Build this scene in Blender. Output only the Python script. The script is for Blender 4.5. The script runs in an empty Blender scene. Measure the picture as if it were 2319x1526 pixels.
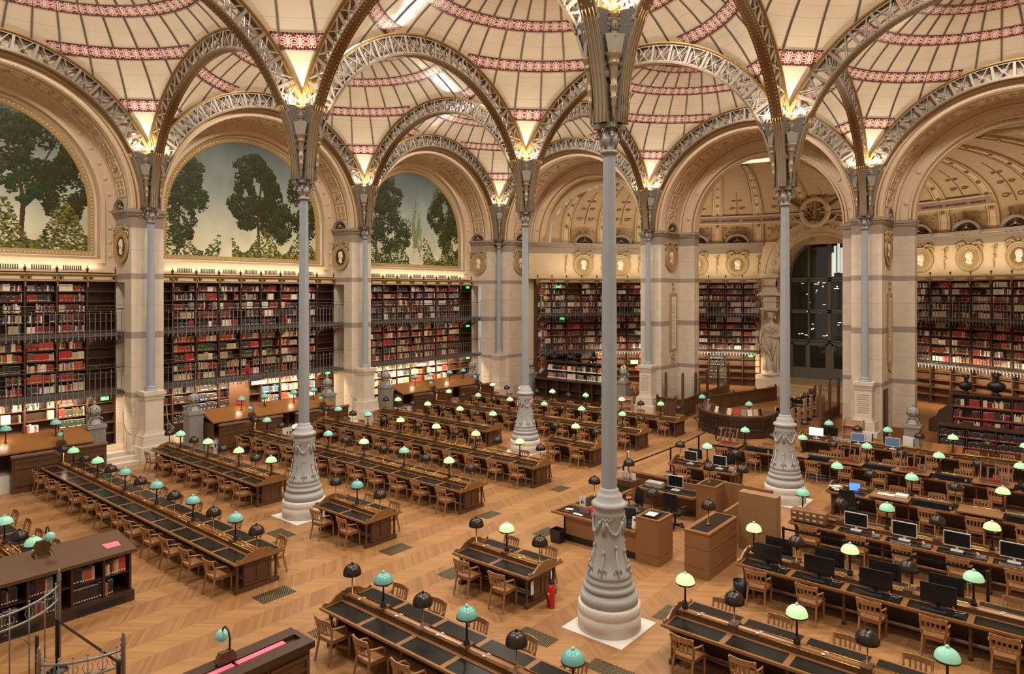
import bpy, math, random
import numpy as np
from mathutils import Vector, Matrix
random.seed(7); rng = np.random.default_rng(7)
SC = bpy.context.scene
COL = SC.collection
PI = math.pi
W_, H_ = 2319, 1526
S = 11.2                                   # column grid
FPX, YAW = 1545.7, 0.6927
CAM = Vector((30.015, -34.786, 7.034))
# ---------------- camera, world, exposure, main lights
cd = bpy.data.cameras.new('camera'); cam = bpy.data.objects.new('camera', cd); COL.objects.link(cam)
cam.location = CAM; cam.rotation_euler = (PI/2, 0, YAW)
cd.sensor_width = 36; cd.lens = FPX/W_*36; cd.shift_y = -(763-661.35)/W_; cd.clip_end = 200
SC.camera = cam
SC.view_settings.view_transform = 'Standard'; SC.view_settings.look = 'None'
SC.view_settings.gamma = 1; SC.view_settings.use_curve_mapping = False
SC.view_settings.exposure = .8
wd = bpy.data.worlds.new('world'); SC.world = wd; wd.use_nodes = True
wd.node_tree.nodes['Background'].inputs[0].default_value = (1, .88, .74, 1)
wd.node_tree.nodes['Background'].inputs[1].default_value = 0.25
def light(kind, name, loc, energy, color=(1, .80, .56), rot=(0, 0, 0), **k):
    l = bpy.data.lights.new(name, kind); l.energy = energy; l.color = color
    for a, b in k.items(): setattr(l, a, b)
    o = bpy.data.objects.new(name, l); COL.objects.link(o); o.location = loc; o.rotation_euler = rot
    return o
WARM = (1, .80, .56)
for i in range(3):                          # daylight and lamps behind the glass eye at the top of every dome
    for j in range(3):
        light('AREA', 'dome_eye_light', (S*(i+.5), -S*(j+.5), 18.2), 640, (1, .93, .82), shape='DISK', size=2.6)
for i in range(4):                          # uplights hidden in the iron sheaf above every capital
    for j in range(4):
        for a, b in ((1, 1), (1, -1), (-1, 1), (-1, -1)):
            x, y = S*i+a*.37, -S*j+b*.37
            if x < 0 or x > 33.6 or y > 0 or y < -33.6: continue
            light('SPOT', 'sheaf_uplight', (x, y, 12.76), 150, (1, .91, .76), (PI, 0, 0), spot_size=2.9, spot_blend=.5, shadow_soft_size=.06)
for k in range(3):                          # strip lamps under the lower gallery and above the bookcase cornice of the left wall
    yc = -S*(k+.5)
    light('AREA', 'gallery_strip_light', (-1.25, yc, 2.62), 190, WARM, (0, .6, 0), shape='RECTANGLE', size=.1, size_y=9)
    light('AREA', 'gallery_strip_light', (-1.15, yc, 5.02), 16, WARM, (0, .6, 0), shape='RECTANGLE', size=.1, size_y=9)
    light('AREA', 'cornice_strip_light', (-1.72, yc, 8.0), 22, (1, .9, .72), (0, PI-.25, 0), shape='RECTANGLE', size=.08, size_y=8.5)
AX, AY, AR = 17.4, -4.2, 17.2               # the curved end wall: centre and radius
def apse(ph, r): return AX+r*math.sin(ph), AY+r*math.cos(ph)
for d in (-50, -40, -30, -20, 22, 31, 40, 49):
    p = math.radians(d); x, y = apse(p, AR-1.3)
    light('AREA', 'gallery_strip_light', (x, y, 2.75), 50, WARM, (0.6, 0, -p), shape='RECTANGLE', size=2.6, size_y=.1)
    x, y = apse(p, AR-.42)
    light('AREA', 'gallery_lamp_light', (x, y, 3.06), 9, WARM, (PI/2+.2, 0, -p), shape='RECTANGLE', size=2.4, size_y=.08)
for d in (-60, -52, -44, -36, -28, -20, 14, 22, 30, 38, 46):           # uplights on top of the curved bookcases
    p = math.radians(d); x, y = apse(p, AR-1.5)
    light('AREA', 'apse_uplight', (x, y, 8.0), 30, (1, .86, .68), (PI-.12, 0, -p), shape='RECTANGLE', size=2.2, size_y=.4)
for d in (-24, -12, 0, 12, 24):
    p = math.radians(d); x, y = apse(p, 8.0)
    light('AREA', 'apse_cove_light', (x, y, 14.75), 60, WARM, (PI, 0, -p), shape='RECTANGLE', size=3, size_y=.3)
light('AREA', 'apse_fill_light', (17, 6.8, 15.6), 3600, (1, .88, .70), shape='DISK', size=5)  # added fill without a fixture, brightens the whole apse

# ---------------- helpers
class MB:
    def __init__(s): s.v = []; s.f = []; s.m = []; s.s = []; s.uv = None; s.c = None
    def q(s, *p, m=0, sm=False):
        n = len(s.v); s.v.extend(tuple(a) for a in p); s.f.append(tuple(range(n, n+len(p)))); s.m.append(m); s.s.append(sm)
    def box(s, x0, x1, y0, y1, z0, z1, m=0):
        n = len(s.v)
        s.v.extend(((x0,y0,z0),(x1,y0,z0),(x1,y1,z0),(x0,y1,z0),(x0,y0,z1),(x1,y0,z1),(x1,y1,z1),(x0,y1,z1)))
        for f in ((3,2,1,0),(4,5,6,7),(0,1,5,4),(1,2,6,5),(2,3,7,6),(3,0,4,7)):
            s.f.append(tuple(n+i for i in f)); s.m.append(m); s.s.append(False)
        return s
    def cb(s, cx, cy, cz, sx, sy, sz, rz=0, m=0, T=None):
        n = len(s.v); c, d = math.cos(rz), math.sin(rz)
        for z in (-.5, .5):
            for x, y in ((-.5,-.5),(.5,-.5),(.5,.5),(-.5,.5)):
                p = (cx+x*sx*c-y*sy*d, cy+x*sx*d+y*sy*c, cz+z*sz)
                s.v.append(T(*p) if T else p)
        for f in ((3,2,1,0),(4,5,6,7),(0,1,5,4),(1,2,6,5),(2,3,7,6),(3,0,4,7)):
            s.f.append(tuple(n+i for i in f)); s.m.append(m); s.s.append(False)
        return s
    def bar(s, p, q, w, h=None, up=(0, 0, 1), m=0, w2=None, h2=None):
        p, q = Vector(p), Vector(q); d = (q-p)
        if d.length < 1e-6: return s
        d.normalize(); u = Vector(up); a = d.cross(u)
        if a.length < 1e-4: a = d.cross(Vector((1, 0, 0)))
        a.normalize(); b = a.cross(d); h = h or w; n = len(s.v)
        for pt, ww, hh in ((p, w, h), (q, w2 or w, h2 or h)):
            for i, j in ((-.5,-.5),(.5,-.5),(.5,.5),(-.5,.5)):
                s.v.append(tuple(pt+a*ww*i+b*hh*j))
        for f in ((3,2,1,0),(4,5,6,7),(0,1,5,4),(1,2,6,5),(2,3,7,6),(3,0,4,7)):
            s.f.append(tuple(n+i for i in f)); s.m.append(m); s.s.append(False)
        return s
    def tube(s, pts, r, n=6, m=0, r2=None):
        pts = [Vector(p) for p in pts]; k0 = len(s.v); L = len(pts)
        for i, p in enumerate(pts):
            d = (pts[min(i+1, L-1)]-pts[max(i-1, 0)]).normalized()
            a = d.cross(Vector((0, 0, 1)))
            if a.length < .05: a = d.cross(Vector((1, 0, 0)))
            a.normalize(); b = a.cross(d); rr = r if r2 is None else r+(r2-r)*i/(L-1)
            for k in range(n):
                t = 2*PI*k/n; s.v.append(tuple(p+a*rr*math.cos(t)+b*rr*math.sin(t)))
        for i in range(L-1):
            for k in range(n):
                a, b = k0+i*n+k, k0+i*n+(k+1) % n
                s.f.append((a, b, b+n, a+n)); s.m.append(m); s.s.append(True)
        s.f.append(tuple(k0+k for k in range(n))[::-1]); s.m.append(m); s.s.append(False)
        s.f.append(tuple(k0+(L-1)*n+k for k in range(n))); s.m.append(m); s.s.append(False)
        return s
    def lathe(s, prof, n=20, cx=0, cy=0, cz=0, m=0, sq=False, T=None, amp=None, flat=False):
        k0 = len(s.v); L = len(prof)
        for r, z in prof:
            for k in range(n):
                t = 2*PI*(k+(.5 if sq else 0))/n; rr = r/math.cos(PI/n) if sq else r
                if amp: rr *= amp(k, z)
                p = (cx+rr*math.cos(t), cy+rr*math.sin(t), cz+z); s.v.append(T(*p) if T else p)
        for i in range(L-1):
            for k in range(n):
                a, b = k0+i*n+k, k0+i*n+(k+1) % n
                s.f.append((a, b, b+n, a+n)); s.m.append(m); s.s.append(n > 8 and not flat)
        s.f.append(tuple(k0+k for k in range(n))[::-1]); s.m.append(m); s.s.append(False)
        s.f.append(tuple(k0+(L-1)*n+k for k in range(n))); s.m.append(m); s.s.append(False)
        return s
    def ball(s, c, r, n=10, k=6, m=0, sc=(1, 1, 1), T=None):
        prof = [(max(1e-3, math.sin(PI*i/k)), -math.cos(PI*i/k)) for i in range(k+1)]
        def TT(x, y, z):
            p = (c[0]+x*r*sc[0], c[1]+y*r*sc[1], c[2]+z*r*sc[2]); return T(*p) if T else p
        return s.lathe(prof, n, m=m, T=TT)
    def prism(s, poly, fn, a, b, m=0, caps=True):
        n = len(s.v); L = len(poly)
        for t in (a, b):
            for p in poly: s.v.append(tuple(fn(p[0], p[1], t)))
        for i in range(L):
            j = (i+1) % L; s.f.append((n+i, n+j, n+L+j, n+L+i)); s.m.append(m); s.s.append(False)
        if caps:
            s.f.append(tuple(n+i for i in range(L))[::-1]); s.m.append(m); s.s.append(False)
            s.f.append(tuple(n+L+i for i in range(L))); s.m.append(m); s.s.append(False)
        return s
    def strip(s, A, B, m=0, sm=False, close=False):
        L = len(A)
        for i in range(L if close else L-1):
            j = (i+1) % L; s.q(A[i], A[j], B[j], B[i], m=m, sm=sm)
        return s
    def add(s, o, T=None, m=None):
        n = len(s.v); s.v.extend(T(*p) if T else p for p in o.v)
        s.f.extend(tuple(i+n for i in f) for f in o.f); s.m.extend(o.m if m is None else [m]*len(o.f)); s.s.extend(o.s); return s
    def mesh(s, name, mats, off=(0, 0, 0)):
        me = bpy.data.meshes.new(name)
        V = np.array(s.v, dtype=float)-np.array(off)
        me.from_pydata(V.tolist(), [], s.f)
        for mm in (mats if isinstance(mats, (list, tuple)) else [mats]): me.materials.append(mm)
        me.polygons.foreach_set('material_index', s.m); me.polygons.foreach_set('use_smooth', s.s)
        me.update(); return me
    def build(s, name, mats, parent=None, world=False):
        """one mesh object; as a part (parent given) or as a top-level object whose origin sits at its base"""
        if parent is None:
            V = np.array(s.v); lo, hi = V.min(0), V.max(0); off = ((lo[0]+hi[0])/2, (lo[1]+hi[1])/2, lo[2])
        else: off = wloc(parent) if world else (0, 0, 0)
        o = bpy.data.objects.new(name, s.mesh(name, mats, off)); COL.objects.link(o)
        if parent is None: o.location = off
        else: o.parent = parent
        return o
def wloc(o):
    p = Vector((0, 0, 0))
    while o is not None: p += o.location; o = o.parent
    return p
def tag(o, label, cat, group=None):
    if len(label.split()) > 16 or len(label.split()) < 4: print('LABEL', len(label.split()), label)
    o['label'] = label; o['category'] = cat
    if group: o['group'] = group
    return o
def thing(name, label, cat, loc=(0, 0, 0), rz=0, group=None):
    o = bpy.data.objects.new(name, None); COL.objects.link(o); o.location = loc; o.rotation_euler = (0, 0, rz)
    o.empty_display_size = .1
    return tag(o, label, cat, group)
def struct(o): o['kind'] = 'structure'; return o
KIDS = {}
def dup(root, loc, rz, label, group=None):
    kids = KIDS.get(root.name)
    if kids is None: kids = KIDS[root.name] = [(c, list(c.children)) for c in root.children]
    r = root.copy(); COL.objects.link(r); r.location = loc; r.rotation_euler = (0, 0, rz); tag(r, label, root['category'])
    if group: r['group'] = group
    for c, gs in kids:
        d = c.copy(); COL.objects.link(d); d.parent = r
        for g in gs:
            e = g.copy(); COL.objects.link(e); e.parent = d
    return r
def proj(x, y, z):
    c, s = math.cos(YAW), math.sin(YAW); dx, dy = x-CAM.x, y-CAM.y; d = -dx*s+dy*c
    if d < .3: return None
    return W_/2+FPX*(dx*c+dy*s)/d, 661.35-FPX*(z-CAM.z)/d, d
def vis(x, y, z, mg=40):
    p = proj(x, y, z)
    return p is not None and -mg < p[0] < W_+mg and -mg < p[1] < H_+mg
ORD = ['first','second','third','fourth','fifth','sixth','seventh','eighth','ninth','tenth','eleventh','twelfth','thirteenth','fourteenth','fifteenth','sixteenth','seventeenth','eighteenth','nineteenth','twentieth']
def nth(i):
    if i < 20: return ORD[i]
    i += 1; t = ['', '', 'twenty', 'thirty', 'forty', 'fifty', 'sixty', 'seventy', 'eighty', 'ninety'][i//10 % 10]
    return t+'-'+ORD[i % 10-1] if i % 10 else t[:-1]+'ieth'
SHARE = {}
def shared(key, mk):
    if key not in SHARE: SHARE[key] = mk()
    return SHARE[key]
def part(name, me, parent, loc=(0, 0, 0), rz=0):
    o = bpy.data.objects.new(name, me); COL.objects.link(o); o.parent = parent; o.location = loc; o.rotation_euler = (0, 0, rz); return o

# ---------------- materials
def nmat(name):
    m = bpy.data.materials.new(name); m.use_nodes = True; nt = m.node_tree
    return m, nt, nt.nodes['Principled BSDF']
def nd(nt, typ, **k):
    n = nt.nodes.new(typ)
    for a, b in k.items():
        if a.startswith('i_'):
            key = a[2:]; key = int(key) if key.isdigit() else key
            if hasattr(b, 'links') or isinstance(b, bpy.types.NodeSocket): nt.links.new(b, n.inputs[key])
            else: n.inputs[key].default_value = b
        else: setattr(n, a, b)
    return n
def mth(nt, op, a, b=0, c=0):
    n = nt.nodes.new('ShaderNodeMath'); n.operation = op
    for i, x in enumerate((a, b, c)):
        if isinstance(x, bpy.types.NodeSocket): nt.links.new(x, n.inputs[i])
        elif i < len(n.inputs): n.inputs[i].default_value = x
    return n.outputs[0]
def mixc(nt, f, a, b):
    n = nt.nodes.new('ShaderNodeMix'); n.data_type = 'RGBA'
    for i, x in ((0, f), (6, a), (7, b)):
        if isinstance(x, bpy.types.NodeSocket): nt.links.new(x, n.inputs[i])
        else: n.inputs[i].default_value = x if i == 0 else (*x, 1) if len(x) == 3 else x
    return n.outputs[2]
def srgb(h):
    h = h.lstrip('#'); c = [int(h[i:i+2], 16)/255 for i in (0, 2, 4)]
    return tuple(x/12.92 if x <= .04045 else ((x+.055)/1.055)**2.4 for x in c)
def M(name, col, rough=.6, metal=0, var=.12, scale=6, stretch=None, bump=0, spec=.5, attr=None, objcol=False):
    m, nt, b = nmat(name)
    b.inputs['Roughness'].default_value = rough; b.inputs['Metallic'].default_value = metal
    b.inputs['Specular IOR Level'].default_value = spec
    tc = nd(nt, 'ShaderNodeTexCoord'); src = tc.outputs['Object']
    if stretch: src = nd(nt, 'ShaderNodeMapping', i_Vector=src, i_Scale=stretch).outputs[0]
    nz = nd(nt, 'ShaderNodeTexNoise', i_Vector=src, i_Scale=scale, i_Detail=4)
    base = (*col, 1) if col else None
    if attr: base = nd(nt, 'ShaderNodeAttribute', attribute_name=attr).outputs['Color']
    if objcol: base = nd(nt, 'ShaderNodeObjectInfo').outputs['Color']
    f = mth(nt, 'MULTIPLY_ADD', nz.outputs['Fac'], 2*var, 1-var)
    mx = nd(nt, 'ShaderNodeMix', data_type='RGBA', blend_type='MULTIPLY'); mx.inputs[0].default_value = 1
    if isinstance(base, tuple): mx.inputs[6].default_value = base
    else: nt.links.new(base, mx.inputs[6])
    cb = nd(nt, 'ShaderNodeCombineColor', i_Red=f, i_Green=f, i_Blue=f); nt.links.new(cb.outputs[0], mx.inputs[7])
    nt.links.new(mx.outputs[2], b.inputs['Base Color'])
    if bump:
        bp = nd(nt, 'ShaderNodeBump', i_Strength=bump, i_Height=nz.outputs['Fac'], i_Distance=.02); nt.links.new(bp.outputs[0], b.inputs['Normal'])
    return m
def EM(name, col, st):
    m, nt, b = nmat(name); b.inputs['Base Color'].default_value = (*col, 1); b.inputs['Emission Color'].default_value = (*col, 1); b.inputs['Emission Strength'].default_value = st
    return m
stone = M('limestone', srgb('#cdbfae'), .75, var=.08, scale=3, bump=.08)
stone_white = M('white_stone', srgb('#d8d2c8'), .7, var=.07, scale=5)
paint = M('cream_paint', srgb('#d5bd9e'), .6, var=.07, scale=2)
apse_paint = M('ochre_plaster', srgb('#cdb48e'), .7, var=.1, scale=2.5)
apse_panel = M('painted_panel_plaster', srgb('#bc9f78'), .7, var=.14, scale=3)
mauve = M('mauve_inscription_paint', srgb('#9a7b6c'), .7)
gold = M('gilding', srgb('#b89a62'), .34, .7, var=.2, scale=9)
gold_paint = M('gold_paint', srgb('#ae9160'), .42, .2, var=.15, scale=7)
cast = M('grey_cast_iron_paint', srgb('#999ea3'), .5, var=.06, scale=4)
base_grey = M('pale_grey_cast_iron', srgb('#a9a8a6'), .55, var=.06, scale=4)
iron = M('iron_arch_paint', srgb('#8e8478'), .42, .25, var=.12, scale=6)
leafgrey = M('lead_grey_foliage_iron', srgb('#6d675f'), .55, .2, var=.25, scale=22, bump=.6)
oak = M('light_oak', srgb('#9c7048'), .42, var=.22, scale=7, stretch=(1, 8, 8))
oak_top = M('table_oak', srgb('#8d6238'), .3, var=.2, scale=5, stretch=(1, 9, 9))
dark_oak = M('dark_oak', srgb('#5a3d27'), .4, var=.25, scale=6, stretch=(6, 6, 1))
walnut = M('bookcase_walnut', srgb('#402818'), .45, var=.25, scale=5, stretch=(6, 6, 1))
shelf_wood = M('shelf_wood', srgb('#5a3a22'), .45, var=.2, scale=5)
back_wood = M('bookcase_back_board', srgb('#6b4c2e'), .6, var=.2, scale=4)
counter_oak = M('polished_counter_oak', srgb('#8a5a2c'), .28, var=.2, scale=4, stretch=(8, 1, 8))
desk_oak = M('desk_veneer', srgb('#8b6240'), .4, var=.12, scale=4, stretch=(1, 1, 6))
leather = M('black_leather', (.008, .008, .007), .26, var=.2, scale=30, spec=.3)
black = M('black_plastic', (.012, .012, .014), .35, var=.1)
dark_metal = M('dark_bronze', (.055, .042, .034), .28, .75, var=.2)
brass = M('brass', srgb('#b5873e'), .25, .9, var=.15)
steel = M('grey_steel_railing', srgb('#8b8782'), .4, .5, var=.1)
slab_grey = M('gallery_slab_grey', srgb('#4f4844'), .6, var=.1)
white = M('white_paper', srgb('#e8e4dc'), .6, var=.04)
red = M('red_enamel', srgb('#c1201c'), .3, var=.05)
pink = M('pink_paper', srgb('#e8708a'), .6, var=.05)
purple = M('purple_fabric', srgb('#5a1c55'), .7)
cart_wood = M('pinkish_beech_trolley', srgb('#b08a70'), .45, var=.08)
urn_grey = M('grey_urn_iron', srgb('#8f8a83'), .6, var=.08, scale=5)
bust_black = M('black_bronze_bust', (.012, .011, .01), .4, .3)
marble = M('statue_marble', srgb('#d9cdb8'), .55, var=.06, scale=4)
metal_door = M('grey_green_door_iron', srgb('#77736a'), .45, .3)
pierced_dark = M('shadowed_opening', (.01, .009, .008), .9)
screen_off = M('switched_off_screen', (.012, .013, .016), .15, var=.05)
bezel = M('white_monitor_bezel', srgb('#d8d4d0'), .4)
book_col = M('book_cover', None, .55, var=.12, scale=9, objcol=True)
books_many = M('book_spines', None, .55, var=.15, scale=12, attr='Col')
shadow_gap = M('dark_slot', (.015, .012, .01), .9)
carved = M('gilt_relief_plaster', srgb('#b39a6c'), .5, .15, var=.3, scale=14, bump=.8)
# ---------------- special materials
def floor_mat():
    m, nt, b = nmat('oak_chevron_parquet')
    p = nd(nt, 'ShaderNodeSeparateXYZ', i_Vector=nd(nt, 'ShaderNodeTexCoord').outputs['Object'])
    BW, PW = .62, .085
    u = mth(nt, 'DIVIDE', p.outputs[0], BW); k = mth(nt, 'FLOOR', u); fx = mth(nt, 'SUBTRACT', u, k)
    odd = mth(nt, 'MODULO', mth(nt, 'ADD', k, 1000), 2)
    sg = mth(nt, 'MULTIPLY_ADD', odd, -2, 1)
    sl = mth(nt, 'MULTIPLY', mth(nt, 'MULTIPLY', mth(nt, 'SUBTRACT', fx, .5), sg), BW*.75)
    t = mth(nt, 'DIVIDE', mth(nt, 'ADD', p.outputs[1], sl), PW); ti = mth(nt, 'FLOOR', t); tf = mth(nt, 'SUBTRACT', t, ti)
    wn = nd(nt, 'ShaderNodeTexWhiteNoise', noise_dimensions='2D', i_Vector=nd(nt, 'ShaderNodeCombineXYZ', i_X=k, i_Y=ti).outputs[0])
    big = nd(nt, 'ShaderNodeTexNoise', i_Vector=nd(nt, 'ShaderNodeTexCoord').outputs['Object'], i_Scale=.35)
    grain = nd(nt, 'ShaderNodeTexNoise', i_Vector=nd(nt, 'ShaderNodeCombineXYZ', i_X=mth(nt, 'MULTIPLY', p.outputs[0], 8), i_Y=mth(nt, 'MULTIPLY', t, 9)).outputs[0], i_Scale=1.0)
    f = mth(nt, 'ADD', mth(nt, 'MULTIPLY', wn.outputs[0], .34), mth(nt, 'MULTIPLY', odd, .24))
    f = mth(nt, 'ADD', f, mth(nt, 'MULTIPLY', mth(nt, 'ADD', grain.outputs[0], big.outputs[0]), .27))
    c = mixc(nt, f, srgb('#7a5233'), srgb('#b58655'))
    seam = mth(nt, 'LESS_THAN', tf, .05); es = mth(nt, 'LESS_THAN', fx, .012)
    c = mixc(nt, mth(nt, 'MULTIPLY', mth(nt, 'MAXIMUM', seam, es), .4), c, srgb('#4a2c16'))
    nt.links.new(c, b.inputs['Base Color']); b.inputs['Roughness'].default_value = .36
    return m
def dome_mat():
    m, nt, b = nmat('glazed_cream_tile')
    p = nd(nt, 'ShaderNodeSeparateXYZ', i_Vector=nd(nt, 'ShaderNodeTexCoord').outputs['Object'])
    el = mth(nt, 'MULTIPLY', mth(nt, 'ARCSINE', mth(nt, 'DIVIDE', p.outputs[2], DR)), 180/PI)
    line = None
    for e in (21.5, 26.0, 34.6, 38.6, 41.2, 50.5, 62.3):
        a = mth(nt, 'LESS_THAN', mth(nt, 'ABSOLUTE', mth(nt, 'SUBTRACT', el, e)), .06)
        line = a if line is None else mth(nt, 'MAXIMUM', line, a)
    nz = nd(nt, 'ShaderNodeTexNoise', i_Vector=nd(nt, 'ShaderNodeTexCoord').outputs['Object'], i_Scale=.9, i_Detail=5)
    c = mixc(nt, nz.outputs[0], srgb('#c6b396'), srgb('#ddceb6'))
    c = mixc(nt, mth(nt, 'MULTIPLY', line, .35), c, srgb('#8a6a48'))
    nt.links.new(c, b.inputs['Base Color']); b.inputs['Roughness'].default_value = .16
    n2 = nd(nt, 'ShaderNodeTexNoise', i_Vector=nd(nt, 'ShaderNodeTexCoord').outputs['Object'], i_Scale=1.6)
    bp = nd(nt, 'ShaderNodeBump', i_Strength=.25, i_Height=n2.outputs[0], i_Distance=.05); nt.links.new(bp.outputs[0], b.inputs['Normal'])
    return m
def band_mat(i, el0):
    m, nt, b = nmat('red_band_with_white_scrolls_%d' % i)
    p = nd(nt, 'ShaderNodeSeparateXYZ', i_Vector=nd(nt, 'ShaderNodeTexCoord').outputs['Object'])
    az = mth(nt, 'ARCTAN2', p.outputs[1], p.outputs[0])
    hyp = mth(nt, 'SQRT', mth(nt, 'ADD', mth(nt, 'MULTIPLY', p.outputs[0], p.outputs[0]), mth(nt, 'MULTIPLY', p.outputs[1], p.outputs[1])))
    el = mth(nt, 'MULTIPLY', mth(nt, 'ARCTAN2', p.outputs[2], hyp), 180/PI)
    n = round(2*PI*math.cos(math.radians(el0))*DR/.36)
    u = mth(nt, 'SUBTRACT', mth(nt, 'FRACT', mth(nt, 'MULTIPLY', mth(nt, 'ADD', az, 7), n/2/PI)), .5)
    v = mth(nt, 'DIVIDE', mth(nt, 'SUBTRACT', el, el0), 1.32); av = mth(nt, 'ABSOLUTE', v); au = mth(nt, 'ABSOLUTE', u)
    def ell(cx, cy, rx, ry):
        a = mth(nt, 'DIVIDE', mth(nt, 'SUBTRACT', au, cx), rx); c = mth(nt, 'DIVIDE', mth(nt, 'SUBTRACT', av, cy), ry)
        return mth(nt, 'SQRT', mth(nt, 'ADD', mth(nt, 'MULTIPLY', a, a), mth(nt, 'MULTIPLY', c, c)))
    def ring(e, r, w): return mth(nt, 'LESS_THAN', mth(nt, 'ABSOLUTE', mth(nt, 'SUBTRACT', e, r)), w)
    w = mth(nt, 'MAXIMUM', ring(ell(0, 0, .42, .56), 1, .17), ring(ell(0, 0, .40, .44), .6, .18))
    w = mth(nt, 'MAXIMUM', w, ring(ell(.33, .66, .12, .26), 1, .33))
    w = mth(nt, 'MAXIMUM', w, mth(nt, 'LESS_THAN', mth(nt, 'ABSOLUTE', mth(nt, 'SUBTRACT', mth(nt, 'SUBTRACT', .52, au), mth(nt, 'MULTIPLY', av, .13))), .05))
    w = mth(nt, 'MULTIPLY', w, mth(nt, 'LESS_THAN', av, .98))
    c = mixc(nt, w, srgb('#8c2c38'), srgb('#dfc9ba'))
    edge = mth(nt, 'GREATER_THAN', av, 1.06)
    dots = mth(nt, 'LESS_THAN', mth(nt, 'ABSOLUTE', mth(nt, 'SUBTRACT', mth(nt, 'FRACT', mth(nt, 'MULTIPLY', u, 3)), .5)), .22)
    c = mixc(nt, edge, c, mixc(nt, dots, srgb('#6b5350'), srgb('#2a1f1e')))
    nt.links.new(c, b.inputs['Base Color']); b.inputs['Roughness'].default_value = .22
    return m
def rivet_mat(name, base, rough=.4, metal=.3):
    m, nt, b = nmat(name)
    p = nd(nt, 'ShaderNodeSeparateXYZ', i_Vector=nd(nt, 'ShaderNodeTexCoord').outputs['Object'])
    th = mth(nt, 'ARCTAN2', p.outputs[2], p.outputs[0])
    u = mth(nt, 'SUBTRACT', mth(nt, 'FRACT', mth(nt, 'MULTIPLY', th, 5.6/.13)), .5)
    v = mth(nt, 'SUBTRACT', mth(nt, 'ABSOLUTE', p.outputs[1]), .115)
    d = mth(nt, 'SQRT', mth(nt, 'ADD', mth(nt, 'MULTIPLY', mth(nt, 'MULTIPLY', u, u), .0169), mth(nt, 'MULTIPLY', v, v)))
    f = mth(nt, 'LESS_THAN', d, .02)
    nt.links.new(mixc(nt, f, base, srgb('#e9c072')), b.inputs['Base Color'])
    b.inputs['Roughness'].default_value = rough; b.inputs['Metallic'].default_value = metal
    return m
def vcol_mat(name, rough):
    m, nt, b = nmat(name)
    nt.links.new(nd(nt, 'ShaderNodeAttribute', attribute_name='Col').outputs['Color'], b.inputs['Base Color'])
    b.inputs['Roughness'].default_value = rough; b.inputs['Specular IOR Level'].default_value = .3
    return m
def masonry_mat():
    m, nt, b = nmat('pier_limestone')
    tc = nd(nt, 'ShaderNodeTexCoord').outputs['Object']
    z = nd(nt, 'ShaderNodeSeparateXYZ', i_Vector=tc).outputs[2]
    nz = nd(nt, 'ShaderNodeTexNoise', i_Vector=tc, i_Scale=2.2, i_Detail=5)
    c = mixc(nt, nz.outputs[0], srgb('#bfae98'), srgb('#dccfbd'))
    g = None
    for a, d in ((9.73, 10.2), (7.58, 7.82), (5.09, 5.37), (2.62, 2.84)):
        t = mth(nt, 'MULTIPLY', mth(nt, 'GREATER_THAN', z, a), mth(nt, 'LESS_THAN', z, d)); g = t if g is None else mth(nt, 'MAXIMUM', g, t)
    n3 = nd(nt, 'ShaderNodeTexNoise', i_Vector=tc, i_Scale=18)
    c = mixc(nt, g, c, mixc(nt, n3.outputs[0], srgb('#8b7d72'), srgb('#a99a8c')))
    j = None
    for a in (.66, 1.35, 2.05, 3.9, 6.5, 8.8):
        t = mth(nt, 'LESS_THAN', mth(nt, 'ABSOLUTE', mth(nt, 'SUBTRACT', z, a)), .012); j = t if j is None else mth(nt, 'MAXIMUM', j, t)
    c = mixc(nt, mth(nt, 'MULTIPLY', j, .35), c, srgb('#7c6c5c'))
    nt.links.new(c, b.inputs['Base Color']); b.inputs['Roughness'].default_value = .7
    return m
DR, DZ = 8.24, 10.55
dome_tile = dome_mat(); pier_stone = masonry_mat()
BANDS = (30.0, 44.7, 57.0, 67.5)
band_mats = [band_mat(i, e) for i, e in enumerate(BANDS)]
flange_gold = rivet_mat('gilded_flange', srgb('#9a7434'), .35, .6)
flange_brown = rivet_mat('brown_flange_with_gilt_rivets', srgb('#6f5638'), .4, .4)

# ---------------- floor
fl = MB(); fl.q((-.6, -40, 0), (38, -40, 0), (38, 2.45, 0), (-.6, 2.45, 0)); fl = struct(fl.build('floor', floor_mat()))
stone_floor = M('worn_stone_floor', srgb('#b7a489'), .5, var=.1, scale=1.5)
fl2 = MB(); fl2.box(-2.6, -.42, -36, 1.2, -.02, .5); struct(fl2.build('floor', stone_floor))
oak_floor = M('plain_oak_floor', srgb('#8f6238'), .36, var=.2, scale=3, stretch=(1, 9, 1))
fl3 = MB(); fl3.box(-1, 34, 2.4, 16.5, -.02, .5); fl3.box(13.5, 20.1, .9, 2.4, -.02, .12); fl3.box(13.5, 20.1, 1.4, 2.4, .12, .25); fl3.box(13.5, 20.1, 1.9, 2.4, .25, .38)
struct(fl3.build('floor', oak_floor))
ms = MB()
for i in range(4): ms.box(14.3-.2*i*0, 19.3, 8.8+.8*i, 16, .5, .62+.13*i)
struct(ms.build('floor', M('banded_mosaic_threshold', srgb('#b59a73'), .5, var=.25, scale=3, stretch=(.2, 9, 1))))

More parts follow.
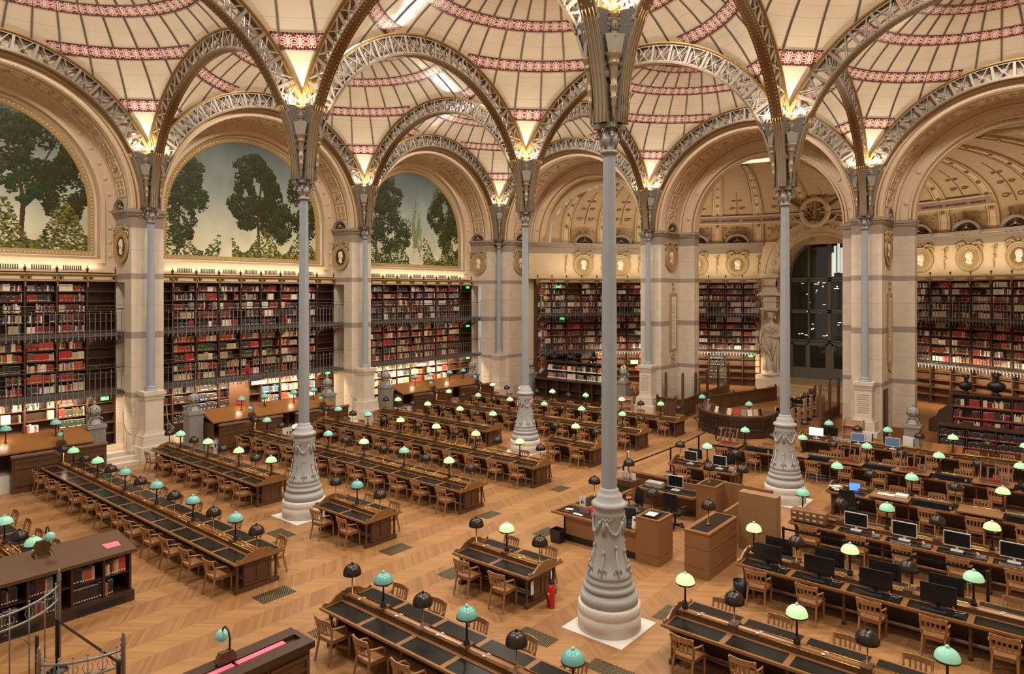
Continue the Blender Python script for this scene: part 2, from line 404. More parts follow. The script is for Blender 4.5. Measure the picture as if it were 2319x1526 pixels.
# ---------------- domes
def sph(az, el, r=DR): return (r*math.cos(el)*math.cos(az), r*math.cos(el)*math.sin(az), r*math.sin(el))
def dome(cx, cy):
    N = 40; hb = S/2; mb = MB()
    P = [[None]*(N+1) for _ in range(N+1)]
    for i in range(N+1):
        for j in range(N+1):
            x, y = -hb+S*i/N, -hb+S*j/N
            P[i][j] = len(mb.v); mb.v.append((x, y, math.sqrt(DR*DR-x*x-y*y)))
    for i in range(N):
        for j in range(N):
            x, y = -hb+S*(i+.5)/N, -hb+S*(j+.5)/N
            if x*x+y*y < 1.5**2: continue
            mb.f.append((P[i][j], P[i][j+1], P[i+1][j+1], P[i+1][j])); mb.m.append(0); mb.s.append(True)
    o = mb.build('ceiling', dome_tile); o.location = (cx, cy, DZ); me = o.data
    me.vertices.foreach_set('co', np.array(mb.v, dtype=float).ravel()); me.update()
    struct(o)
    r = MB()
    for k in range(40):
        az = math.radians(4.5+9*k); mx = hb/max(abs(math.cos(az)), abs(math.sin(az)))
        e0 = math.acos(min(1, mx/DR)); e1 = math.radians(72)
        pts = [e0+(e1-e0)*t/14 for t in range(15)]
        side = Vector((-math.sin(az), math.cos(az), 0))
        for w, off, dp, mi in ((.026, 0, .04, 0), (.011, .036, .03, 1), (.011, -.036, .03, 1)):
            A = [Vector(sph(az, e, DR-dp))+side*(off-w/2) for e in pts]; B = [a+side*w for a in A]
            A2 = [Vector(sph(az, e, DR+.01))+side*(off-w/2) for e in pts]; B2 = [a+side*w for a in A2]
            r.strip(A, B, m=mi); r.strip(A2, A, m=mi); r.strip(B, B2, m=mi)
    p = r.build('dome_rib', [SHARE.setdefault('ribgold', M('rib_bronze', srgb('#7a6240'), .4, .5)), SHARE.setdefault('ribgrey', M('rib_grey', srgb('#8d8a88'), .5))], o)
    for e0, bm in zip(BANDS, band_mats):
        b = MB(); a, c = math.radians(e0-1.75), math.radians(e0+1.75); n = 160; R = DR-.03
        ok = lambda p: abs(p[0]) <= hb+.02 and abs(p[1]) <= hb+.02
        for k in range(n):
            t0, t1 = 2*PI*k/n, 2*PI*(k+1)/n
            rm = R*math.cos(a)*max(abs(math.cos((t0+t1)/2)), abs(math.sin((t0+t1)/2)))
            if rm > hb+.12: continue
            b.q(sph(t0, a, R), sph(t0, c, R), sph(t1, c, R), sph(t1, a, R), sm=True)
            b.q(sph(t0, a, R), sph(t1, a, R), sph(t1, a, DR+.02), sph(t0, a, DR+.02))
        if b.v: b.build('ornament_band', bm, o)
    e = MB(); e.lathe([(1.5, 8.06), (1.5, 8.3)], 32); e.build('skylight_ring', gold_paint, o)
    g = MB(); g.lathe([(1.5, 8.28), (1.5, 8.3)], 32); g.build('skylight_glass', shared('skyg', lambda: EM('skylight_glass', (1, .9, .75), 1.2)), o)
    return o
for i in range(3):
    for j in range(3): dome(S*(i+.5), -S*(j+.5))

# ---------------- iron arches
RI, RO = 5.25, 6.0
def arch_meshes():
    def pt(th, r, y): return (r*math.cos(th), y, r*math.sin(th))
    thv = math.acos(5.6/RO)
    def flange(r0, r1, w, ths):
        f = MB(); A = [[pt(t, r, y) for t in ths] for r, y in ((r0, -w), (r0, w), (r1, w), (r1, -w))]
        for a in range(4): f.strip(A[a], A[(a+1) % 4], sm=True)
        return f
    seq = lambda a, b, n: [a+(b-a)*i/n for i in range(n+1)]
    outer = flange(RO-.05, RO+.02, .19, seq(thv, PI-thv, 44))
    for w in (-.2, .2):
        for r in (RO-.02,):
            outer.tube([pt(t, r, w) for t in seq(thv, PI-thv, 44)], .03, 5)
    inner = flange(RI, RI+.06, .18, seq(.40, PI-.40, 46))
    lat = MB(); NC = 18; t0, t1 = thv+.03, PI-thv-.03
    for y in (-.13, .13):
        for k in range(NC+1):
            t = t0+(t1-t0)*k/NC
            lat.bar(pt(t, RI+.04, y), pt(t, RO-.04, y), .1, .03, (0, 1, 0))
            if k == NC: break
            u = t0+(t1-t0)*(k+1)/NC; a, b = t+.02, u-.02; mid = (t+u)/2
            lat.bar(pt(a, RI+.05, y), pt(b, RO-.05, y), .034, .04, (0, 1, 0)); lat.bar(pt(b, RI+.05, y), pt(a, RO-.05, y), .034, .04, (0, 1, 0))
            c = Vector(pt(mid, (RI+RO)/2, y))
            lat.lathe([(.045, -.022), (.045, .022)], 8, T=lambda x, z, yy, c=c: (c.x+x, c.y+yy, c.z+z))
            er, et = Vector((math.cos(mid), 0, math.sin(mid))), Vector((-math.sin(mid), 0, math.cos(mid)))
            for d in (er, et): lat.bar(c-d*.11, c+d*.11, .02, .03, (0, 1, 0))
        for r in (RI+.09, RO-.07):
            A = [pt(t, r-.03, y) for t in seq(t0, t1, 44)]; B = [pt(t, r+.03, y) for t in seq(t0, t1, 44)]
            lat.strip(A, B) if y < 0 else lat.strip(B, A)
    out = [('outer_flange', outer.mesh('outer_flange', flange_gold)), ('inner_flange', inner.mesh('inner_flange', flange_brown)), ('lattice', lat.mesh('lattice', iron))]
    for sgn in (-1, 1):
        h = MB(); zs = [2.27*i/10 for i in range(11)]; xi = lambda z: sgn*math.sqrt(RI*RI-z*z)
        for y in (-.1, .1):
            A = [(xi(z)+sgn*.04, y, z) for z in zs]; B = [(sgn*5.6, y, z) for z in zs]
            h.strip(A, B) if (y < 0) == (sgn > 0) else h.strip(B, A)
        for d, w in ((0, .15), (.06, .15)):
            A = [(xi(z)+sgn*d, -w, z) for z in zs]; B = [(xi(z)+sgn*d, w, z) for z in zs]; h.strip(A, B)
        for w in (-.15, .15): h.strip([(xi(z), w, z) for z in zs], [(xi(z)+sgn*.06, w, z) for z in zs])
        for y in (-.13, -.045, .045, .13): h.tube([(xi(z)-sgn*.012, y, z) for z in [2.2*i/10 for i in range(11)]], .012, 5, m=1)
        out.append(('haunch', h.mesh('haunch', [iron, gold])))
    return out
AM = arch_meshes()
CN = {(1, -1): 'the rear free column', (1, -2): 'the left free column', (2, -1): 'the right free column', (2, -2): 'the nearest free column',
      (0, 0): 'the back corner column', (0, -1): 'the second wall column on the left', (0, -2): 'the first wall column on the left', (1, 0): 'the first back-wall column', (2, 0): 'the second back-wall column'}
def arch(a, b):
    mx, my = (a[0]+b[0])/2*S, (a[1]+b[1])/2*S; along_y = a[0] == b[0]
    if not any(vis(mx+(0 if along_y else 5.6*math.cos(t)), my+(5.6*math.cos(t) if along_y else 0), DZ+5.6*math.sin(t)) for t in [PI*i/24 for i in range(25)]): return
    wall = a[0] == b[0] == 0 or a[1] == b[1] == 0
    na, nb = CN.get(a), CN.get(b)
    if na and nb: lab = f'riveted lattice iron arch from {na} to {nb}'
    else: lab = f'riveted lattice iron arch leaving {na or nb} ' + ('towards the right edge' if (b[0] == 3 or a[0] == 3) else 'towards the viewer')
    if wall and not (na and nb): lab = f'lattice iron arch along the wall beyond {na or nb}'
    lab = lab.replace('the second wall column on the left', 'the second left-wall column').replace('the first wall column on the left', 'the first left-wall column')
    r = thing('iron_arch', lab, 'arch', (mx, my, DZ), PI/2 if along_y else 0)
    for n, me in AM: part(n, me, r)
for i in range(4):
    for j in range(0, -4, -1):
        if i < 3: arch((i, j), (i+1, j))
        if j > -3: arch((i, j), (i, j-1))

# ---------------- columns
def fluted(k, z, n, d): return 1-d*(1 if k % 2 else 0)
def capital_mesh():
    c = MB()
    c.lathe([(.15, -.62), (.185, -.6), (.185, -.56), (.15, -.54), (.155, -.4), (.2, -.34), (.17, -.3), (.2, -.1)], 20)
    for sx, sy in ((1, 1), (1, -1), (-1, 1), (-1, -1)):
        a = math.atan2(sy, sx)
        for k in range(7):
            t = k/6*4.2; rr = .1*(1-.1*k)
            c.ball((.22*math.cos(a)+rr*math.cos(t)*.7*math.cos(a), .22*math.sin(a)+rr*math.cos(t)*.7*math.sin(a), -.28+rr*math.sin(t)), .045-.003*k, 6, 4)
        c.tube([(.1*math.cos(a), .1*math.sin(a), -.4), (.18*math.cos(a), .18*math.sin(a), -.18), (.26*math.cos(a), .26*math.sin(a), -.14)], .035, 6)
    for a in (0, PI/2, PI, 3*PI/2):
        c.tube([(.12*math.cos(a), .12*math.sin(a), -.5), (.19*math.cos(a), .19*math.sin(a), -.36), (.24*math.cos(a), .24*math.sin(a), -.32)], .05, 6, r2=.02)
    pl = []
    for k in range(4):
        a = PI/4+k*PI/2; pl += [(.34*math.cos(a-.12), .34*math.sin(a-.12)), (.34*math.cos(a+.12), .34*math.sin(a+.12)), (.21*math.cos(a+PI/4), .21*math.sin(a+PI/4))]
    c.prism(pl, lambda x, y, t: (x, y, t), -.1, 0)
    return c.mesh('capital', leaf_cap)
leaf_cap = M('capital_iron', srgb('#8b857e'), .5, .15, var=.12, scale=8)
def flower_mesh():
    f = MB()
    for a in (0, PI/2, PI, 3*PI/2):
        x, y = .235*math.cos(a), .235*math.sin(a)
        for k in range(5):
            t = 2*PI*k/5; f.ball((x-math.sin(a)*.035*math.cos(t), y+math.cos(a)*.035*math.cos(t), -.13+.035*math.sin(t)), .022, 6, 4)
        f.ball((x*1.08, y*1.08, -.13), .018, 6, 4)
    return f.mesh('capital_flower', gold)
def shaft_mesh(z0, z1, zf):
    s = MB()
    n = 40
    def amp(k, z): return .87 if (z > zf and k % 2) else (.965 if k % 2 else 1)
    s.lathe([(.165, z0), (.163, zf-.005), (.163, zf), (.13, z1)], n, amp=amp, flat=True)
    return s.mesh('shaft', cast)
def herm():
    """bust on a vase: faces +x"""
    b = MB(); head = MB()
    head.ball((.03, 0, 1.78), .105, 14, 10, sc=(.95, .82, 1.25))
    head.ball((.125, 0, 1.77), .026, 6, 4, sc=(1, .7, 1.8)); head.ball((.1, 0, 1.70), .03, 6, 4, sc=(.8, 1.2, .6))
    for s in (-1, 1):
        head.ball((.105, s*.04, 1.80), .02, 6, 4)
        for k in range(5): head.ball((.05-.03*k, s*(.085+.01*(k % 2)), 1.88-.07*k), .05, 6, 4)
    for k in range(7): head.ball((.09*math.cos(-1.2+.4*k), .1*math.sin(-1.2+.4*k), 1.89), .042, 6, 4)
    head.lathe([(.05, 1.5), (.055, 1.62), (.07, 1.7)], 10, cx=.02)
    t = MB(); t.prism([(-.19, 1.6), (.19, 1.6), (.13, 1.26), (-.13, 1.26)], lambda a, z, d: (d, a, z), -.08, .11)
    t.ball((.02, 0, 1.57), .19, 10, 6, sc=(.55, 1, .4))
    head.add(t)
    v = MB(); v.lathe([(.17, 1.26), (.175, 1.23), (.13, 1.16), (.12, 1.08), (.135, 1.06), (.1, 1.03), (.09, .98), (.075, .8), (.06, .68), (.085, .66), (.07, .62), (.08, .56), (.045, .46), (.07, .44), (.04, .38), (.05, .3), (.03, .24), (.03, .2), (.02, .1), (.02, 0)], 14)
    cr = MB()
    cr.lathe([(.1, 1.9), (.125, 1.96), (.135, 2.02), (.12, 2.02)], 14, cx=.02, amp=lambda k, z: 1+.06*(k % 2))
    lf = MB(); R = random.Random(5)
    for k in range(90):
        z = R.uniform(.9, 2.2); w = .12+.26*max(0, (z-.7)); a = R.uniform(-w, w)
        lf.ball((-.12-.03*R.random(), a, z), R.uniform(.03, .07), 5, 4, sc=(.6, 1, 1.3))
    return head.mesh('bust', base_bust), v.mesh('vase', M('vase_dull_gilt', srgb('#8d7b5c'), .42, .35, var=.2, scale=8)), cr.mesh('crown', gold), lf.mesh('foliage', leafgrey)
base_bust = M('bust_iron', srgb('#8a8073'), .5, .1, var=.1)
def cup_mesh(sx, sy):
    """leafy iron web filling the corner between two springing arches"""
    c = MB(); zs = [.3+1.95*i/8 for i in range(9)]
    for i in range(8):
        r = []
        for z in (zs[i], zs[i+1]):
            e = 5.6-math.sqrt(RI*RI-z*z); r.append([(sx*(.1+max(0, e-.16)), sy*.1, z), (sx*(.05+.34*max(0, e-.35)+.08), sy*(.05+.34*max(0, e-.35)+.08), z), (sx*.1, sy*(.1+max(0, e-.16)), z)])
        for k in range(2): c.q(r[0][k], r[0][k+1], r[1][k+1], r[1][k], sm=True)
    return c.mesh('web_plate', leafgrey)
HM = herm(); CAPM = capital_mesh(); FLM = flower_mesh()
def sheaf(root, zc, quads):
    for sx, sy in quads:
        a = math.atan2(sy, sx)
        part('web_plate', shared(('cup', sx, sy), lambda: cup_mesh(sx, sy)), root, (0, 0, zc))
        off = .25; k_ = 1.08
        b = part('bust', HM[0], root, (sx*off*.707+sx*.1, sy*off*.707+sy*.1, zc+.02), a)
        part('crown', HM[2], b); v = part('vase', HM[1], root, (sx*off*.707+sx*.1, sy*off*.707+sy*.1, zc+.02), a); f = part('foliage', HM[3], root, (sx*.33, sy*.33, zc+.05), a); b.scale = v.scale = (k_, k_, k_)
def garland_base():
    g = MB()
    for k in range(4):
        a0, a1 = k*PI/2+.35, (k+1)*PI/2-.35+.7*0
        pts = []
        for t in [i/10 for i in range(11)]:
            a = a0+(a1-a0+.3)*t; r = .325; pts.append((r*math.cos(a), r*math.sin(a), 2.28-.26*math.sin(PI*t)))
        g.tube(pts, .035, 6)
        for d in (-.08, 0, .08): g.tube([(.315*math.cos(a0-.15+d), .315*math.sin(a0-.15+d), 2.3), (.31*math.cos(a0-.15+1.3*d), .31*math.sin(a0-.15+1.3*d), 1.98-.1*abs(d))], .016, 5)
        for q in range(6): g.ball((.325*math.cos(a0-.3+.12*q), .325*math.sin(a0-.3+.12*q), 2.3+.03*(q % 2)), .03, 5, 4)
    for k in range(8):
        a = k*PI/4+.2
        g.tube([(.475*math.cos(a), .475*math.sin(a), 1.17), (.4*math.cos(a), .4*math.sin(a), 1.36), (.345*math.cos(a), .345*math.sin(a), 1.6+.12*(k % 2))], .014, 5)
        g.ball((.34*math.cos(a), .34*math.sin(a), 1.64+.12*(k % 2)), .035, 6, 4, sc=(1, 1, 1.4))
        for d in (-1, 1): g.tube([(.43*math.cos(a), .43*math.sin(a), 1.25), (.42*math.cos(a+.14*d), .42*math.sin(a+.14*d), 1.36), (.44*math.cos(a+.2*d), .44*math.sin(a+.2*d), 1.26)], .016, 5)
    return g.mesh('garland_relief', base_grey)
SH_FREE = shaft_mesh(2.9, 9.95, 5.47); SH_WALL = shaft_mesh(2.9, 9.95, 5.2); GARL = garland_base()
def free_column(i, j, label):
    r = thing('iron_column', label, 'column', (S*i, S*j, 0))
    s = MB(); s.box(-.72, .72, -.72, .72, 0, .02); s.build('floor_slab', stone_white, r)
    s = MB(); s.lathe([(.66, .02), (.66, .33), (.64, .35), (.65, .37), (.655, .52), (.62, .56)], 40); s.build('plinth', stone_white, r)
    s = MB(); s.lathe([(.6, .55), (.6, .72), (.575, .74), (.52, .8), (.5, .82), (.54, .85), (.545, .9), (.52, .93), (.47, .97), (.49, 1.0), (.495, 1.04), (.46, 1.08), (.45, 1.1), (.475, 1.13), (.475, 1.17), (.43, 1.24), (.37, 1.37), (.335, 1.52), (.31, 1.75), (.3, 2.0), (.3, 2.32), (.325, 2.36), (.33, 2.44), (.31, 2.47), (.31, 2.52), (.37, 2.55), (.375, 2.6), (.33, 2.64), (.27, 2.67), (.275, 2.76), (.24, 2.8), (.2, 2.84), (.2, 2.88), (.17, 2.92)], 40)
    s.build('base', base_grey, r); part('garland_relief', GARL, r); part('shaft', SH_FREE, r)
    c = part('capital', CAPM, r, (0, 0, DZ)); part('capital_flower', FLM, c)
    sheaf(r, DZ, ((1, 1), (1, -1), (-1, 1), (-1, -1)))
free_column(2, -2, 'nearest free-standing grey iron column, on a round stone plinth right of centre')
free_column(1, -2, 'grey free-standing iron column rising beside the small four-seat table, left of centre')
free_column(1, -1, 'farthest free-standing grey iron column, among the left reading tables')
free_column(2, -1, 'grey free-standing iron column on the right, behind the staff booth')
def wall_column(i, j, label, quads, dx, dy):
    r = thing('iron_column', label, 'column', (S*i, S*j, 0))
    s = MB()
    for w, z0, z1 in ((.44, 2.74, 2.9), (.41, 2.66, 2.74), (.39, 2.56, 2.66), (.36, 1.24, 2.56), (.39, 1.16, 1.24), (.43, 1.1, 1.16), (.5, .95, 1.1), (.52, .66, .95), (.64, 0, .66)):
        if z1-z0 < .2 or z0 > 2.5 or z1 < 1.2:
            s.box(-w, w, -w, w, z0, z1)
        else: s.box(-w, w, -w, w, z0, z1)
    s.build('pedestal', stone, r)
    s = MB(); s.lathe([(.27, 2.9), (.28, 2.95), (.22, 2.98), (.2, 3.02), (.24, 3.06), (.17, 3.1)], 24); s.build('base', cast, r)
    part('shaft', SH_WALL, r); c = part('capital', CAPM, r, (0, 0, DZ)); part('capital_flower', FLM, c)
    sheaf(r, DZ, quads)
wall_column(0, -2, 'grey iron column on a stone pedestal against the nearest left-wall pier', ((1, 1), (1, -1)), 1, 0)
wall_column(0, -1, 'grey iron column on a stone pedestal against the second left-wall pier', ((1, 1), (1, -1)), 1, 0)
wall_column(0, 0, 'grey iron column on a stone pedestal in the far back corner', ((1, -1),), 1, 0)
wall_column(1, 0, 'grey iron column on an inscribed pedestal at the first back-wall pier', ((1, -1), (-1, -1)), 0, -1)
wall_column(2, 0, 'grey iron column on an inscribed pedestal at the pier beside the glass doors', ((1, -1), (-1, -1)), 0, -1)
# ---------------- walls with arched bays.  s = along the wall from bay centre, d = depth behind the column line, z = height
def Wleft(yc): return lambda s, d, z: (-d, yc+s, z)
def Wback(xc): return lambda s, d, z: (xc+s, d, z)
def arc(r, n=40, zb=None):
    p = [(r*math.cos(PI*k/n), DZ+r*math.sin(PI*k/n)) for k in range(n+1)]
    return p if zb is None else [(r, zb)]+p+[(-r, zb)]
def clipr(th, r, lim):
    c = math.cos(th)
    if abs(r*c) > lim: r = lim/abs(c)
    return r*c, DZ+r*math.sin(th)
def bay(W, wall, left, e0=5.6, e1=5.6):
    st = MB(); pa = MB(); tr = MB(); N = 48
    for sg, e in ((-1, e0), (1, e1)):                               # pier faces
        A = [W(sg*4.95, .3, 0), W(sg*4.95, .3, 10.3)]; B = [W(sg*e, .3, 0), W(sg*e, .3, 10.3)]
        st.strip(A, B)
        if left:                                                    # jamb with the passages of the galleries
            D = ((.3, 1.0, ((0, 10.3),)), (1.0, 1.88, ((0, .5), (2.75, 2.9), (5.1, 5.35), (7.45, 10.3))), (1.88, 2.3, ((0, 10.3),)))
            for d0, d1, zz in D:
                for z0, z1 in zz: st.q(W(sg*4.95, d0, z0), W(sg*4.95, d0, z1), W(sg*4.95, d1, z1), W(sg*4.95, d1, z0))
            for dd in (1.0, 1.88): st.q(W(sg*4.95, dd, .5), W(sg*5.6, dd, .5), W(sg*5.6, dd, 7.45), W(sg*4.95, dd, 7.45))
            for z in (2.75, 2.9, 5.1, 5.35, 7.45): st.q(W(sg*4.95, 1.0, z), W(sg*5.6, 1.0, z), W(sg*5.6, 1.88, z), W(sg*4.95, 1.88, z))
        else:
            st.q(W(sg*4.95, .3, 0), W(sg*4.95, .3, 10.3), W(sg*4.95, 2.6, 10.3), W(sg*4.95, 2.6, 0))
            st.q(W(sg*4.95, 2.6, 0), W(sg*4.95, 2.6, 10.3), W(sg*4.0, 2.6, 10.3), W(sg*4.0, 2.6, 0))
            st.q(W(sg*4.0, 2.6, 0), W(sg*4.0, 2.6, 10.3), W(sg*4.0, 3.2, 10.3), W(sg*4.0, 3.2, 0))
            st.q(W(sg*4.0, 3.2, 0), W(sg*4.0, 3.2, 10.3), W(sg*e, 3.2, 10.3), W(sg*e, 3.2, 0))
        dd = 1.95 if left else 2.6                                  # cornice of the pier
        for o, z0, z1 in ((.10, 10.36, 10.5), (.06, 10.26, 10.36), (.03, 10.2, 10.26)):
            a = [W(sg*(4.95-o), .3-o, z) for z in (z0, z1)]; b = [W(sg*e, .3-o, z) for z in (z0, z1)]; c = [W(sg*(4.95-o), dd-o, z) for z in (z0, z1)]
            tr.strip(a, b); tr.strip(a, c); tr.q(a[1], b[1], W(sg*e, .5, z1), W(sg*4.95, .5, z1)); tr.q(a[0], b[0], W(sg*e, .5, z0), W(sg*4.95, .5, z0))
            tr.q(a[1], c[1], W(sg*5.2, dd, z1), W(sg*5.2, .4, z1)); tr.q(a[0], c[0], W(sg*5.2, dd, z0), W(sg*5.2, .4, z0))
            if not left:
                g = [W(sg*(4.0-o), dd-o, z) for z in (z0, z1)]; h = [W(sg*(4.0-o), 3.2, z) for z in (z0, z1)]
                tr.strip(c, g); tr.strip(g, h); tr.q(c[1], g[1], h[1], W(sg*4.95, 3.2, z1)); tr.q(c[0], g[0], h[0], W(sg*4.95, 3.2, z0))
    tr = struct(tr.build('trim_1', cornice_stone))
    th = [PI*k/N for k in range(N+1)]
    def ring(mb, r0, d0, r1, d1, m=0, sm=True): mb.strip([W(r0*math.cos(t), d0, DZ+r0*math.sin(t)) for t in th], [W(r1*math.cos(t), d1, DZ+r1*math.sin(t)) for t in th], m=m, sm=sm)
    for sg, e in ((-1, e0), (1, e1)):
        h = [t for t in th if (math.cos(t)*sg >= -1e-9)]
        A = [W(4.95*math.cos(t), .3, DZ+4.95*math.sin(t)) for t in h]; B = []
        for t in h:
            x, z = clipr(t, 6.5, e); B.append(W(x, .3, z))
        pa.strip(A, B)
    for sg in (-1, 1): pa.q(W(sg*4.95, .3, 10.3), W(sg*4.95, .3, DZ), W(sg*(e0 if sg < 0 else e1), .3, DZ), W(sg*(e0 if sg < 0 else e1), .3, 10.3))
    mould = MB()                                                    # archivolt mouldings with gilt lines
    for r, w, dp, mi in ((5.02, .07, .27, 0), (5.14, .03, .24, 1), (5.3, .05, .22, 0), (5.42, .03, .26, 1)):
        ring(mould, r-w/2, .31, r-w/2, dp, mi); ring(mould, r-w/2, dp, r+w/2, dp, mi); ring(mould, r+w/2, dp, r+w/2, .31, mi)
    dE = 1.95 if left else 2.6
    ring(pa, 4.95, .3, 4.95, dE)
    for sg in (-1, 1): pa.q(W(sg*4.95, .3, 10.3), W(sg*4.95, .3, DZ), W(sg*4.95, dE, DZ), W(sg*4.95, dE, 10.3))
    cf = MB()                                                       # coffers of the soffit
    d0, d1 = (.78, 1.5) if left else (.95, 1.85)
    for r, d, w in ((4.93, d0-.12, .03), (4.93, d1+.12, .03)): ring(mould, r, d-w, r, d+w, 1); ring(mould, r, d-w, 4.96, d-w, 1); ring(mould, r, d+w, 4.96, d+w, 1)
    for k in range(17):
        t = math.radians(10+160*k/16); er = (math.cos(t), math.sin(t)); et = (-math.sin(t), math.cos(t))
        def C(a, w, n, er=er, et=et): return W((4.95-n)*er[0]+a*et[0], w, DZ+(4.95-n)*er[1]+a*et[1])
        def cbar(a0, w0, a1, w1, h=.05, n=.05, m=0):
            L = math.hypot(a1-a0, w1-w0); pa_, pw = -(w1-w0)/L*h/2, (a1-a0)/L*h/2
            cf.prism([(a0+pa_, w0+pw), (a1+pa_, w1+pw), (a1-pa_, w1-pw), (a0-pa_, w0-pw)], lambda x, y, tt: C(x, y, tt), -.01, n, m=m)
        a = .34; dm = (d0+d1)/2
        for q in ((-a, d0, a, d0), (a, d0, a, d1), (a, d1, -a, d1), (-a, d1, -a, d0)): cbar(*q)
        if k % 3 == 1:
            for q in ((0, d0, a, dm), (a, dm, 0, d1), (0, d1, -a, dm), (-a, dm, 0, d0)): cbar(*q)
            cf.ball((0, dm, .03), .14, 8, 4, 1, (1, 1, .5), T=C)
        else:
            cbar(0, d0, 0, d1); cbar(-a, dm, a, dm)
            for x in (-.17, .17):
                for y in (-.18, .18): cf.ball((x, dm+y, .03), .075, 6, 4, 1, (1, 1, .6), T=C)
    if left:
        def loop(r, zb, d): return [W(s, d, z) for s, z in [(r, zb)]+arc(r, 40)+[(-r, zb)]]
        Ls = [(4.95, 7.86, 1.95), (4.52, 8.26, 1.95), (4.52, 8.26, 1.86), (4.36, 8.42, 1.86), (4.36, 8.42, 2.0), (4.26, 8.52, 2.05), (4.22, 8.56, 2.2), (4.02, 8.74, 2.22), (3.95, 8.8, 2.28)]
        mt = (0, 0, 0, 0, 1, 2, 1, 1)
        fr = MB()
        for a, b, m in zip(Ls, Ls[1:], mt): fr.strip(loop(*a), loop(*b), m=m, close=True)
        P = loop(4.12, 8.65, 2.195)                                 # Greek-key dots of the gilt frame
        for k in range(len(P)-1):
            p, q = Vector(P[k]), Vector(P[k+1]); n = max(1, int((q-p).length/.13))
            for i in range(n): fr.cb(*(p+(q-p)*((i+.5)/n)), .03, .055, .055, m=3)
        p, q = Vector(P[-1]), Vector(P[0])
        for i in range(60): fr.cb(*(p+(q-p)*((i+.5)/60)), .03, .055, .055, m=3)
        struct(fr.build('trim_2', [paint, gold_paint, stone_white, M('gilt_key_pattern', srgb('#e6cf9a'), .4, .3)]))
        for t in [PI*k/22 for k in range(23)]: mould.ball(W(4.73*math.cos(t), 1.93, DZ+4.73*math.sin(t)), .09, 8, 4, 0, (.4, 1, 1))
        for sg in (-1, 1):
            for z in (8.6, 9.2, 9.8): mould.ball(W(sg*4.73, 1.93, z), .09, 8, 4, 0, (.4, 1, 1))
        vt = MB(); pw = MB()
        for k in range(9):
            for i in range(9):
                s = -4.95+1.1*k+.24+.078*i
                if 0 < k < 8: vt.cb(*W(s, 1.942, 8.04), .02, .036, .19)
        struct(vt.build('trim_3', shadow_gap))
    else:
        ring(pa, 4.95, 2.6, 4.0, 2.6); ring(pa, 4.0, 2.6, 4.0, 3.2)
        for sg in (-1, 1): pa.q(W(sg*4.95, 2.6, 10.3), W(sg*4.95, 2.6, DZ), W(sg*4.0, 2.6, DZ), W(sg*4.0, 2.6, 10.3))
        for r, w, dp, mi in ((4.2, .1, 2.52, 0), (4.1, .03, 2.5, 1), (4.6, .05, 2.55, 0), (4.8, .03, 2.56, 1)):
            ring(mould, r-w/2, 2.61, r-w/2, dp, mi); ring(mould, r-w/2, dp, r+w/2, dp, mi); ring(mould, r+w/2, dp, r+w/2, 2.61, mi)
        for k in range(9):
            t = PI*(k+.5)/9; mould.ball(W(4.42*math.cos(t), 2.58, DZ+4.42*math.sin(t)), .12, 8, 4, 0, (1, .4, 1))
    struct(st.build(wall, pier_stone)); struct(pa.build(wall, paint)); struct(mould.build('trim_4', [paint, gold])); struct(cf.build('trim_5', [paint, gold_paint]))
cornice_stone = M('cornice_stone', srgb('#9c8d7f'), .65, var=.1)
def fr_last(): return COL.objects[-1]
for k in range(3):
    bay(Wleft(-S*(k+.5)), 'wall_left', True, 5.6, 5.9 if k == 0 else 5.6)
    bay(Wback(S*(k+.5)), 'wall_back', False, 5.9 if k == 0 else 5.6, 5.6)
w = MB(); w.q((-2.3, -36, 0), (-2.3, .4, 0), (-2.3, .4, 8.3), (-2.3, -36, 8.3)); w.q((-.34, -33.7, 0), (-.34, -40, 0), (-.34, -40, 16), (-.34, -33.7, 16)); struct(w.build('wall_left', walnut))
w = MB(); w.q((38, -40, 0), (38, 1, 0), (38, 1, 16), (38, -40, 16)); struct(w.build('wall_right', paint))

# ---------------- curved end wall (apse) with its painted half dome
def apx(ph, r, z): x, y = apse(ph, r); return (x, y, z)
DP0, DP1 = -math.asin(3.9/AR)-.01, math.asin(3.2/AR)+.01              # angles covered by the door portal
EXT = math.radians(70)
def revolve(mb, prof, a0, a1, n, m=0, sm=True):
    for (r0, z0), (r1, z1) in zip(prof, prof[1:]):
        A = [apx(a0+(a1-a0)*k/n, r0, z0) for k in range(n+1)]; B = [apx(a0+(a1-a0)*k/n, r1, z1) for k in range(n+1)]
        for k in range(n):
            if min(A[k][1], A[k+1][1], B[k][1], B[k+1][1]) > 3.0 or z1 < 10.47: mb.q(A[k], A[k+1], B[k+1], B[k], m=m, sm=sm)
aw = MB()
for a, b in ((-EXT, DP0), (DP1, EXT)): revolve(aw, [(AR, 7.95), (AR, 10.2)], a, b, 24)
for a, b in ((-EXT, DP0), (DP1, EXT)): revolve(aw, [(AR+.5, 0), (AR+.5, 7.95), (AR, 7.95)], a, b, 24)
struct(aw.build('wall_back', apse_paint))
fz = MB()
for a, b in ((-EXT, DP0), (DP1, EXT)):
    revolve(fz, [(AR-.02, 9.72), (AR-.02, 10.16)], a, b, 24)
    revolve(fz, [(AR, 10.16), (AR-.08, 10.2), (AR-.08, 10.28), (AR-.16, 10.34), (AR-.18, 10.46), (AR, 10.47)], a, b, 24)
struct(fz.build('trim_6', M('apse_cornice_stone', srgb('#93826d'), .65, var=.08)))
CE = .75
def cv(t): return 8.5+(AR-8.5)*max(0, math.cos(t))**CE, 10.45+3.95*math.sin(t)**CE
cov = [cv(PI/2*k/24) for k in range(25)]
hd = MB(); revolve(hd, cov, -EXT, EXT, 120); revolve(hd, [(AR, 10.2), (AR, 10.46)], -EXT, EXT, 60); struct(hd.build('ceiling', apse_panel))
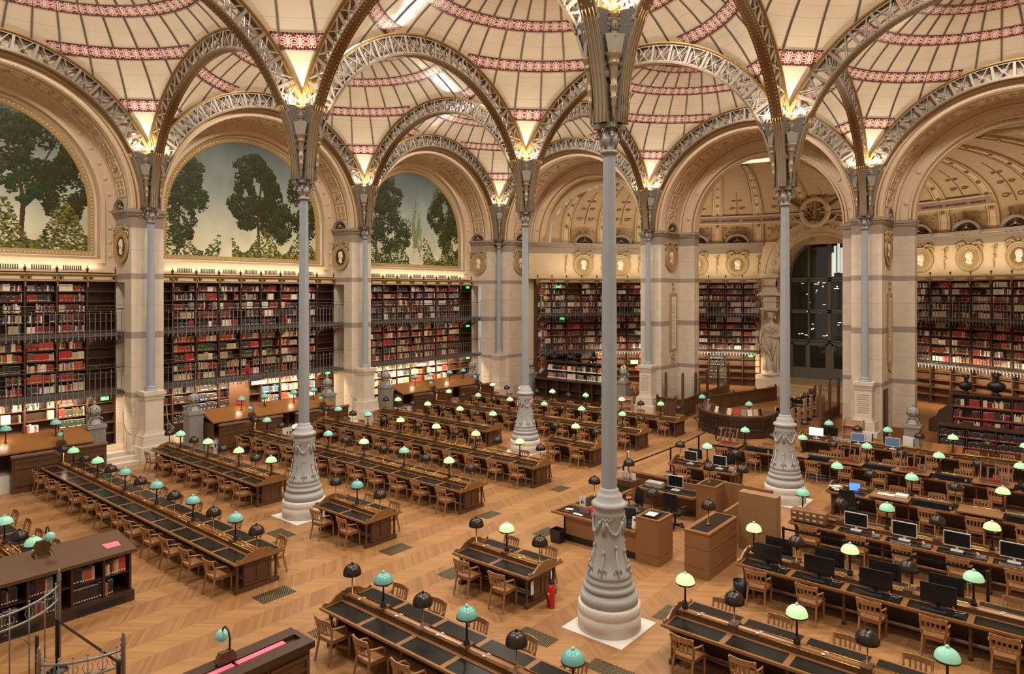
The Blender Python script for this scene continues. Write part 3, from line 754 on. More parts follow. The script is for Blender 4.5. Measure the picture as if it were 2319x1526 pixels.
dr = MB(); revolve(dr, [(8.5, 14.4), (8.35, 14.4), (8.35, 14.5), (8.5, 14.55), (8.5, 16.3)], -EXT, EXT, 60); dr.q((5, 3.0, 16.3), (30, 3.0, 16.3), (30, 13, 16.3), (5, 13, 16.3)); dr.q((5, 3.0, 14.4), (30, 3.0, 14.4), (30, 3.0, 16.3), (5, 3.0, 16.3)); struct(dr.build('ceiling', stone_white))
lu = MB()                                   # plaster lunettes closing the arches beyond the edge of the half dome
for k in range(3):
    xc = S*(k+.5); A, B = [], []
    for q in range(61):
        x = xc-4.05+8.1*q/60; d = math.hypot(x-AX, 3.15-AY); za = DZ+math.sqrt(max(0, 4.05**2-(x-xc)**2))
        c = max(0, min(1, (d-8.5)/(AR-8.5)))**(1/CE); zc = 10.45+3.95*(1-c*c)**(CE/2)
        A.append((x, 3.17, min(zc-.03, za) if d > 8.5 else za)); B.append((x, 3.17, za))
    lu.strip(A, B)
struct(lu.build('wall_back', apse_panel))
vt = MB()
for k in range(-40, 41):
    for q in range(7):
        p = math.radians(k*3+.5+.3*q)
        x, y = apse(p, 8.48)
        if y > 3.2: vt.cb(x, y, 15.15, .025, .03, .34, -p)
struct(vt.build('trim_7', shadow_gap))
PH_R = [math.radians(18.2+9.2*k) for k in range(0, 5)]; PH_L = [math.radians(-19.5-9.1*k) for k in range(0, 5)]
rb = MB(); rg = MB()
def cove_at(ph, t, off=0):
    r, z = cv(max(0, t)); return r-off*math.cos(t), z-off*math.sin(t)
RIBS = [p+math.radians(4.6) for p in PH_R]+[math.radians(13.6), math.radians(4.6), math.radians(-4.6), math.radians(-14.9)]+[p-math.radians(4.55) for p in PH_L]
for ph in RIBS:
    for (w, off, mb, mi, ds) in ((.62, .06, rb, 0, 0), (.04, .09, rg, 0, .36), (.04, .09, rg, 0, -.36), (.03, .09, rg, 0, .2), (.03, .09, rg, 0, -.2)):
        A, B, A0, B0 = [], [], [], []
        for k in range(17):
            t = PI/2*k/16; r, z = cove_at(ph, t, off); r0, z0 = cove_at(ph, t, -.02); f = max(.35, r/AR)
            for L, rr, zz, sd in ((A, r, z, -1), (B, r, z, 1), (A0, r0, z0, -1), (B0, r0, z0, 1)):
                x, y = apse(ph, rr); s = ds*f+sd*w*f/2; L.append((x+s*math.cos(ph), y-s*math.sin(ph), zz))
        n_ = max([q for q in range(17) if min(A[q][1], B[q][1]) > 3.0]+[0])+1
        mb.strip(A[:n_], B[:n_], sm=True); mb.strip(A0[:n_], A[:n_]); mb.strip(B[:n_], B0[:n_])
    for k in range(2, 15, 2):
        r, z = cove_at(ph, PI/2*k/16, .07)
        if apse(ph, r)[1] > 3.0: rg.ball(apx(ph, r, z), .13*max(.4, r/AR), 6, 4, 1, (1, 1, 1))
struct(rb.build('trim_8', apse_paint)); struct(rg.build('trim_9', [gold_paint, gold]))
# painted arabesques on the panels of the half dome, gilt grotesques above the cornice
R = random.Random(11); orn = MB(); arab = MB()
for ph in PH_R+PH_L+[math.radians(9), math.radians(0), math.radians(-10)]:
    for k in range(46):
        s, z = R.uniform(-.85, .85), R.uniform(10.55, 11.5)
        if abs(s) < .7 and z < 11.0: continue
        t = math.asin(min(1, max(0, (z-10.45)/3.95)**(1/CE))); r, zz = cove_at(ph, t, .03); x, y = apse(ph, r)
        orn.ball((x+s*math.cos(ph), y-s*math.sin(ph), zz), R.uniform(.03, .09), 5, 4, 0, (1, 1, R.uniform(.6, 1.6)))
    for sg in (-1, 1):
        for (cx, t0, rad) in ((.34, .33, .26), (.26, .52, .2), (.16, .68, .14)):
            pts = []
            for k in range(14):
                a = k/13*7; q = rad*(1-.6*k/13); t = t0+q*math.sin(a)/9; r, zz = cove_at(ph, t, .02); x, y = apse(ph, r); f = r/AR; s = sg*(cx+q*math.cos(a)*sg*.9)*f*1.3
                pts.append((x+s*math.cos(ph), y-s*math.sin(ph), zz))
            arab.tube(pts, .03, 4)
    pts = [];
    for k in range(8):
        r, zz = cove_at(ph, .25+.09*k, .02); pts.append(apx(ph, r, zz))
    arab.tube(pts, .04, 4, r2=.015)
struct(orn.build('trim_10', carved)); struct(arab.build('trim_11', M('brown_arabesque_paint', srgb('#8d6b45'), .6)))
# inscription band on the half dome
ins = MB(); itx = MB()
revolve(ins, [cove_at(0, .235, .10), cove_at(0, .247, .12), cove_at(0, .26, .1)], math.radians(-33), math.radians(33), 40, 0)
revolve(ins, [cove_at(0, .26, .1), cove_at(0, .36, .1)], math.radians(-32.4), math.radians(32.4), 40, 1)
revolve(ins, [cove_at(0, .36, .1), cove_at(0, .372, .12), cove_at(0, .385, .1)], math.radians(-33), math.radians(33), 40, 0)
for k in range(-60, 61):
    if abs(k) % 9 == 0: continue
    ph = math.radians(k*.52); r, z = cove_at(ph, .31, .11); x, y = apse(ph, r)
    itx.cb(x, y, z, .09, .02, .24, -ph)
    if k % 3: itx.cb(x, y, z+(.1 if k % 2 else -.1), .15, .022, .05, -ph)
struct(ins.build('trim_12', [apse_paint, mauve])); struct(itx.build('trim_13', M('inscription_paint', srgb('#70584c'), .7)))

# ---------------- portrait medallions, pedimented niches
def medallion_meshes():
    rim = MB(); rim.lathe([(.74, 0), (.78, .04), (.74, .09), (.68, .07), (.66, .05)], 32); rim.lathe([(.5, .02), (.52, .07), (.48, .06), (.44, .02)], 32)
    ann = MB(); ann.lathe([(.7, .0), (.68, .055), (.5, .05), (.5, 0)], 32)
    for k in range(26): ann.ball((.59*math.cos(2*PI*k/26), .59*math.sin(2*PI*k/26), .05), .03, 5, 4)
    dish = MB(); dish.lathe([(.5, .05), (.42, .0), (.3, -.03), (.05, -.04)], 32)
    pr = [(.02, -.36), (.2, -.3), (.14, -.17), (.13, -.1), (.2, -.09), (.22, -.02), (.19, .01), (.25, .05), (.2, .14), (.21, .22), (.15, .31), (.03, .36), (-.1, .33), (-.19, .24), (-.2, .1), (-.14, -.02), (-.13, -.14), (-.2, -.24)]
    hd = MB(); hd.prism(pr, lambda x, y, t: (x, y, t), -.03, .06); hd.ball((-.02, .14, .05), .19, 8, 5, 0, (1, 1.05, .35)); hd.ball((.1, .03, .06), .1, 6, 4, 0, (1, 1, .4)); hd.ball((-.05, -.2, .05), .13, 6, 4, 0, (.8, 1, .4))
    rbn = MB(); R = random.Random(3)
    for sg in (-1, 1):
        rbn.tube([(sg*.2, .74, .04), (sg*.4, .9, .08), (sg*.62, .82, .06), (sg*.56, .7, .04), (sg*.74, .6, .05), (sg*.7, .42, .04)], .05, 5)
        for k in range(7): rbn.ball((sg*R.uniform(.3, .78), R.uniform(.62, .95), .05), .06, 5, 4)
    rbn.ball((0, .86, .06), .07, 6, 4)
    return [('gilt_rim', rim.mesh('gilt_rim', gold_paint)), ('ring', ann.mesh('ring', M('medallion_ring', srgb('#b39c76'), .5, .2, var=.15, scale=20))), ('gilt_dish', dish.mesh('gilt_dish', M('medallion_gilt_ground', srgb('#b8955a'), .4, .3))), ('profile_head', hd.mesh('profile_head', marble)), ('ribbon', rbn.mesh('ribbon', carved))]
MED = medallion_meshes()
def medallion(p, nrm_rz, label, sc=1):
    r = thing('portrait_medallion', label, 'medallion', p, 0, None); r.rotation_euler = (PI/2, 0, nrm_rz); r.scale = (sc, sc, sc)
    for n, me in MED: part(n, me, r)
def niche_meshes():
    a = MB(); n = 16
    th = [PI*k/n for k in range(n+1)]
    for r0, r1, d in ((.78, .68, .16), (.68, .6, .1)):
        for q in range(n):
            a.prism([(r0*math.cos(th[q]), r0*.8*math.sin(th[q])), (r0*math.cos(th[q+1]), r0*.8*math.sin(th[q+1])), (r1*math.cos(th[q+1]), r1*.8*math.sin(th[q+1])), (r1*math.cos(th[q]), r1*.8*math.sin(th[q]))], lambda x, y, t: (x, y, t), 0, d)
    a.box(-.82, .82, -.1, 0, 0, .2); a.box(-.74, .74, -.18, -.1, 0, .12)
    for k in range(-2, 3): a.box(k*.32-.07, k*.32+.07, -.26, -.17, 0, .12)
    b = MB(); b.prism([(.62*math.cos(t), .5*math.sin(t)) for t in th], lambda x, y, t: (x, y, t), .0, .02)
    f = MB(); f.ball((0, .2, .08), .1, 6, 5); f.ball((0, .36, .07), .05, 6, 4)
    for sg in (-1, 1):
        f.ball((sg*.15, .12, .07), .07, 6, 4); f.ball((sg*.28, .1, .06), .05, 6, 4)
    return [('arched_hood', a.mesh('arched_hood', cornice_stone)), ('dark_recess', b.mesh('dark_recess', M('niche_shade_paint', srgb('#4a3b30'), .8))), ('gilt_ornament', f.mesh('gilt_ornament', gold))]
NIC = niche_meshes()
def niche(p, rz, label, sc=1):
    r = thing('arched_niche_hood', label, 'wall ornament', p, 0, None); r.rotation_euler = (PI/2, 0, rz); r.scale = (sc, sc, sc)
    for n, me in NIC: part(n, me, r)
PN = {0: 'far corner pier', 1: 'second left-wall pier', 2: 'nearest left-wall pier'}
for k in range(3):
    y = -S*k-.65
    medallion((-1.25, y-.01, 8.95), 0, f'oval-looking gilt portrait medallion on the side of the {PN[k]}', .95)
    niche((-1.25, y-.01, 10.5), 0, f'small arched gilt hood on the cornice above the medallion of the {PN[k]}', .8)
for k, nm in ((0, 'far corner pier'), (1, 'back pier with the framed inscription'), (2, 'pier right of the glass doors')):
    x = S*k+.65
    medallion((x+.01, 1.5, 9.0), PI/2, f'gilt portrait medallion seen sideways, facing right, on the {nm}', 1)
    niche((x+.01, 1.5, 10.5), PI/2, f'arched gilt hood above the sideways medallion, {nm}', .9)
def apsemed(ph, txt):
    x, y = apse(ph, AR-.02); medallion((x, y, 8.95), -ph, f'round gilt portrait medallion on the curved wall, {txt}')
    x, y = apse(ph, AR-.2); niche((x, y, 10.46), -ph, f'arched hood with gilt figure on the curved cornice, {txt}')
for i, ph in enumerate(PH_R[:4]): apsemed(ph, f'{nth(i)} one right of the glass doors')
for i, ph in enumerate(PH_L): apsemed(ph, f'{nth(i)} one left of the glass doors')
def drops():
    f = MB(); R = random.Random(2)
    for k in range(16): f.ball((R.uniform(-.14, .14)*(1-k/20), .55-k*.075, .03), R.uniform(.03, .075), 5, 4)
    f.tube([(0, .6, .02), (0, -.65, .02)], .02, 4)
    return f.mesh('trim', carved)
DRP = drops()
for ph in RIBS:
    if DP0-.02 < ph < DP1+.02: continue
    x, y = apse(ph, AR-.01); o = bpy.data.objects.new('trim_14', DRP); COL.objects.link(o); o.location = (x, y, 9.0); o.rotation_euler = (PI/2, 0, -ph); struct(o)
# framed inscription tables on the two back piers
for k, nm in ((1, 'first back-wall pier'), (2, 'pier right of the glass doors')):
    x = S*k+.65
    r = thing('inscription_plaque', f'tall narrow white inscription in a gilt frame on the {nm}', 'plaque', (x+.02, 1.75, 3.65))
    p = MB(); p.box(0, .03, -.3, .3, .12, 3.2); p.build('panel', stone_white, r)
    f = MB()
    for a in ((-.42, -.3), (.3, .42)): f.box(0, .07, a[0], a[1], 0, 3.32)
    f.box(0, .07, -.3, .3, 0, .12); f.box(0, .07, -.3, .3, 3.2, 3.32); f.build('frame', gold_paint, r)
    t = MB()
    for i in range(24):
        if i % 8 == 7: continue
        t.box(.03, .034, -.22+.03*(i % 3), .22-.04*(i % 2), .3+i*.118, .33+i*.118)
    t.build('lettering', M('grey_lettering', srgb('#8d857b'), .7), r)
    c = MB(); R = random.Random(k)
    for i in range(10): c.ball((.03, R.uniform(-.1, .1), 3.5+.05*i), .06, 5, 4)
    for i in range(12): c.ball((.03, R.uniform(-.22, .22), -.2-.045*i), .055, 5, 4)
    c.build('ornament', carved, r)
# ---------------- murals in the lunettes of the left wall
def to_lin(a): return np.where(a <= .04045, a/12.92, ((a+.055)/1.055)**2.4)
def fnoise(h, w, cells, g):
    a = g.random((cells+2, cells*2+2)); yy = np.linspace(0, cells, h)[:, None]; xx = np.linspace(0, cells*2, w)[None, :]
    y0 = yy.astype(int); x0 = xx.astype(int); fy = yy-y0; fx = xx-x0; fy = fy*fy*(3-2*fy); fx = fx*fx*(3-2*fx)
    return (a[y0, x0]*(1-fx)+a[y0, x0+1]*fx)*(1-fy)+(a[y0+1, x0]*(1-fx)+a[y0+1, x0+1]*fx)*fy
def mural(idx, yc, label, trees, bushes, trunks):
    g = np.random.default_rng(idx+20); Wp, Hp = 560, 408
    v = np.linspace(0, 1, Hp)[:, None, None]
    stops = [(0, '#dcd2ae'), (.25, '#bcbda4'), (.55, '#939c94'), (.8, '#6f7a76'), (1, '#525b58')]
    im = np.zeros((Hp, Wp, 3)); cs = np.array([[int(h[i:i+2], 16)/255 for i in (1, 3, 5)] for _, h in stops]); ps = [p for p, _ in stops]
    for c in range(3): im[..., c] = np.interp(np.linspace(0, 1, Hp), ps, cs[:, c])[:, None]
    im *= (.92+.16*fnoise(Hp, Wp, 5, g)+.06*fnoise(Hp, Wp, 14, g))[..., None]
    def disc(x, y, r, col, ar=1):
        x0, x1, y0, y1 = int(max(0, x-r-1)), int(min(Wp, x+r+2)), int(max(0, y-r-1)), int(min(Hp, y+r+2))
        if x1 <= x0 or y1 <= y0: return
        Y, X = np.mgrid[y0:y1, x0:x1]; m = ((X-x)**2+((Y-y)*ar)**2) < r*r
        im[y0:y1, x0:x1][m] = col
    def branch(pts, w):
        P = np.array(pts, float)*[Wp, Hp]
        for a, b in zip(P, P[1:]):
            n = int(max(abs(b-a).max(), 1)*1.5)
            for t in np.linspace(0, 1, n): p = a+(b-a)*t; disc(p[0], p[1], max(1, w), np.array([.27, .2, .12])*(.8+.4*g.random()))
            w *= .8
    def crown(cx, cy, rx, ry, n, dark, lite, leaf=3.4):
        n = int(n*2.6)
        lobes = [(cx+rx*.82*math.cos(a)*g.random()**.4, cy+ry*.82*math.sin(a)*g.random()**.4, .14+.2*g.random()) for a in g.random(30)*2*PI]
        d, l = np.array(dark), np.array(lite)
        for k in range(n):
            lx, ly, lr = lobes[g.integers(len(lobes))]; a = g.random()*2*PI; q = g.random()**.6
            x = lx+lr*rx*q*math.cos(a); y = ly+lr*ry*q*math.sin(a)
            t = np.clip(.25+.5*(y-ly)/(lr*ry+1e-6)*.6+.3*(g.random()-.3), 0, 1)*(k/n)
            disc(x*Wp, y*Hp, leaf*(.5+.8*g.random()), (d*(1-t)+l*t)*(.85+.3*g.random()), 1+.6*g.random())
    for b in trunks: branch(*b)
    for t in trees: crown(*t)
    for b in trunks[:1]: branch(b[0], b[1]*.55)
    for (x0, x1, h, n, lite) in bushes:
        for k in range(int(n*2.2)):
            x = x0+(x1-x0)*g.random(); y = h*g.random()**1.5*(.7+.5*math.sin(x*23)); t = g.random()*.9
            disc(x*Wp, y*Hp, 2.2+3.2*g.random(), np.array([.16, .2, .09])*(1-t)+np.array(lite)*t, 1.5)
    mb = MB(); r = 4.0; W = Wleft(yc)
    S_ = np.linspace(-r, r, Wp); Z_ = np.linspace(8.74, DZ+r, Hp)
    SS, ZZ = np.meshgrid(S_, Z_); V = np.stack([np.full(SS.size, -2.26), yc+SS.ravel(), ZZ.ravel()], 1)
    sc = (SS[:-1, :-1]+SS[1:, 1:])/2; zc = (ZZ[:-1, :-1]+ZZ[1:, 1:])/2; ok = (zc < DZ) | (sc**2+(zc-DZ)**2 < r*r)
    I = np.arange(SS.size).reshape(Hp, Wp); F = np.stack([I[:-1, :-1], I[1:, :-1], I[1:, 1:], I[:-1, 1:]], -1)[ok]
    off = np.array([-2.26, yc, 8.74]); me = bpy.data.meshes.new('mural_painting')
    me.from_pydata((V-off).tolist(), [], F.tolist()); ca = me.color_attributes.new('Col', 'FLOAT_COLOR', 'POINT')
    rgba = np.ones((SS.size, 4), dtype=np.float32); rgba[:, :3] = to_lin(np.clip(im.reshape(-1, 3), 0, 1)); ca.data.foreach_set('color', rgba.ravel())
    me.materials.append(shared('mural', lambda: vcol_mat('oil_mural', .55)))
    o = bpy.data.objects.new('mural_painting', me); COL.objects.link(o); o.location = off
    b = MB(); b.box(-.03, -.005, -4, 4, 0, 1.8); b.build('canvas_backing', walnut, o)
    tag(o, label, 'painting')
G1, G2, Y1 = (.15, .19, .09), (.40, .44, .22), (.50, .46, .18)
DK = (.16, .165, .085)
mural(0, -5.6, 'arched woodland mural nearest the back corner, pale poplars between two tree masses',
      [(.1, .62, .2, .4, 1500, DK, G2), (.22, .72, .18, .22, 1200, DK, (.33, .37, .18)), (.28, .3, .2, .26, 1100, G1, (.3, .33, .14)), (.52, .42, .045, .3, 300, (.42, .46, .32), (.55, .58, .42), 3), (.56, .3, .03, .2, 160, (.45, .49, .35), (.57, .6, .45), 3), (.86, .58, .2, .33, 1700, DK, (.38, .38, .17)), (.74, .55, .1, .2, 500, DK, (.36, .37, .17)), (.93, .3, .16, .3, 900, DK, (.4, .4, .16))],
      [(0, .45, .22, 350, (.38, .42, .2)), (.6, 1, .25, 420, (.5, .5, .2))], [([(.12, .0), (.13, .4), (.1, .8)], 4), ([(.88, .0), (.87, .4), (.9, .75)], 3.5), ([(.87, .35), (.75, .5)], 2)])
mural(1, -16.8, 'arched woodland mural in the middle, one broad leafy tree against a pale sky',
      [(.1, .66, .12, .25, 900, DK, G2), (.16, .5, .09, .2, 500, G1, (.34, .38, .18)), (.08, .3, .1, .25, 600, DK, G2), (.58, .6, .17, .3, 2200, DK, (.29, .33, .13)), (.6, .38, .2, .24, 1500, DK, (.27, .31, .12)), (.46, .45, .1, .14, 500, DK, (.3, .34, .15)), (.5, .8, .09, .1, 300, DK, G2), (.9, .5, .13, .4, 1300, DK, (.36, .34, .14)), (.75, .32, .1, .2, 500, DK, G2)],
      [(0, .32, .2, 120, (.45, .48, .25)), (.4, 1, .22, 620, (.62, .58, .24))], [([(.58, .0), (.57, .35), (.6, .75)], 5), ([(.57, .3), (.47, .5), (.42, .6)], 2.5), ([(.06, .0), (.08, .5)], 3)])
mural(2, -28, 'arched woodland mural at the left edge, tall tree with bare winding branches',
      [(.62, .7, .14, .22, 900, DK, G2), (.8, .72, .2, .3, 2000, DK, (.3, .32, .14)), (.9, .45, .14, .3, 1300, DK, (.33, .33, .14)), (.45, .6, .1, .12, 260, G1, (.26, .36, .14)), (.7, .42, .1, .12, 420, G1, (.22, .36, .13)), (.2, .6, .2, .4, 1500, DK, G2), (.55, .85, .2, .12, 500, DK, G2)],
      [(.4, 1, .3, 900, (.6, .55, .24)), (0, .5, .25, 400, (.4, .44, .2))], [([(.7, .1), (.71, .35), (.68, .55), (.62, .8)], 6), ([(.69, .5), (.8, .62), (.86, .8)], 3), ([(.72, .3), (.84, .5), (.95, .52)], 3), ([(.66, .6), (.58, .72), (.6, .9)], 2.5)])

# ---------------- wall bookcases with galleries; every book is first collected as a box
BOOKS = []                                  # (centre xyz, rz, thickness, depth, height, colour, where, index)
PAL = {'dk': '#2b211c', 'dk2': '#38291f', 'mar': '#571c1b', 'red': '#a8241d', 'red2': '#8a2a20', 'org': '#b8492a', 'bei': '#b09a78', 'wht': '#ded2bd', 'cre': '#cbb894', 'grn': '#33402c', 'navy': '#232a3c', 'gry': '#7d776e', 'blu': '#3d6a86', 'brn': '#6a4128', 'yel': '#c9ae62'}
PALN = {'dk': 'black-brown', 'dk2': 'dark brown', 'mar': 'maroon', 'red': 'bright red', 'red2': 'brick red', 'org': 'orange-red', 'bei': 'beige', 'wht': 'off-white', 'cre': 'cream', 'grn': 'dark green', 'navy': 'navy', 'gry': 'grey', 'blu': 'blue', 'brn': 'brown', 'yel': 'yellowish'}
PALC = {k: srgb(v) for k, v in PAL.items()}
MIX = {'top': ['dk', 'mar', 'navy', 'wht', 'gry', 'bei', 'mar', 'dk2', 'red2'], 'mid': ['red', 'org', 'dk', 'brn', 'cre', 'red2', 'grn', 'bei', 'wht', 'dk2'], 'low': ['wht', 'cre', 'dk', 'org', 'wht', 'gry', 'red', 'grn', 'bei'],
       'apt': ['dk', 'mar', 'wht', 'bei', 'cre', 'brn', 'red2', 'gry'], 'apm': ['brn', 'org', 'dk', 'red2', 'mar', 'wht', 'bei', 'dk2'], 'new': ['wht', 'org', 'red', 'blu', 'bei', 'grn', 'dk', 'yel', 'wht', 'gry'], 'law': ['dk', 'dk', 'navy'], 'lawr': ['red2', 'mar', 'cre', 'dk2']}
BR = random.Random(42)
def fill(T, s0, s1, z, hmax, mix, where, rz, dens=.9, dep=.2, front=0.0, tmin=.03, tmax=.06):
    """books along one shelf; T maps (s, depth, z) to the room; depth grows into the shelf"""
    s = s0+.02; i = 0
    while s < s1-.06:
        if BR.random() > dens: s += BR.uniform(.1, .45); continue
        key = BR.choice(MIX[mix]); key2 = BR.choice(MIX[mix]); setrun = BR.random() < .6
        h0 = hmax*BR.uniform(.66, .92); t0 = BR.uniform(tmin, tmax); n = BR.randint(3, 12)
        for _ in range(n):
            k = key if setrun else BR.choice((key, key2, BR.choice(MIX[mix]))); t = t0 if setrun else BR.uniform(tmin, tmax); h = h0 if setrun else hmax*BR.uniform(.6, .94)
            if s+t > s1-.02: break
            BOOKS.append((T(s+t/2, front+dep/2+.01, z), rz, t*.95, dep, h, k, where, i)); s += t; i += 1
TIER = {1: [.52, 1.0, 1.45, 1.9, 2.35], 2: [2.95, 3.38, 3.82, 4.26, 4.7], 3: [5.38, 5.8, 6.22, 6.65, 7.07]}
def bookcase(root, T, n, mw, s0, rz, plan, where, top, hs, world=True):
    up = MB(); bk = MB(); co = MB(); br = MB(); pl = MB()
    for k in range(n+1):
        s = s0+mw*k
        up = MB(); up.cb(*T(s, .2, (top-.3)/2+.25), .07, .46, top-.8, rz); up.build('upright', walnut, root, world)
        br = MB(); br.cb(*T(s, -.12, top-.25), .07, .22, .1, rz, 1); br.cb(*T(s, -.06, top-.42), .05, .1, .26, rz, 1); br.ball(T(s, -.02, top+.2), .06, 6, 4, 2); br.cb(*T(s, -.02, top+.07), .05, .05, .2, rz, 2); br.ball(T(s, -.02, top+.3), .03, 5, 3, 2)
        br.build('bracket', [walnut, gold, dark_metal], root, world)
        for z in (2.9, 5.2): br = MB(); br.bar(T(s, -.02, z-.42), T(s, -.62, z-.08), .05, .09, m=1); br.cb(*T(s, -.3, z-.06), .05, .6, .06, rz, 1); br.build('bracket', [walnut, gold, dark_metal], root, world)
    for k in range(n):
        s = s0+mw*(k+.5)
        sh = MB()
        for t in (1, 2, 3):
            for z in TIER[t]: sh.cb(*T(s, .2, z-.015), mw-.07, .4, .03, rz)
        sh.cb(*T(s, .41, top/2), mw, .03, top-.3, rz, 1)
        sh.build('shelf_unit', [shelf_wood, back_wood], root, world)
        co.cb(*T(s, .05, top-.17), mw, .34, .3, rz); co.cb(*T(s, -.13, top-.02), mw+.02, .16, .07, rz); pl.cb(*T(s, -.13, top-.18), mw*.62, .03, .13, rz)
        co.cb(*T(s, -.1, top-.3), mw, .1, .05, rz)
        for x in (-.42, -.38, .38, .42):
            pl.cb(*T(s+x*mw, -.13, top-.18), .03, .03, .1, rz, 1)
    co.build('gilt_cornice', gold_paint, root, world)
    pl.build('name_board', [paint, walnut], root, world)
    for k in range(n):
        for t in (1, 2, 3):
            for q, z in enumerate(TIER[t]):
                p = plan(k, t, q)
                if not p: continue
                mix, dens = p; zn = TIER[t][q+1] if q < 4 else (2.75 if t == 1 else 5.1 if t == 2 else top-.35)
                hmax = min(zn-z-.05, .38)
                if hmax < .15: continue
                fill(T, s0+mw*k+.05, s0+mw*(k+1)-.05, z, hmax, mix, (where, k, t, q), rz, dens)
def gallery(root, T, length, s0, rz, z, d0=0.0, seg=1, every=.2):
    """floor slab, rails and balusters; T as above, d0 = wall side, slab reaches .92 out"""
    sl = MB(); hr = MB(); tr = MB(); n = seg
    for k in range(n):
        s = s0+length*(k+.5)/n; L = length/n
        sl.cb(*T(s, -.44, z-.09), L+.01, .95, .14, rz, 0)
        hr.cb(*T(s, -.86, z+.98), L+.01, .07, .035, rz)
        for zz, dd in ((z+1.12, -.84), (z+.8, -.88), (z+.1, -.88)): tr.cb(*T(s, dd, zz), L+.01, .014, .014, rz)
    for k in range(int(length/1.1)+1): tr.cb(*T(s0+1.1*k+.05, -.84, z+1.05), .014, .014, .14, rz)
    sl.build('floor_slab', slab_grey, root, world=True); hr.build('handrail', walnut, root, world=True); tr.build('thin_rail', steel, root, world=True)
    nb = int(length/every); wl = wloc(root)
    for k in range(nb):
        p = Vector(T(s0+(k+.5)*length/nb, -.93, z))-wl
        part('baluster', BAL[k % 2], root, p, rz)
def bal(h):
    b = MB(); b.box(-.012, .012, -.012, .012, -.22, h); b.ball((0, 0, -.24), .035, 6, 4); b.ball((0, 0, -.12), .03, 6, 4); b.ball((0, 0, -.32), .018, 5, 3)
    return b.mesh('baluster', steel)
BAL = [bal(.92), bal(.82)]
BN = ['bay below farthest mural', 'bay below middle mural', 'bay below left-edge mural']
for k in range(3):
    yc = -S*(k+.5); W = Wleft(yc); T = (lambda W: lambda s, d, z: W(s, 1.95+d, z))(W)
    def plan(m, t, q, k=k):
        if m == 8 or m == 0: return None
        if t == 3: return ('top', .93)
        if t == 2: return ('mid', .95)
        if k == 1 and m >= 4 and q > 0: return ('new' if m % 2 else 'low', .97) if m != 4 else None
        if k == 0 and m < 8: return ('low' if m % 3 else 'new', .97) if m != 7 else None
        if k == 2: return (('mid', .8) if m == 7 else ('low', .5)) if q > 0 else None
        return ('law', .8) if m < 4 and q > 0 else None
    r = thing('wall_bookcase', f'tall three-tier walnut bookcase with gilt cornice filling the {BN[k]}', 'bookcase', W(0, 1.95, .5))
    bookcase(r, T, 9, 1.1, -4.95, PI/2, plan, BN[k], 7.8, 0)
    for z, nm in ((2.9, 'lower'), (5.35, 'upper')):
        g = thing('gallery_balcony', f'{nm} iron gallery with balusters in the {BN[k]}', 'gallery', W(0, 1.5, z))
        gallery(g, T, 9.9, -4.95, PI/2, z)
DPH = math.radians(3.8)
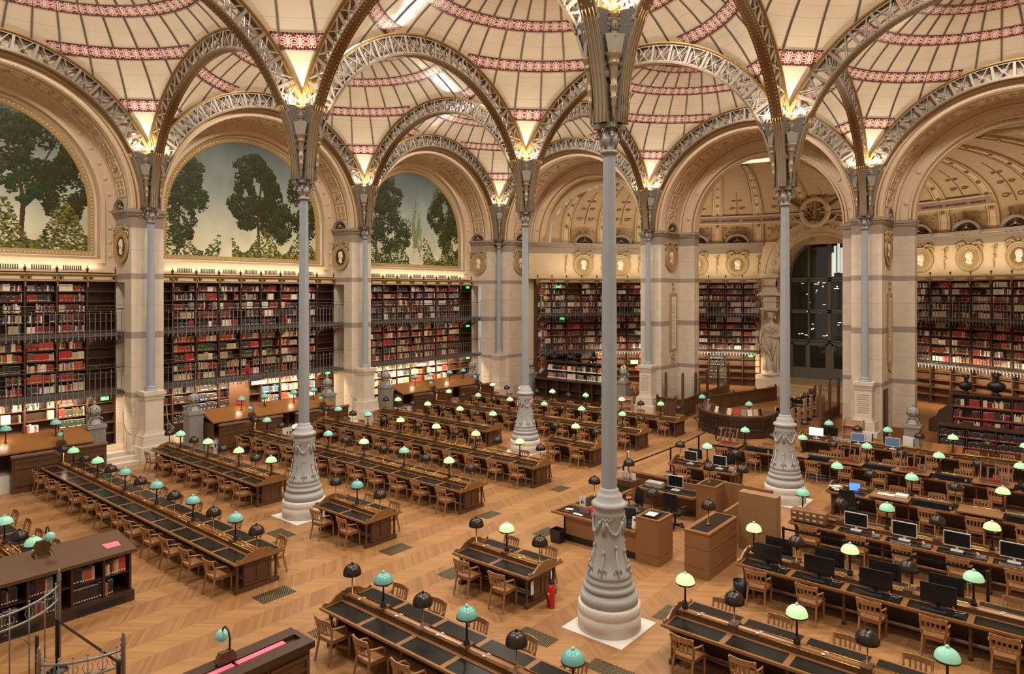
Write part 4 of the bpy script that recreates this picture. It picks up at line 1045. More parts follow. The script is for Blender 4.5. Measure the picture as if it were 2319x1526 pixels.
def apse_group(ph0, n, where, plan):
    mid = ph0+DPH*n/2; x, y = apse(mid, AR)
    r = thing('wall_bookcase', f'curved three-tier walnut bookcase {where}', 'bookcase', (x, y, .5))
    mw = 2*(AR)*math.tan(DPH/2)
    # one T per module: s measured along the arc
    def T(s, d, z):
        m = min(n-1, max(0, int(s/mw+1e-6))); ph = ph0+DPH*(m+.5); ds = s-mw*(m+.5); x, y = apse(ph, AR+d); return (x+ds*math.cos(ph), y-ds*math.sin(ph), z)
    up = MB(); bk = MB(); co = MB(); br = MB()
    for k in range(n+1):
        ph = ph0+DPH*k
        def Tk(d, z, ph=ph): x, y = apse(ph, AR+d); return (x, y, z)
        up = MB(); up.cb(*Tk(.2, 4.0), .07, .44, 7.2, -ph); up.build('upright', walnut, r, True); br = MB(); br.cb(*Tk(-.1, 7.75), .06, .2, .1, -ph, 1); br.cb(*Tk(-.05, 7.6), .05, .1, .22, -ph, 1); br.ball(Tk(-.02, 8.16), .06, 6, 4, 0); br.cb(*Tk(-.02, 8.06), .04, .04, .15, -ph, 0)
        br.build('bracket', [dark_metal, gold], r, True)
        for z in (2.98, 5.55): br = MB(); br.bar(Tk(-.02, z-.42), Tk(-.6, z-.08), .05, .09, m=1); br.build('bracket', [dark_metal, gold], r, True)
    TI = {1: [.52, 1.0, 1.45, 1.9, 2.35], 2: [3.02, 3.5, 3.98, 4.46, 4.94], 3: [5.58, 6.02, 6.46, 6.9, 7.3]}
    for k in range(n):
        ph = ph0+DPH*(k+.5); sh = MB()
        def Tm(s, d, z, ph=ph): x, y = apse(ph, AR+d); return (x+s*math.cos(ph), y-s*math.sin(ph), z)
        for t in TI:
            for z in TI[t]: sh.cb(*Tm(0, .2, z-.015), mw-.05, .4, .03, -ph)
        sh.cb(*Tm(0, .41, 4), mw+.03, .03, 7.9, -ph, 1); sh.build('shelf_unit', [shelf_wood, back_wood], r, True)
        co.cb(*Tm(0, .08, 7.82), mw+.02, .3, .28, -ph); co.cb(*Tm(0, -.1, 7.97), mw+.03, .2, .06, -ph); co.cb(*Tm(0, -.09, 7.8), mw*.6, .04, .12, -ph, 1)
        for t in TI:
            for q, z in enumerate(TI[t]):
                p = plan(k, t, q)
                if not p: continue
                zn = TI[t][q+1] if q < 4 else (2.86 if t == 1 else 5.4 if t == 2 else 7.68)
                hm = min(zn-z-.05, .4)
                if hm > .15: fill(Tm, -mw/2+.05, mw/2-.05, z, hm, p[0], (where, k, t, q), -ph, p[1], tmin=.04, tmax=.07)
    co.build('gilt_cornice', [gold_paint, paint], r, True)
    for z, nm in ((2.98, 'lower'), (5.55, 'upper')):
        g = thing('gallery_balcony', f'{nm} iron gallery with balusters on the curved wall, {where}', 'gallery', (x, y, z))
        sl = MB(); hr = MB(); tr = MB()
        for k in range(n):
            ph = ph0+DPH*(k+.5); c = math.cos(ph); s_ = math.sin(ph)
            for mb, d, zz, sx, sy, sz in ((sl, -.44, z-.09, mw+.0, .92, .14), (hr, -.86, z+.98, mw-.06, .07, .035), (tr, -.84, z+1.12, mw-.06, .014, .014), (tr, -.88, z+.8, mw-.06, .014, .014), (tr, -.88, z+.1, mw-.06, .014, .014)):
                xx, yy = apse(ph, AR+d); mb.cb(xx, yy, zz, sx, sy, sz, -ph)
        sl.build('floor_slab', slab_grey, g, True); hr.build('handrail', walnut, g, True); tr.build('thin_rail', steel, g, True)
        wl = wloc(g); nb = int(n*mw/.2); st = max(1, nb//98+1) if nb > 98 else 1
        for k in range(nb):
            ph = ph0+DPH*n*(k+.5)/nb; xx, yy = apse(ph, AR-.93)
            part('baluster', BAL[k % 2], g, Vector((xx, yy, z))-wl, -ph)
A0 = math.radians(-64)
nL = int((DP0-.02-A0)/DPH)+2; A0 = DP0-.015-nL*DPH
def planA(k, t, q):
    if t == 3: return ('apt', .93) if not (k in (2,) and q > 2) else None
    if t == 2: return ('apm', .93)
    if k >= nL-4: return ('law', 1) if k == nL-3 and q > 0 else None
    return ('low', .3) if q > 1 else None
apse_group(A0, nL, 'left of the glass doors', planA)
nR = int((math.radians(50)-DP1-.02)/DPH)
apse_group(DP1+.02, nR, 'right of the glass doors', lambda k, t, q: ('apt', .9) if t == 3 else ('apm', .95) if t == 2 else None)
# ---------------- reading chairs
def chair_proto():
    r = thing('reading_chair', 'x', 'chair')
    s = MB(); poly = [(-.235, .2), (-.2, .235), (.2, .235), (.235, .2), (.205, -.19), (.16, -.215), (-.16, -.215), (-.205, -.19)]
    s.prism(poly, lambda x, y, t: (x, y, t), .43, .455); s.prism([(x*.92, y*.92) for x, y in poly], lambda x, y, t: (x, y, t), .37, .43); s.build('seat', oak, r)
    for sx in (-1, 1):
        b = MB(); b.bar((sx*.2, .2, .43), (sx*.19, .21, 0), .04, w2=.026); b.build('leg', oak, r)
        b = MB(); b.bar((sx*.185, -.2, .45), (sx*.2, -.3, 0), .036, w2=.028); b.bar((sx*.185, -.2, .42), (sx*.205, -.215, .6), .036); b.bar((sx*.205, -.215, .58), (sx*.22, -.285, .84), .036, w2=.03); b.build('leg', oak, r)
    for z0, z1, dy in ((.75, .85, -.27), (.555, .595, -.225)):
        b = MB(); P = []
        for k in range(9):
            x = -.225+.45*k/8; P.append((x, dy-.05*(1-(x/.225)**2)))
        for (x0, y0), (x1, y1) in zip(P, P[1:]):
            b.prism([(x0, y0-.012), (x1, y1-.012), (x1, y1+.012), (x0, y0+.012)], lambda x, y, t: (x, y, t), z0, z1)
        if z0 > .7: bk = b.build('backrest', oak, r)
        else: b.build('lower_rail', oak, r)
    for x in (-.12, -.04, .04, .12):
        b = MB(); c = .05*(1-(x/.225)**2); b.bar((x*.95, -.225-c, .58), (x, -.27-c, .76), .034, .014, (0, 1, 0)); b.build('slat', oak, bk)
    for sx in (-1, 1):
        b = MB(); b.tube([(sx*.212, -.24, .68), (sx*.245, -.08, .665), (sx*.24, .05, .645), (sx*.215, .12, .57), (sx*.2, .16, .44)], .019, 6); b.build('armrest', oak, r)
    return r
CHAIR = [chair_proto(), False]
def chair(x, y, rz, label, group):
    if not any(vis(x, y, z, 10) for z in (0, .45, .85)): return
    if not CHAIR[1]:
        CHAIR[1] = True; r = CHAIR[0]; r.location = (x, y, 0); r.rotation_euler = (0, 0, rz); r['label'] = label; r['group'] = group; return r
    return dup(CHAIR[0], (x, y, 0), rz, label, group)

# ---------------- desk lamps
def shade_mat():
    m, nt, b = nmat('opal_glass_shade'); oi = nd(nt, 'ShaderNodeObjectInfo')
    nt.links.new(oi.outputs['Color'], b.inputs['Base Color']); nt.links.new(oi.outputs['Color'], b.inputs['Emission Color']); nt.links.new(oi.outputs['Alpha'], b.inputs['Emission Strength'])
    b.inputs['Roughness'].default_value = .12
    return m
opal = shade_mat(); finial_opal = M('pale_opal_finial', srgb('#a9d8c4'), .2, var=.02)
bulb_m = EM('lamp_bulb', (1, .85, .5), 9)
SHP = [(.185, 0), (.183, .02), (.172, .07), (.145, .12), (.1, .155), (.05, .172), (.012, .176)]
def green_lamp(x, y, z, label, group, lit):
    if not any(vis(x, y, zz, 5) for zz in (z, z+.7)): return
    r = thing('green_desk_lamp', label, 'lamp', (x, y, z), 0, group)
    def mk():
        b = MB(); b.lathe([(.06, 0), (.06, .03), (.04, .06), (.035, .1), (.025, .12), (.025, .0)], 12)
        s = MB(); s.lathe([(.021, .1), (.018, .4), (.024, .41), (.024, .44)], 10)
        sh = MB(); sh.lathe(SHP, 24); fn = MB(); fn.ball((0, 0, .195), .032, 8, 6)
        rm = MB(); rm.lathe([(.187, -.012), (.19, 0), (.187, .012)], 24)
        h = MB()
        for a in (0, 2.1, 4.2): h.tube([(0, 0, .4), (.08*math.cos(a), .08*math.sin(a), .41), (.14*math.cos(a), .14*math.sin(a), .44), (.17*math.cos(a), .17*math.sin(a), .475)], .008, 5)
        bl = MB(); bl.ball((0, 0, .47), .035, 8, 6)
        return b.mesh('base', dark_metal), s.mesh('stem', dark_metal), sh.mesh('lamp_shade', opal), fn.mesh('finial', finial_opal), h.mesh('shade_holder', brass), bl.mesh('bulb', bulb_m), rm.mesh('shade_rim', dark_metal)
    a = shared('glamp', mk)
    part('base', a[0], r); part('stem', a[1], r); sh = part('lamp_shade', a[2], r, (0, 0, .48)); part('finial', a[3], sh); part('shade_rim', a[6], sh); part('shade_holder', a[4], r)
    if lit > .1: part('bulb', a[5], r)
    c0, c1 = np.array(srgb('#74b8b0')), np.array(srgb('#acd486')); c = c0*(1-lit)+c1*lit
    sh.color = (*c, lit*.8); return r
def black_lamp(x, y, z, label, group):
    if not any(vis(x, y, zz, 5) for zz in (z, z+.65)): return
    r = thing('black_desk_lamp', label, 'lamp', (x, y, z), 0, group)
    def mk():
        s = MB(); s.lathe([(.045, 0), (.045, .012), (.012, .02), (.011, .42)], 10); sh = MB(); sh.lathe([(.185, 0), (.187, .015), (.178, .08), (.15, .14), (.1, .185), (.045, .205), (.012, .207)], 24)
        sh.lathe([(.18, .0), (.16, .1), (.08, .17), (.01, .19)], 20)
        fn = MB(); fn.ball((0, 0, .225), .026, 8, 6); fn.lathe([(.035, .2), (.03, .21)], 8); bl = MB(); bl.ball((0, 0, .41), .03, 8, 6)
        br = MB(); br.lathe([(.02, .36), (.03, .39), (.03, .42)], 8); return s.mesh('stem', brass), sh.mesh('lamp_shade', dark_metal), fn.mesh('finial', dark_metal), bl.mesh('bulb', bulb_m), br.mesh('lamp_socket', brass)
    a = shared('blamp', mk); part('stem', a[0], r); sh = part('lamp_shade', a[1], r, (0, 0, .4)); part('finial', a[2], sh); part('lamp_socket', a[4], r); part('bulb', a[3], r)
    return r

# ---------------- reading tables
PIT = 1.12; HWT = .655; TZ = .76; SPZ = .87
def table(x0, n, yc, label, short, x1=None, dark_pads=True, near=True, far=True, lamps=(0,), lit=lambda k: 0, pit=PIT, skip_near=(), skip_far=(), skip_lamp=(), spine=True, ends=(1, 1)):
    x1 = x1 or x0+n*pit; L = x1-x0; xm = (x0+x1)/2
    r = thing('reading_table', label, 'table', (xm, yc, 0), 0, 'long oak reading tables')
    t = MB(); t.box(-L/2-.05, L/2+.05, -HWT-.0, HWT, TZ-.045, TZ); t.box(-L/2, L/2, -HWT+.03, HWT-.03, TZ-.07, TZ-.045); t.build('tabletop', oak_top, r)
    a = MB(); a.box(-L/2+.1, L/2-.1, -.5, -.47, .62, TZ-.06); a.box(-L/2+.1, L/2-.1, .47, .5, .62, TZ-.06); a.build('apron', dark_oak, r)
    sp = .12
    def pad(): b = MB(); b.box(-pit/2+.055, pit/2-.055, -.2, .2, 0, .004); return b.mesh('writing_pad', leather)
    pm = shared(('pad', pit), pad)
    for k in range(n):
        xx = -L/2+pit*(k+.5)
        if dark_pads and vis(xm+xx, yc, TZ, 90):
            part('writing_pad', pm, r, (xx, -.4, TZ)); part('writing_pad', pm, r, (xx, .4, TZ))
    if spine:
        s = MB(); s.box(-L/2+.05, L/2-.05, -sp, -sp+.02, TZ, SPZ-.03); s.box(-L/2+.05, L/2-.05, sp-.02, sp, TZ, SPZ-.03); s.box(-L/2+.05, L/2-.05, -.03, .03, TZ, SPZ-.03)
        for k in range(0, n+1): s.box(-L/2+pit*k-.08+(.08 if k == 0 else 0)-(.08 if k == n else 0), -L/2+pit*k+.08+(.08 if k == 0 else 0)-(.08 if k == n else 0), -sp-.01, sp+.01, TZ, SPZ+(.03 if k % 2 else -.01))
        s.build('spine', dark_oak, r)
        b = MB(); b.prism([(-.075, 0), (-.075, .02), (-.05, .05), (0, .06), (.05, .05), (.075, .02), (.075, 0)], lambda y, z, x: (x, y, SPZ-.05+z), -L/2+.06, L/2-.06); b.build('spine_rail', counter_oak, r)
        rl = MB()
        for sy in (-1, 1): rl.tube([(-L/2+.06, sy*(sp-.01), SPZ-.02), (L/2-.06, sy*(sp-.01), SPZ-.02)], .013, 6)
        rl.build('brass_rail', brass, r)
        d = MB()
        for k in range(n):
            for f in (.4,): d.lathe([(.028, 0), (.028, .006)], 10, -L/2+pit*(k+f), -.055, SPZ-.003); d.cb(-L/2+pit*(k+f)+.03, .05, SPZ+.0, .07, .02, .006)
        d.build('seat_number_plate', white, r)
    for sx in (-1, 1):
        if not ends[0 if sx < 0 else 1]: continue
        e = MB(); pr = [(-.6, 0), (-.6, .05), (-.56, .075), (-.52, .05), (-.46, .035), (-.38, .07), (-.28, .14), (-.2, .155), (-.15, .185), (-.1, .17), (-.05, .195), (.05, .195), (.1, .17), (.15, .185), (.2, .155), (.28, .14), (.38, .07), (.46, .035), (.52, .05), (.56, .075), (.6, .05), (.6, 0)]
        e.prism(pr, lambda y, z, x: (x, y, TZ+z), sx*(L/2-.01), sx*(L/2+.03)); e.build('scrolled_end_board', oak_top, r)
        e = MB(); xx = sx*(L/2-.12); e.box(xx-.03, xx+.03, -.36, .36, .1, TZ-.07); e.box(xx-.05, xx+.05, -.56, .56, 0, .1); e.box(xx-.04, xx+.04, -.56, .56, .64, TZ-.06)
        for y0, y1, z0, z1 in ((-.34, -.28, .12, .64), (.28, .34, .12, .64), (-.28, .28, .12, .18), (-.28, .28, .58, .64), (-.03, .03, .18, .58)): e.box(xx+sx*.03, xx+sx*.045, y0, y1, z0, z1)
        e.build('end_panel', dark_oak, r)
    lm = shared('tleg', lambda: MB().lathe([(.045, 0), (.045, .1), (.03, .12), (.038, .2), (.03, .24), (.036, .4), (.03, .5), (.045, .54), (.04, .6), (.055, .64), (.055, .7)], 12).mesh('leg', dark_oak))
    for k in [i for i in range(0, n+1) if i % 2 == 0 or i == n]:
        xx = min(max(-L/2+pit*k, -L/2+.12), L/2-.12)
        for sy in (-1, 1): part('leg', lm, r, (xx, sy*.5, 0))
    f = shared(('foot', round(L, 2)), lambda: MB().box(-L/2+.12, L/2-.12, -.03, .03, .1, .15).mesh('footrest', walnut))
    for sy in (-1, 1): part('footrest', f, r, (0, sy*.25, 0))
    k0 = MB().box(-L/2+.2, L/2-.2, -.03, .03, .15, .6).build('modesty_board', walnut, r)
    R = random.Random(int(x0*10+yc*7))
    for k in range(n):
        xx = x0+pit*(k+.5)
        if near and k not in skip_near: chair(xx+R.uniform(-.04, .04), yc-HWT-.08+R.uniform(-.05, .03), R.uniform(-.07, .07), f'oak chair, {nth(k)} from left, near side of the {short}', 'oak reading chairs')
        if far and k not in skip_far: chair(xx+R.uniform(-.04, .04), yc+HWT+.0+R.uniform(-.03, .06), PI+R.uniform(-.07, .07), f'oak chair, {nth(k)} from left, far side of the {short}', 'oak reading chairs')
    g = b = 0
    if lamps is not None:
        off = lamps[0]
        for k in range(n+1):
            if k in skip_lamp: continue
            xx = x0+pit*k+(.14 if k == 0 else -.14 if k == n else 0)
            if (k+off) % 2: green_lamp(xx, yc, SPZ+.025, f'green glass lamp, {nth(g)} green one from left, {short}', 'green glass desk lamps', lit(k)); g += 1
            else: black_lamp(xx, yc, SPZ-.0, f'black domed lamp, {nth(b)} black one from left, {short}', 'black domed desk lamps'); b += 1
    return r
def litv(*v): return lambda k: v[min(k, len(v)-1)]
row = lambda k: -S/3*k
table(1.6, 9, row(8), 'long reading table in the bottom left corner, behind the low dark bookcase', 'bottom left corner table', x1=12.15, pit=10.55/9, lit=lambda k: .35, lamps=(0,), ends=(1, 0))
table(1.6, 12, row(7), 'longest front left reading table, running from the panelled screen to the open floor', 'front left long table', lit=lambda k: .45 if k < 4 else .05, ends=(0, 1))
table(1.6, 7, row(6), 'seven-seat reading table ending left of the left free column', 'seven-seat table beside the left free column', lit=lambda k: .45 if k < 3 else .75)
table(12.72, 2, row(6), 'small four-seat reading table just right of the left free column', 'small table by the left free column', x1=15.06, pit=1.17, lit=lambda k: 0)
table(1.6, 12, row(5), 'long left reading table behind the left free column', 'table passing behind the left free column', lit=lambda k: .25 if k % 4 == 1 else .85, ends=(0, 1))
table(1.6, 12, row(4), 'long left reading table, fourth row from the front', 'fourth-row long left table', lit=lambda k: .3 if k < 4 else .95, ends=(1, 1))
table(1.6, 7, row(3), 'seven-seat reading table in front of the rear free column', 'seven-seat table by the rear free column', lit=lambda k: .7)
table(12.72, 2, row(3), 'small four-seat reading table right of the rear free column', 'small table by the rear free column', x1=15.06, pit=1.17, lit=lambda k: .95)
table(1.6, 12, row(2), 'long left reading table, second row from the back', 'second-last left long table', lit=lambda k: .6 if k % 4 == 1 else .4, ends=(0, 1))
table(1.6, 12, row(1), 'rearmost left reading table, in front of the low bookcase with busts', 'rearmost left long table', lit=lambda k: .85 if k % 4 == 1 else .5, ends=(0, 1))
table(18.45, 12, row(7), 'reading table in the bottom foreground, left of the nearest column', 'table at the bottom centre', lit=lambda k: 0)
table(18.45, 2, row(6), 'small four-seat reading table with a fire extinguisher at its end', 'small table with the extinguisher', x1=20.7, pit=1.125, lit=lambda k: .85)
table(23.98, 7, row(6), 'reading table in the bottom right corner, right of the nearest column', 'bottom right corner table', lamps=(1,), lit=lambda k: 1.0 if k == 0 else .8 if k == 2 else .3)
table(23.95, 7, row(5), 'long table of black monitors on the right', 'table of black monitors', lamps=(1,), lit=lambda k: .95 if k < 4 else .5)
table(23.95, 7, row(4), 'long right table of white-framed monitors with a card catalogue at its end', 'table of white-framed monitors', lamps=(1,), lit=lambda k: .25 if k == 0 else .4 if k == 2 else .9, far=False, ends=(1, 1))
table(18.45, 2, row(3), 'short two-seat table with two white-framed monitors behind the staff booth', 'short table with two monitors', x1=20.85, pit=1.2, lit=lambda k: .55, near=False, far=False)
table(23.9, 7, row(3), 'right reading table with an open laptop at its left end', 'table with the open laptop', lamps=(1,), lit=lambda k: .45 if k < 3 else .85, skip_near=(0,))
table(18.5, 12, row(2), 'long right table carrying wooden book easels', 'table of wooden book easels', lamps=(0,), lit=lambda k: .4 if k < 7 else .6)
table(20.7, 10, row(1), 'rear right table with blue-screened monitors at its left end', 'rear right table', lamps=(0,), lit=lambda k: .2 if k < 4 else .7, skip_near=(0,))
# ---------------- stone steps, urns, low desks and panelled screens along the left wall
def steps(y, label):
    m = MB()
    for i in range(3): m.box(-.45, .55-.3*i, y-.62, y+.62, .167*i, .167*(i+1))
    struct(m.build('trim_15', stone))
for k in range(3):
    for sg in (-1, 1): steps(-S*k+sg*1.25 if k else -1.25, '')
def urn_meshes():
    b = MB(); b.box(-.36, .36, -.36, .36, 0, .12); b.box(-.3, .3, -.3, .3, .12, 1.68); b.box(-.34, .34, -.34, .34, 1.68, 1.8)
    for k in range(13):
        x = -.27+.045*k
        for s in (-1, 1): b.box(x-.012, x+.012, s*.3-.012, s*.3+.012, .2, 1.62); b.box(s*.3-.012, s*.3+.012, x-.012, x+.012, .2, 1.62)
    v = MB(); v.lathe([(.3, 1.8), (.3, 1.84), (.25, 1.88), (.2, 2.0), (.17, 2.06), (.2, 2.08), (.2, 2.13), (.17, 2.15)], 24)
    h = MB()
    for a in (.78, 2.36, 3.93, 5.5):
        c, s = math.cos(a), math.sin(a); h.tube([(.2*c, .2*s, 2.04), (.27*c, .27*s, 2.09), (.31*c, .31*s, 2.04), (.3*c, .3*s, 1.95), (.26*c, .26*s, 1.86)], .028, 6)
    d = MB(); d.lathe([(.17, 2.15), (.22, 2.18), (.25, 2.25), (.245, 2.35), (.2, 2.47), (.12, 2.54), (.05, 2.57), (.04, 2.6), (.06, 2.64), (.055, 2.68), (.02, 2.74), (.004, 2.76)], 24)
    o = MB()
    for a in range(7):
        t = a*2*PI/7
        for (dx, z, w, hh) in ((-.11, 2.27, .012, .035), (0, 2.29, .012, .05), (.11, 2.27, .012, .035), (-.09, 2.37, .028, .012), (.09, 2.37, .028, .012), (0, 2.45, .012, .03)):
            r = .252 if z < 2.36 else .232; o.ball((r*math.cos(t+dx*2.2), r*math.sin(t+dx*2.2), z), .5*w+.01, 6, 4, 0, (.6, .9, hh/w))
    return [('pedestal', b.mesh('pedestal', urn_grey)), ('urn', v.mesh('urn', urn_grey)), ('handle', h.mesh('handle', urn_grey)), ('pierced_dome', d.mesh('pierced_dome', urn_grey)), ('opening', o.mesh('opening', pierced_dark))]
URN = urn_meshes()
def urn(x, y, z, label):
    r = thing('urn_pedestal', label, 'urn', (x, y, z), 0, 'grey pierced urns')
    for n, me in URN: part(n, me, r)
urn(.3, -24.64, .04, 'grey iron urn with pierced dome left of the nearest left-wall pier')
urn(.3, -20.75, .04, 'grey iron urn with pierced dome right of the nearest left-wall pier')
urn(.3, -13.85, .04, 'grey iron urn with pierced dome left of the second left-wall pier')
urn(.3, -10.0, .04, 'grey iron urn with pierced dome right of the second left-wall pier')
urn(.3, -2.95, .04, 'grey iron urn with pierced dome near the far back corner')
urn(2.4, .35, 0, 'grey iron urn half hidden behind the rear free column')
urn(9.4, .35, 0, 'grey iron urn left of the first back-wall pier, beyond the nearest column')
urn(24.4, -.3, -.6, 'grey iron urn by the right-hand low bookcase')
def counter(y0, y1, label, lamps, grp):
    r = thing('sloping_counter', label, 'counter', (.7, (y0+y1)/2, 0))
    b = MB(); b.box(.15, 1.2, y0, y1, .0, .62, 1); b.box(.15, 1.22, y0, y0+.06, .62, 1.32); b.box(.15, 1.22, y1-.06, y1, .62, 1.32); b.box(.15, .3, y0, y1, .62, 1.5)
    n = int((y1-y0)/1.1)
    for k in range(1, n): yy = y0+(y1-y0)*k/n; b.box(.3, 1.18, yy-.02, yy+.02, .62, 1.32)
    b.build('body', [dark_oak, stone_white], r, True)
    t = MB(); t.prism([(.12, 1.74), (.12, 1.79), (.2, 1.8), (1.36, 1.42), (1.36, 1.36)], lambda x, z, y: (x, y, z), y0-.04, y1+.04); t.build('sloping_top', counter_oak, r, True)
    g = MB()
    for k in range(int((y1-y0)/.14)):
        if k % 5 < 3: g.box(1.2, 1.205, y0+.1+.14*k, y0+.16+.14*k, .3, .45)
    g.build('vent_slot', shadow_gap, r, True)
    for k, yy in enumerate(lamps):
        green_lamp(.62, yy, 1.62, f'green glass lamp on the sloping counter {grp}, {nth(k)} from the left', 'counter lamps', .05)
        if k in (0, 2): light('AREA', 'counter_lamp_light', (.55, yy, 1.98), 1.6, WARM, (0, 0, 0), shape='DISK', size=.25)
counter(-31.2, -25.0, 'oak counter with sloping polished top at the left edge, under the bookcase', (-27.6, -26.05, -30), 'at the left edge')
counter(-20.35, -14.2, 'oak counter with sloping polished top below the middle mural', (-18.7, -17.55, -16.0, -14.9), 'below the middle mural')
counter(-9.6, -3.35, 'oak counter with sloping polished top below the farthest mural', (-8.1, -6.9, -5.3, -4.1), 'below the farthest mural')
def swan_lamp(x, y, z, dx, label):
    r = thing('swan_neck_lamp', label, 'lamp', (x, y, z), 0, 'swan-neck lamps on carved holders')
    h = MB(); h.prism([(-.16, 0), (-.19, .08), (-.13, .14), (-.17, .22), (-.12, .3), (-.1, .34), (.1, .34), (.12, .3), (.17, .22), (.13, .14), (.19, .08), (.16, 0)], lambda y, z, x: (x, y, z), -.05, .05)
    for s in (-1, 1): h.prism([(0, 0), (dx*.5, -.12), (dx*.5, -.16), (0, .12)], lambda x, z, y: (x, y, z), s*.14-.02, s*.14+.02)
    h.build('carved_holder', dark_oak, r)
    n = MB(); n.tube([(0, .05, .1), (0, .07, .5), (dx*.05, .07, .62), (dx*.14, .07, .66), (dx*.22, .07, .6), (dx*.25, .07, .54)], .016, 6); n.build('neck', dark_metal, r)
    s = MB(); s.ball((dx*.27, .07, .47), .105, 14, 8, 0, (1, 1, .95)); sh = s.build('lamp_shade', opal, r); sh.color = (*srgb('#86c4b8'), .06)
    return r
def screen(yc, label, glow=False):
    r = thing('panelled_screen', label, 'screen', (1.46, yc, 0))
    b = MB(); b.box(-.09, .05, -1.5, 1.5, 0, 1.24); b.box(-.11, .08, -1.52, 1.52, 0, .14)
    b.prism([(-.14, 1.22), (-.14, 1.27), (.0, 1.34), (.1, 1.27), (.1, 1.22)], lambda x, z, y: (x, y, z), -1.54, 1.54); b.build('body', dark_oak, r)
    p = MB()
    for k in range(4):
        y0 = -1.42+.72*k
        for a in ((y0, y0+.05, .24, 1.12), (y0+.63, y0+.68, .24, 1.12), (y0+.05, y0+.63, .24, .3), (y0+.05, y0+.63, .84, .9), (y0+.05, y0+.63, 1.06, 1.12)): p.box(.05, .075, *a)
    p.build('moulding', dark_oak, r)
    swan_lamp(1.46, yc, 1.31, -1, label.replace('oak panelled screen', 'small opal lamp on carved holder atop the screen'))
    black_lamp(1.62, yc+.02, .93, 'black domed lamp hanging low against the screen '+label.split('screen ')[1], 'black lamps against the screens')
for k, nm in ((7, 'behind the front left long table'), (5, 'behind the left free column'), (4, 'heading the fourth left table'), (2, 'heading the second-last left table'), (1, 'heading the rearmost left table')):
    screen(row(k), f'oak panelled screen {nm}')
    light('POINT', 'screen_lamp_light', (1.75, row(k), 1.25), 2.2, WARM, shadow_soft_size=.05)

# ---------------- books as objects: the 300 that show largest, then the rest
NB = thing('low_bookcase', 'low dark bookcase with open shelves and sloping top at the left foreground', 'bookcase', (12.85, -29.85, 0))
b = MB(); b.box(-.55, -.5, -1.55, 1.55, 0, 1.2)
for s in (-1.53, -1.0, -.47, .33, .96, 1.5): b.box(-.5, .48, s-.025, s+.025, .24, 1.1)
b.box(-.52, .56, -1.56, 1.56, 0, .24); b.box(-.5, .5, -1.55, 1.55, 1.08, 1.12); b.build('body', walnut, NB)
b = MB(); b.box(-.48, .46, -1.5, 1.5, .655, .68); b.build('shelf', walnut, NB)
b = MB(); b.prism([(-.62, 1.3), (-.62, 1.34), (-.5, 1.35), (.6, 1.18), (.6, 1.11), (.52, 1.1), (-.55, 1.1)], lambda x, z, y: (x, y, z), -1.6, 1.6); b.build('sloping_top', dark_oak, NB)
for a in ((.38, 1.36), (-1.2, -.3)): MB().box(.56, .565, *a, .05, .17).build('vent_slot', shadow_gap, NB)
swan_lamp(12.6, -29.87, 1.27, 1, 'small pale blue opal lamp on a carved holder, on the low foreground bookcase')
p = MB(); p.prism([(-.13, -.16), (.12, -.14), (.13, .15), (-.11, .17)], lambda x, y, t: (x, y, 1.252-(x)*.1545+t), .0, .006); o = tag(p.build('paper_sheet', pink), 'bright pink sheet lying on the sloping top of the low foreground bookcase', 'paper'); o.location = (13.0, -28.62, o.location.z)
NBR = []
def nb_row(s0, z, items, where):
    s = s0
    for i, (k, t, h, d) in enumerate(items):
        NBR.append(((12.85+.42-d/2, -29.85+s+t/2, z), PI/2, t*.96, d, h, k, where, i)); s += t
nb_row(.36, .68, [('dk', .06, .3, .22)]*3+[('gry', .05, .27, .2)]+[('org', .035, .25, .2)]*4+[('bei', .06, .3, .22)], 'upper shelf, middle compartment')
nb_row(1.0, .68, [('bei', .05, .24, .2), ('wht', .04, .25, .2), ('dk', .04, .27, .2), ('red', .045, .26, .2), ('bei', .05, .3, .22), ('cre', .05, .31, .22), ('org', .05, .33, .22), ('org', .05, .33, .22), ('org', .05, .33, .22)], 'upper shelf, right compartment')
nb_row(.36, .24, [('dk2', .05, .31, .26)]*10+[('navy', .075, .34, .26)], 'lower shelf, middle compartment')
nb_row(.99, .24, [('yel', .035, .26, .2), ('org', .04, .26, .2), ('navy', .05, .31, .22), ('navy', .05, .32, .22)], 'lower shelf, right compartment')
nb_row(-.45, .68, [('navy', .05, .25, .2), ('dk', .04, .26, .2), ('dk', .05, .28, .2), ('mar', .06, .3, .22), ('mar', .05, .3, .22), ('mar', .05, .3, .22), ('cre', .03, .3, .2), ('gry', .06, .31, .22), ('gry', .05, .31, .22)], 'upper shelf, left compartment')
nb_row(-.45, .24, [('grn', .06, .3, .22), ('grn', .05, .3, .22), ('gry', .05, .29, .2), ('red2', .05, .3, .22), ('org', .05, .29, .22), ('grn', .05, .26, .2), ('dk', .06, .3, .22), ('dk', .05, .3, .22), ('grn', .06, .32, .22)], 'lower shelf, left compartment')
nb_row(-.98, .68, [('dk', .05, .27, .2)]*3+[('gry', .03, .25, .2), ('mar', .05, .3, .2), ('dk', .06, .29, .2), ('dk', .05, .29, .2)], 'upper shelf, leftmost visible compartment')
nb_row(-.98, .24, [('gry', .05, .27, .2)]*2+[('dk', .05, .29, .2)]*5, 'lower shelf, leftmost visible compartment')
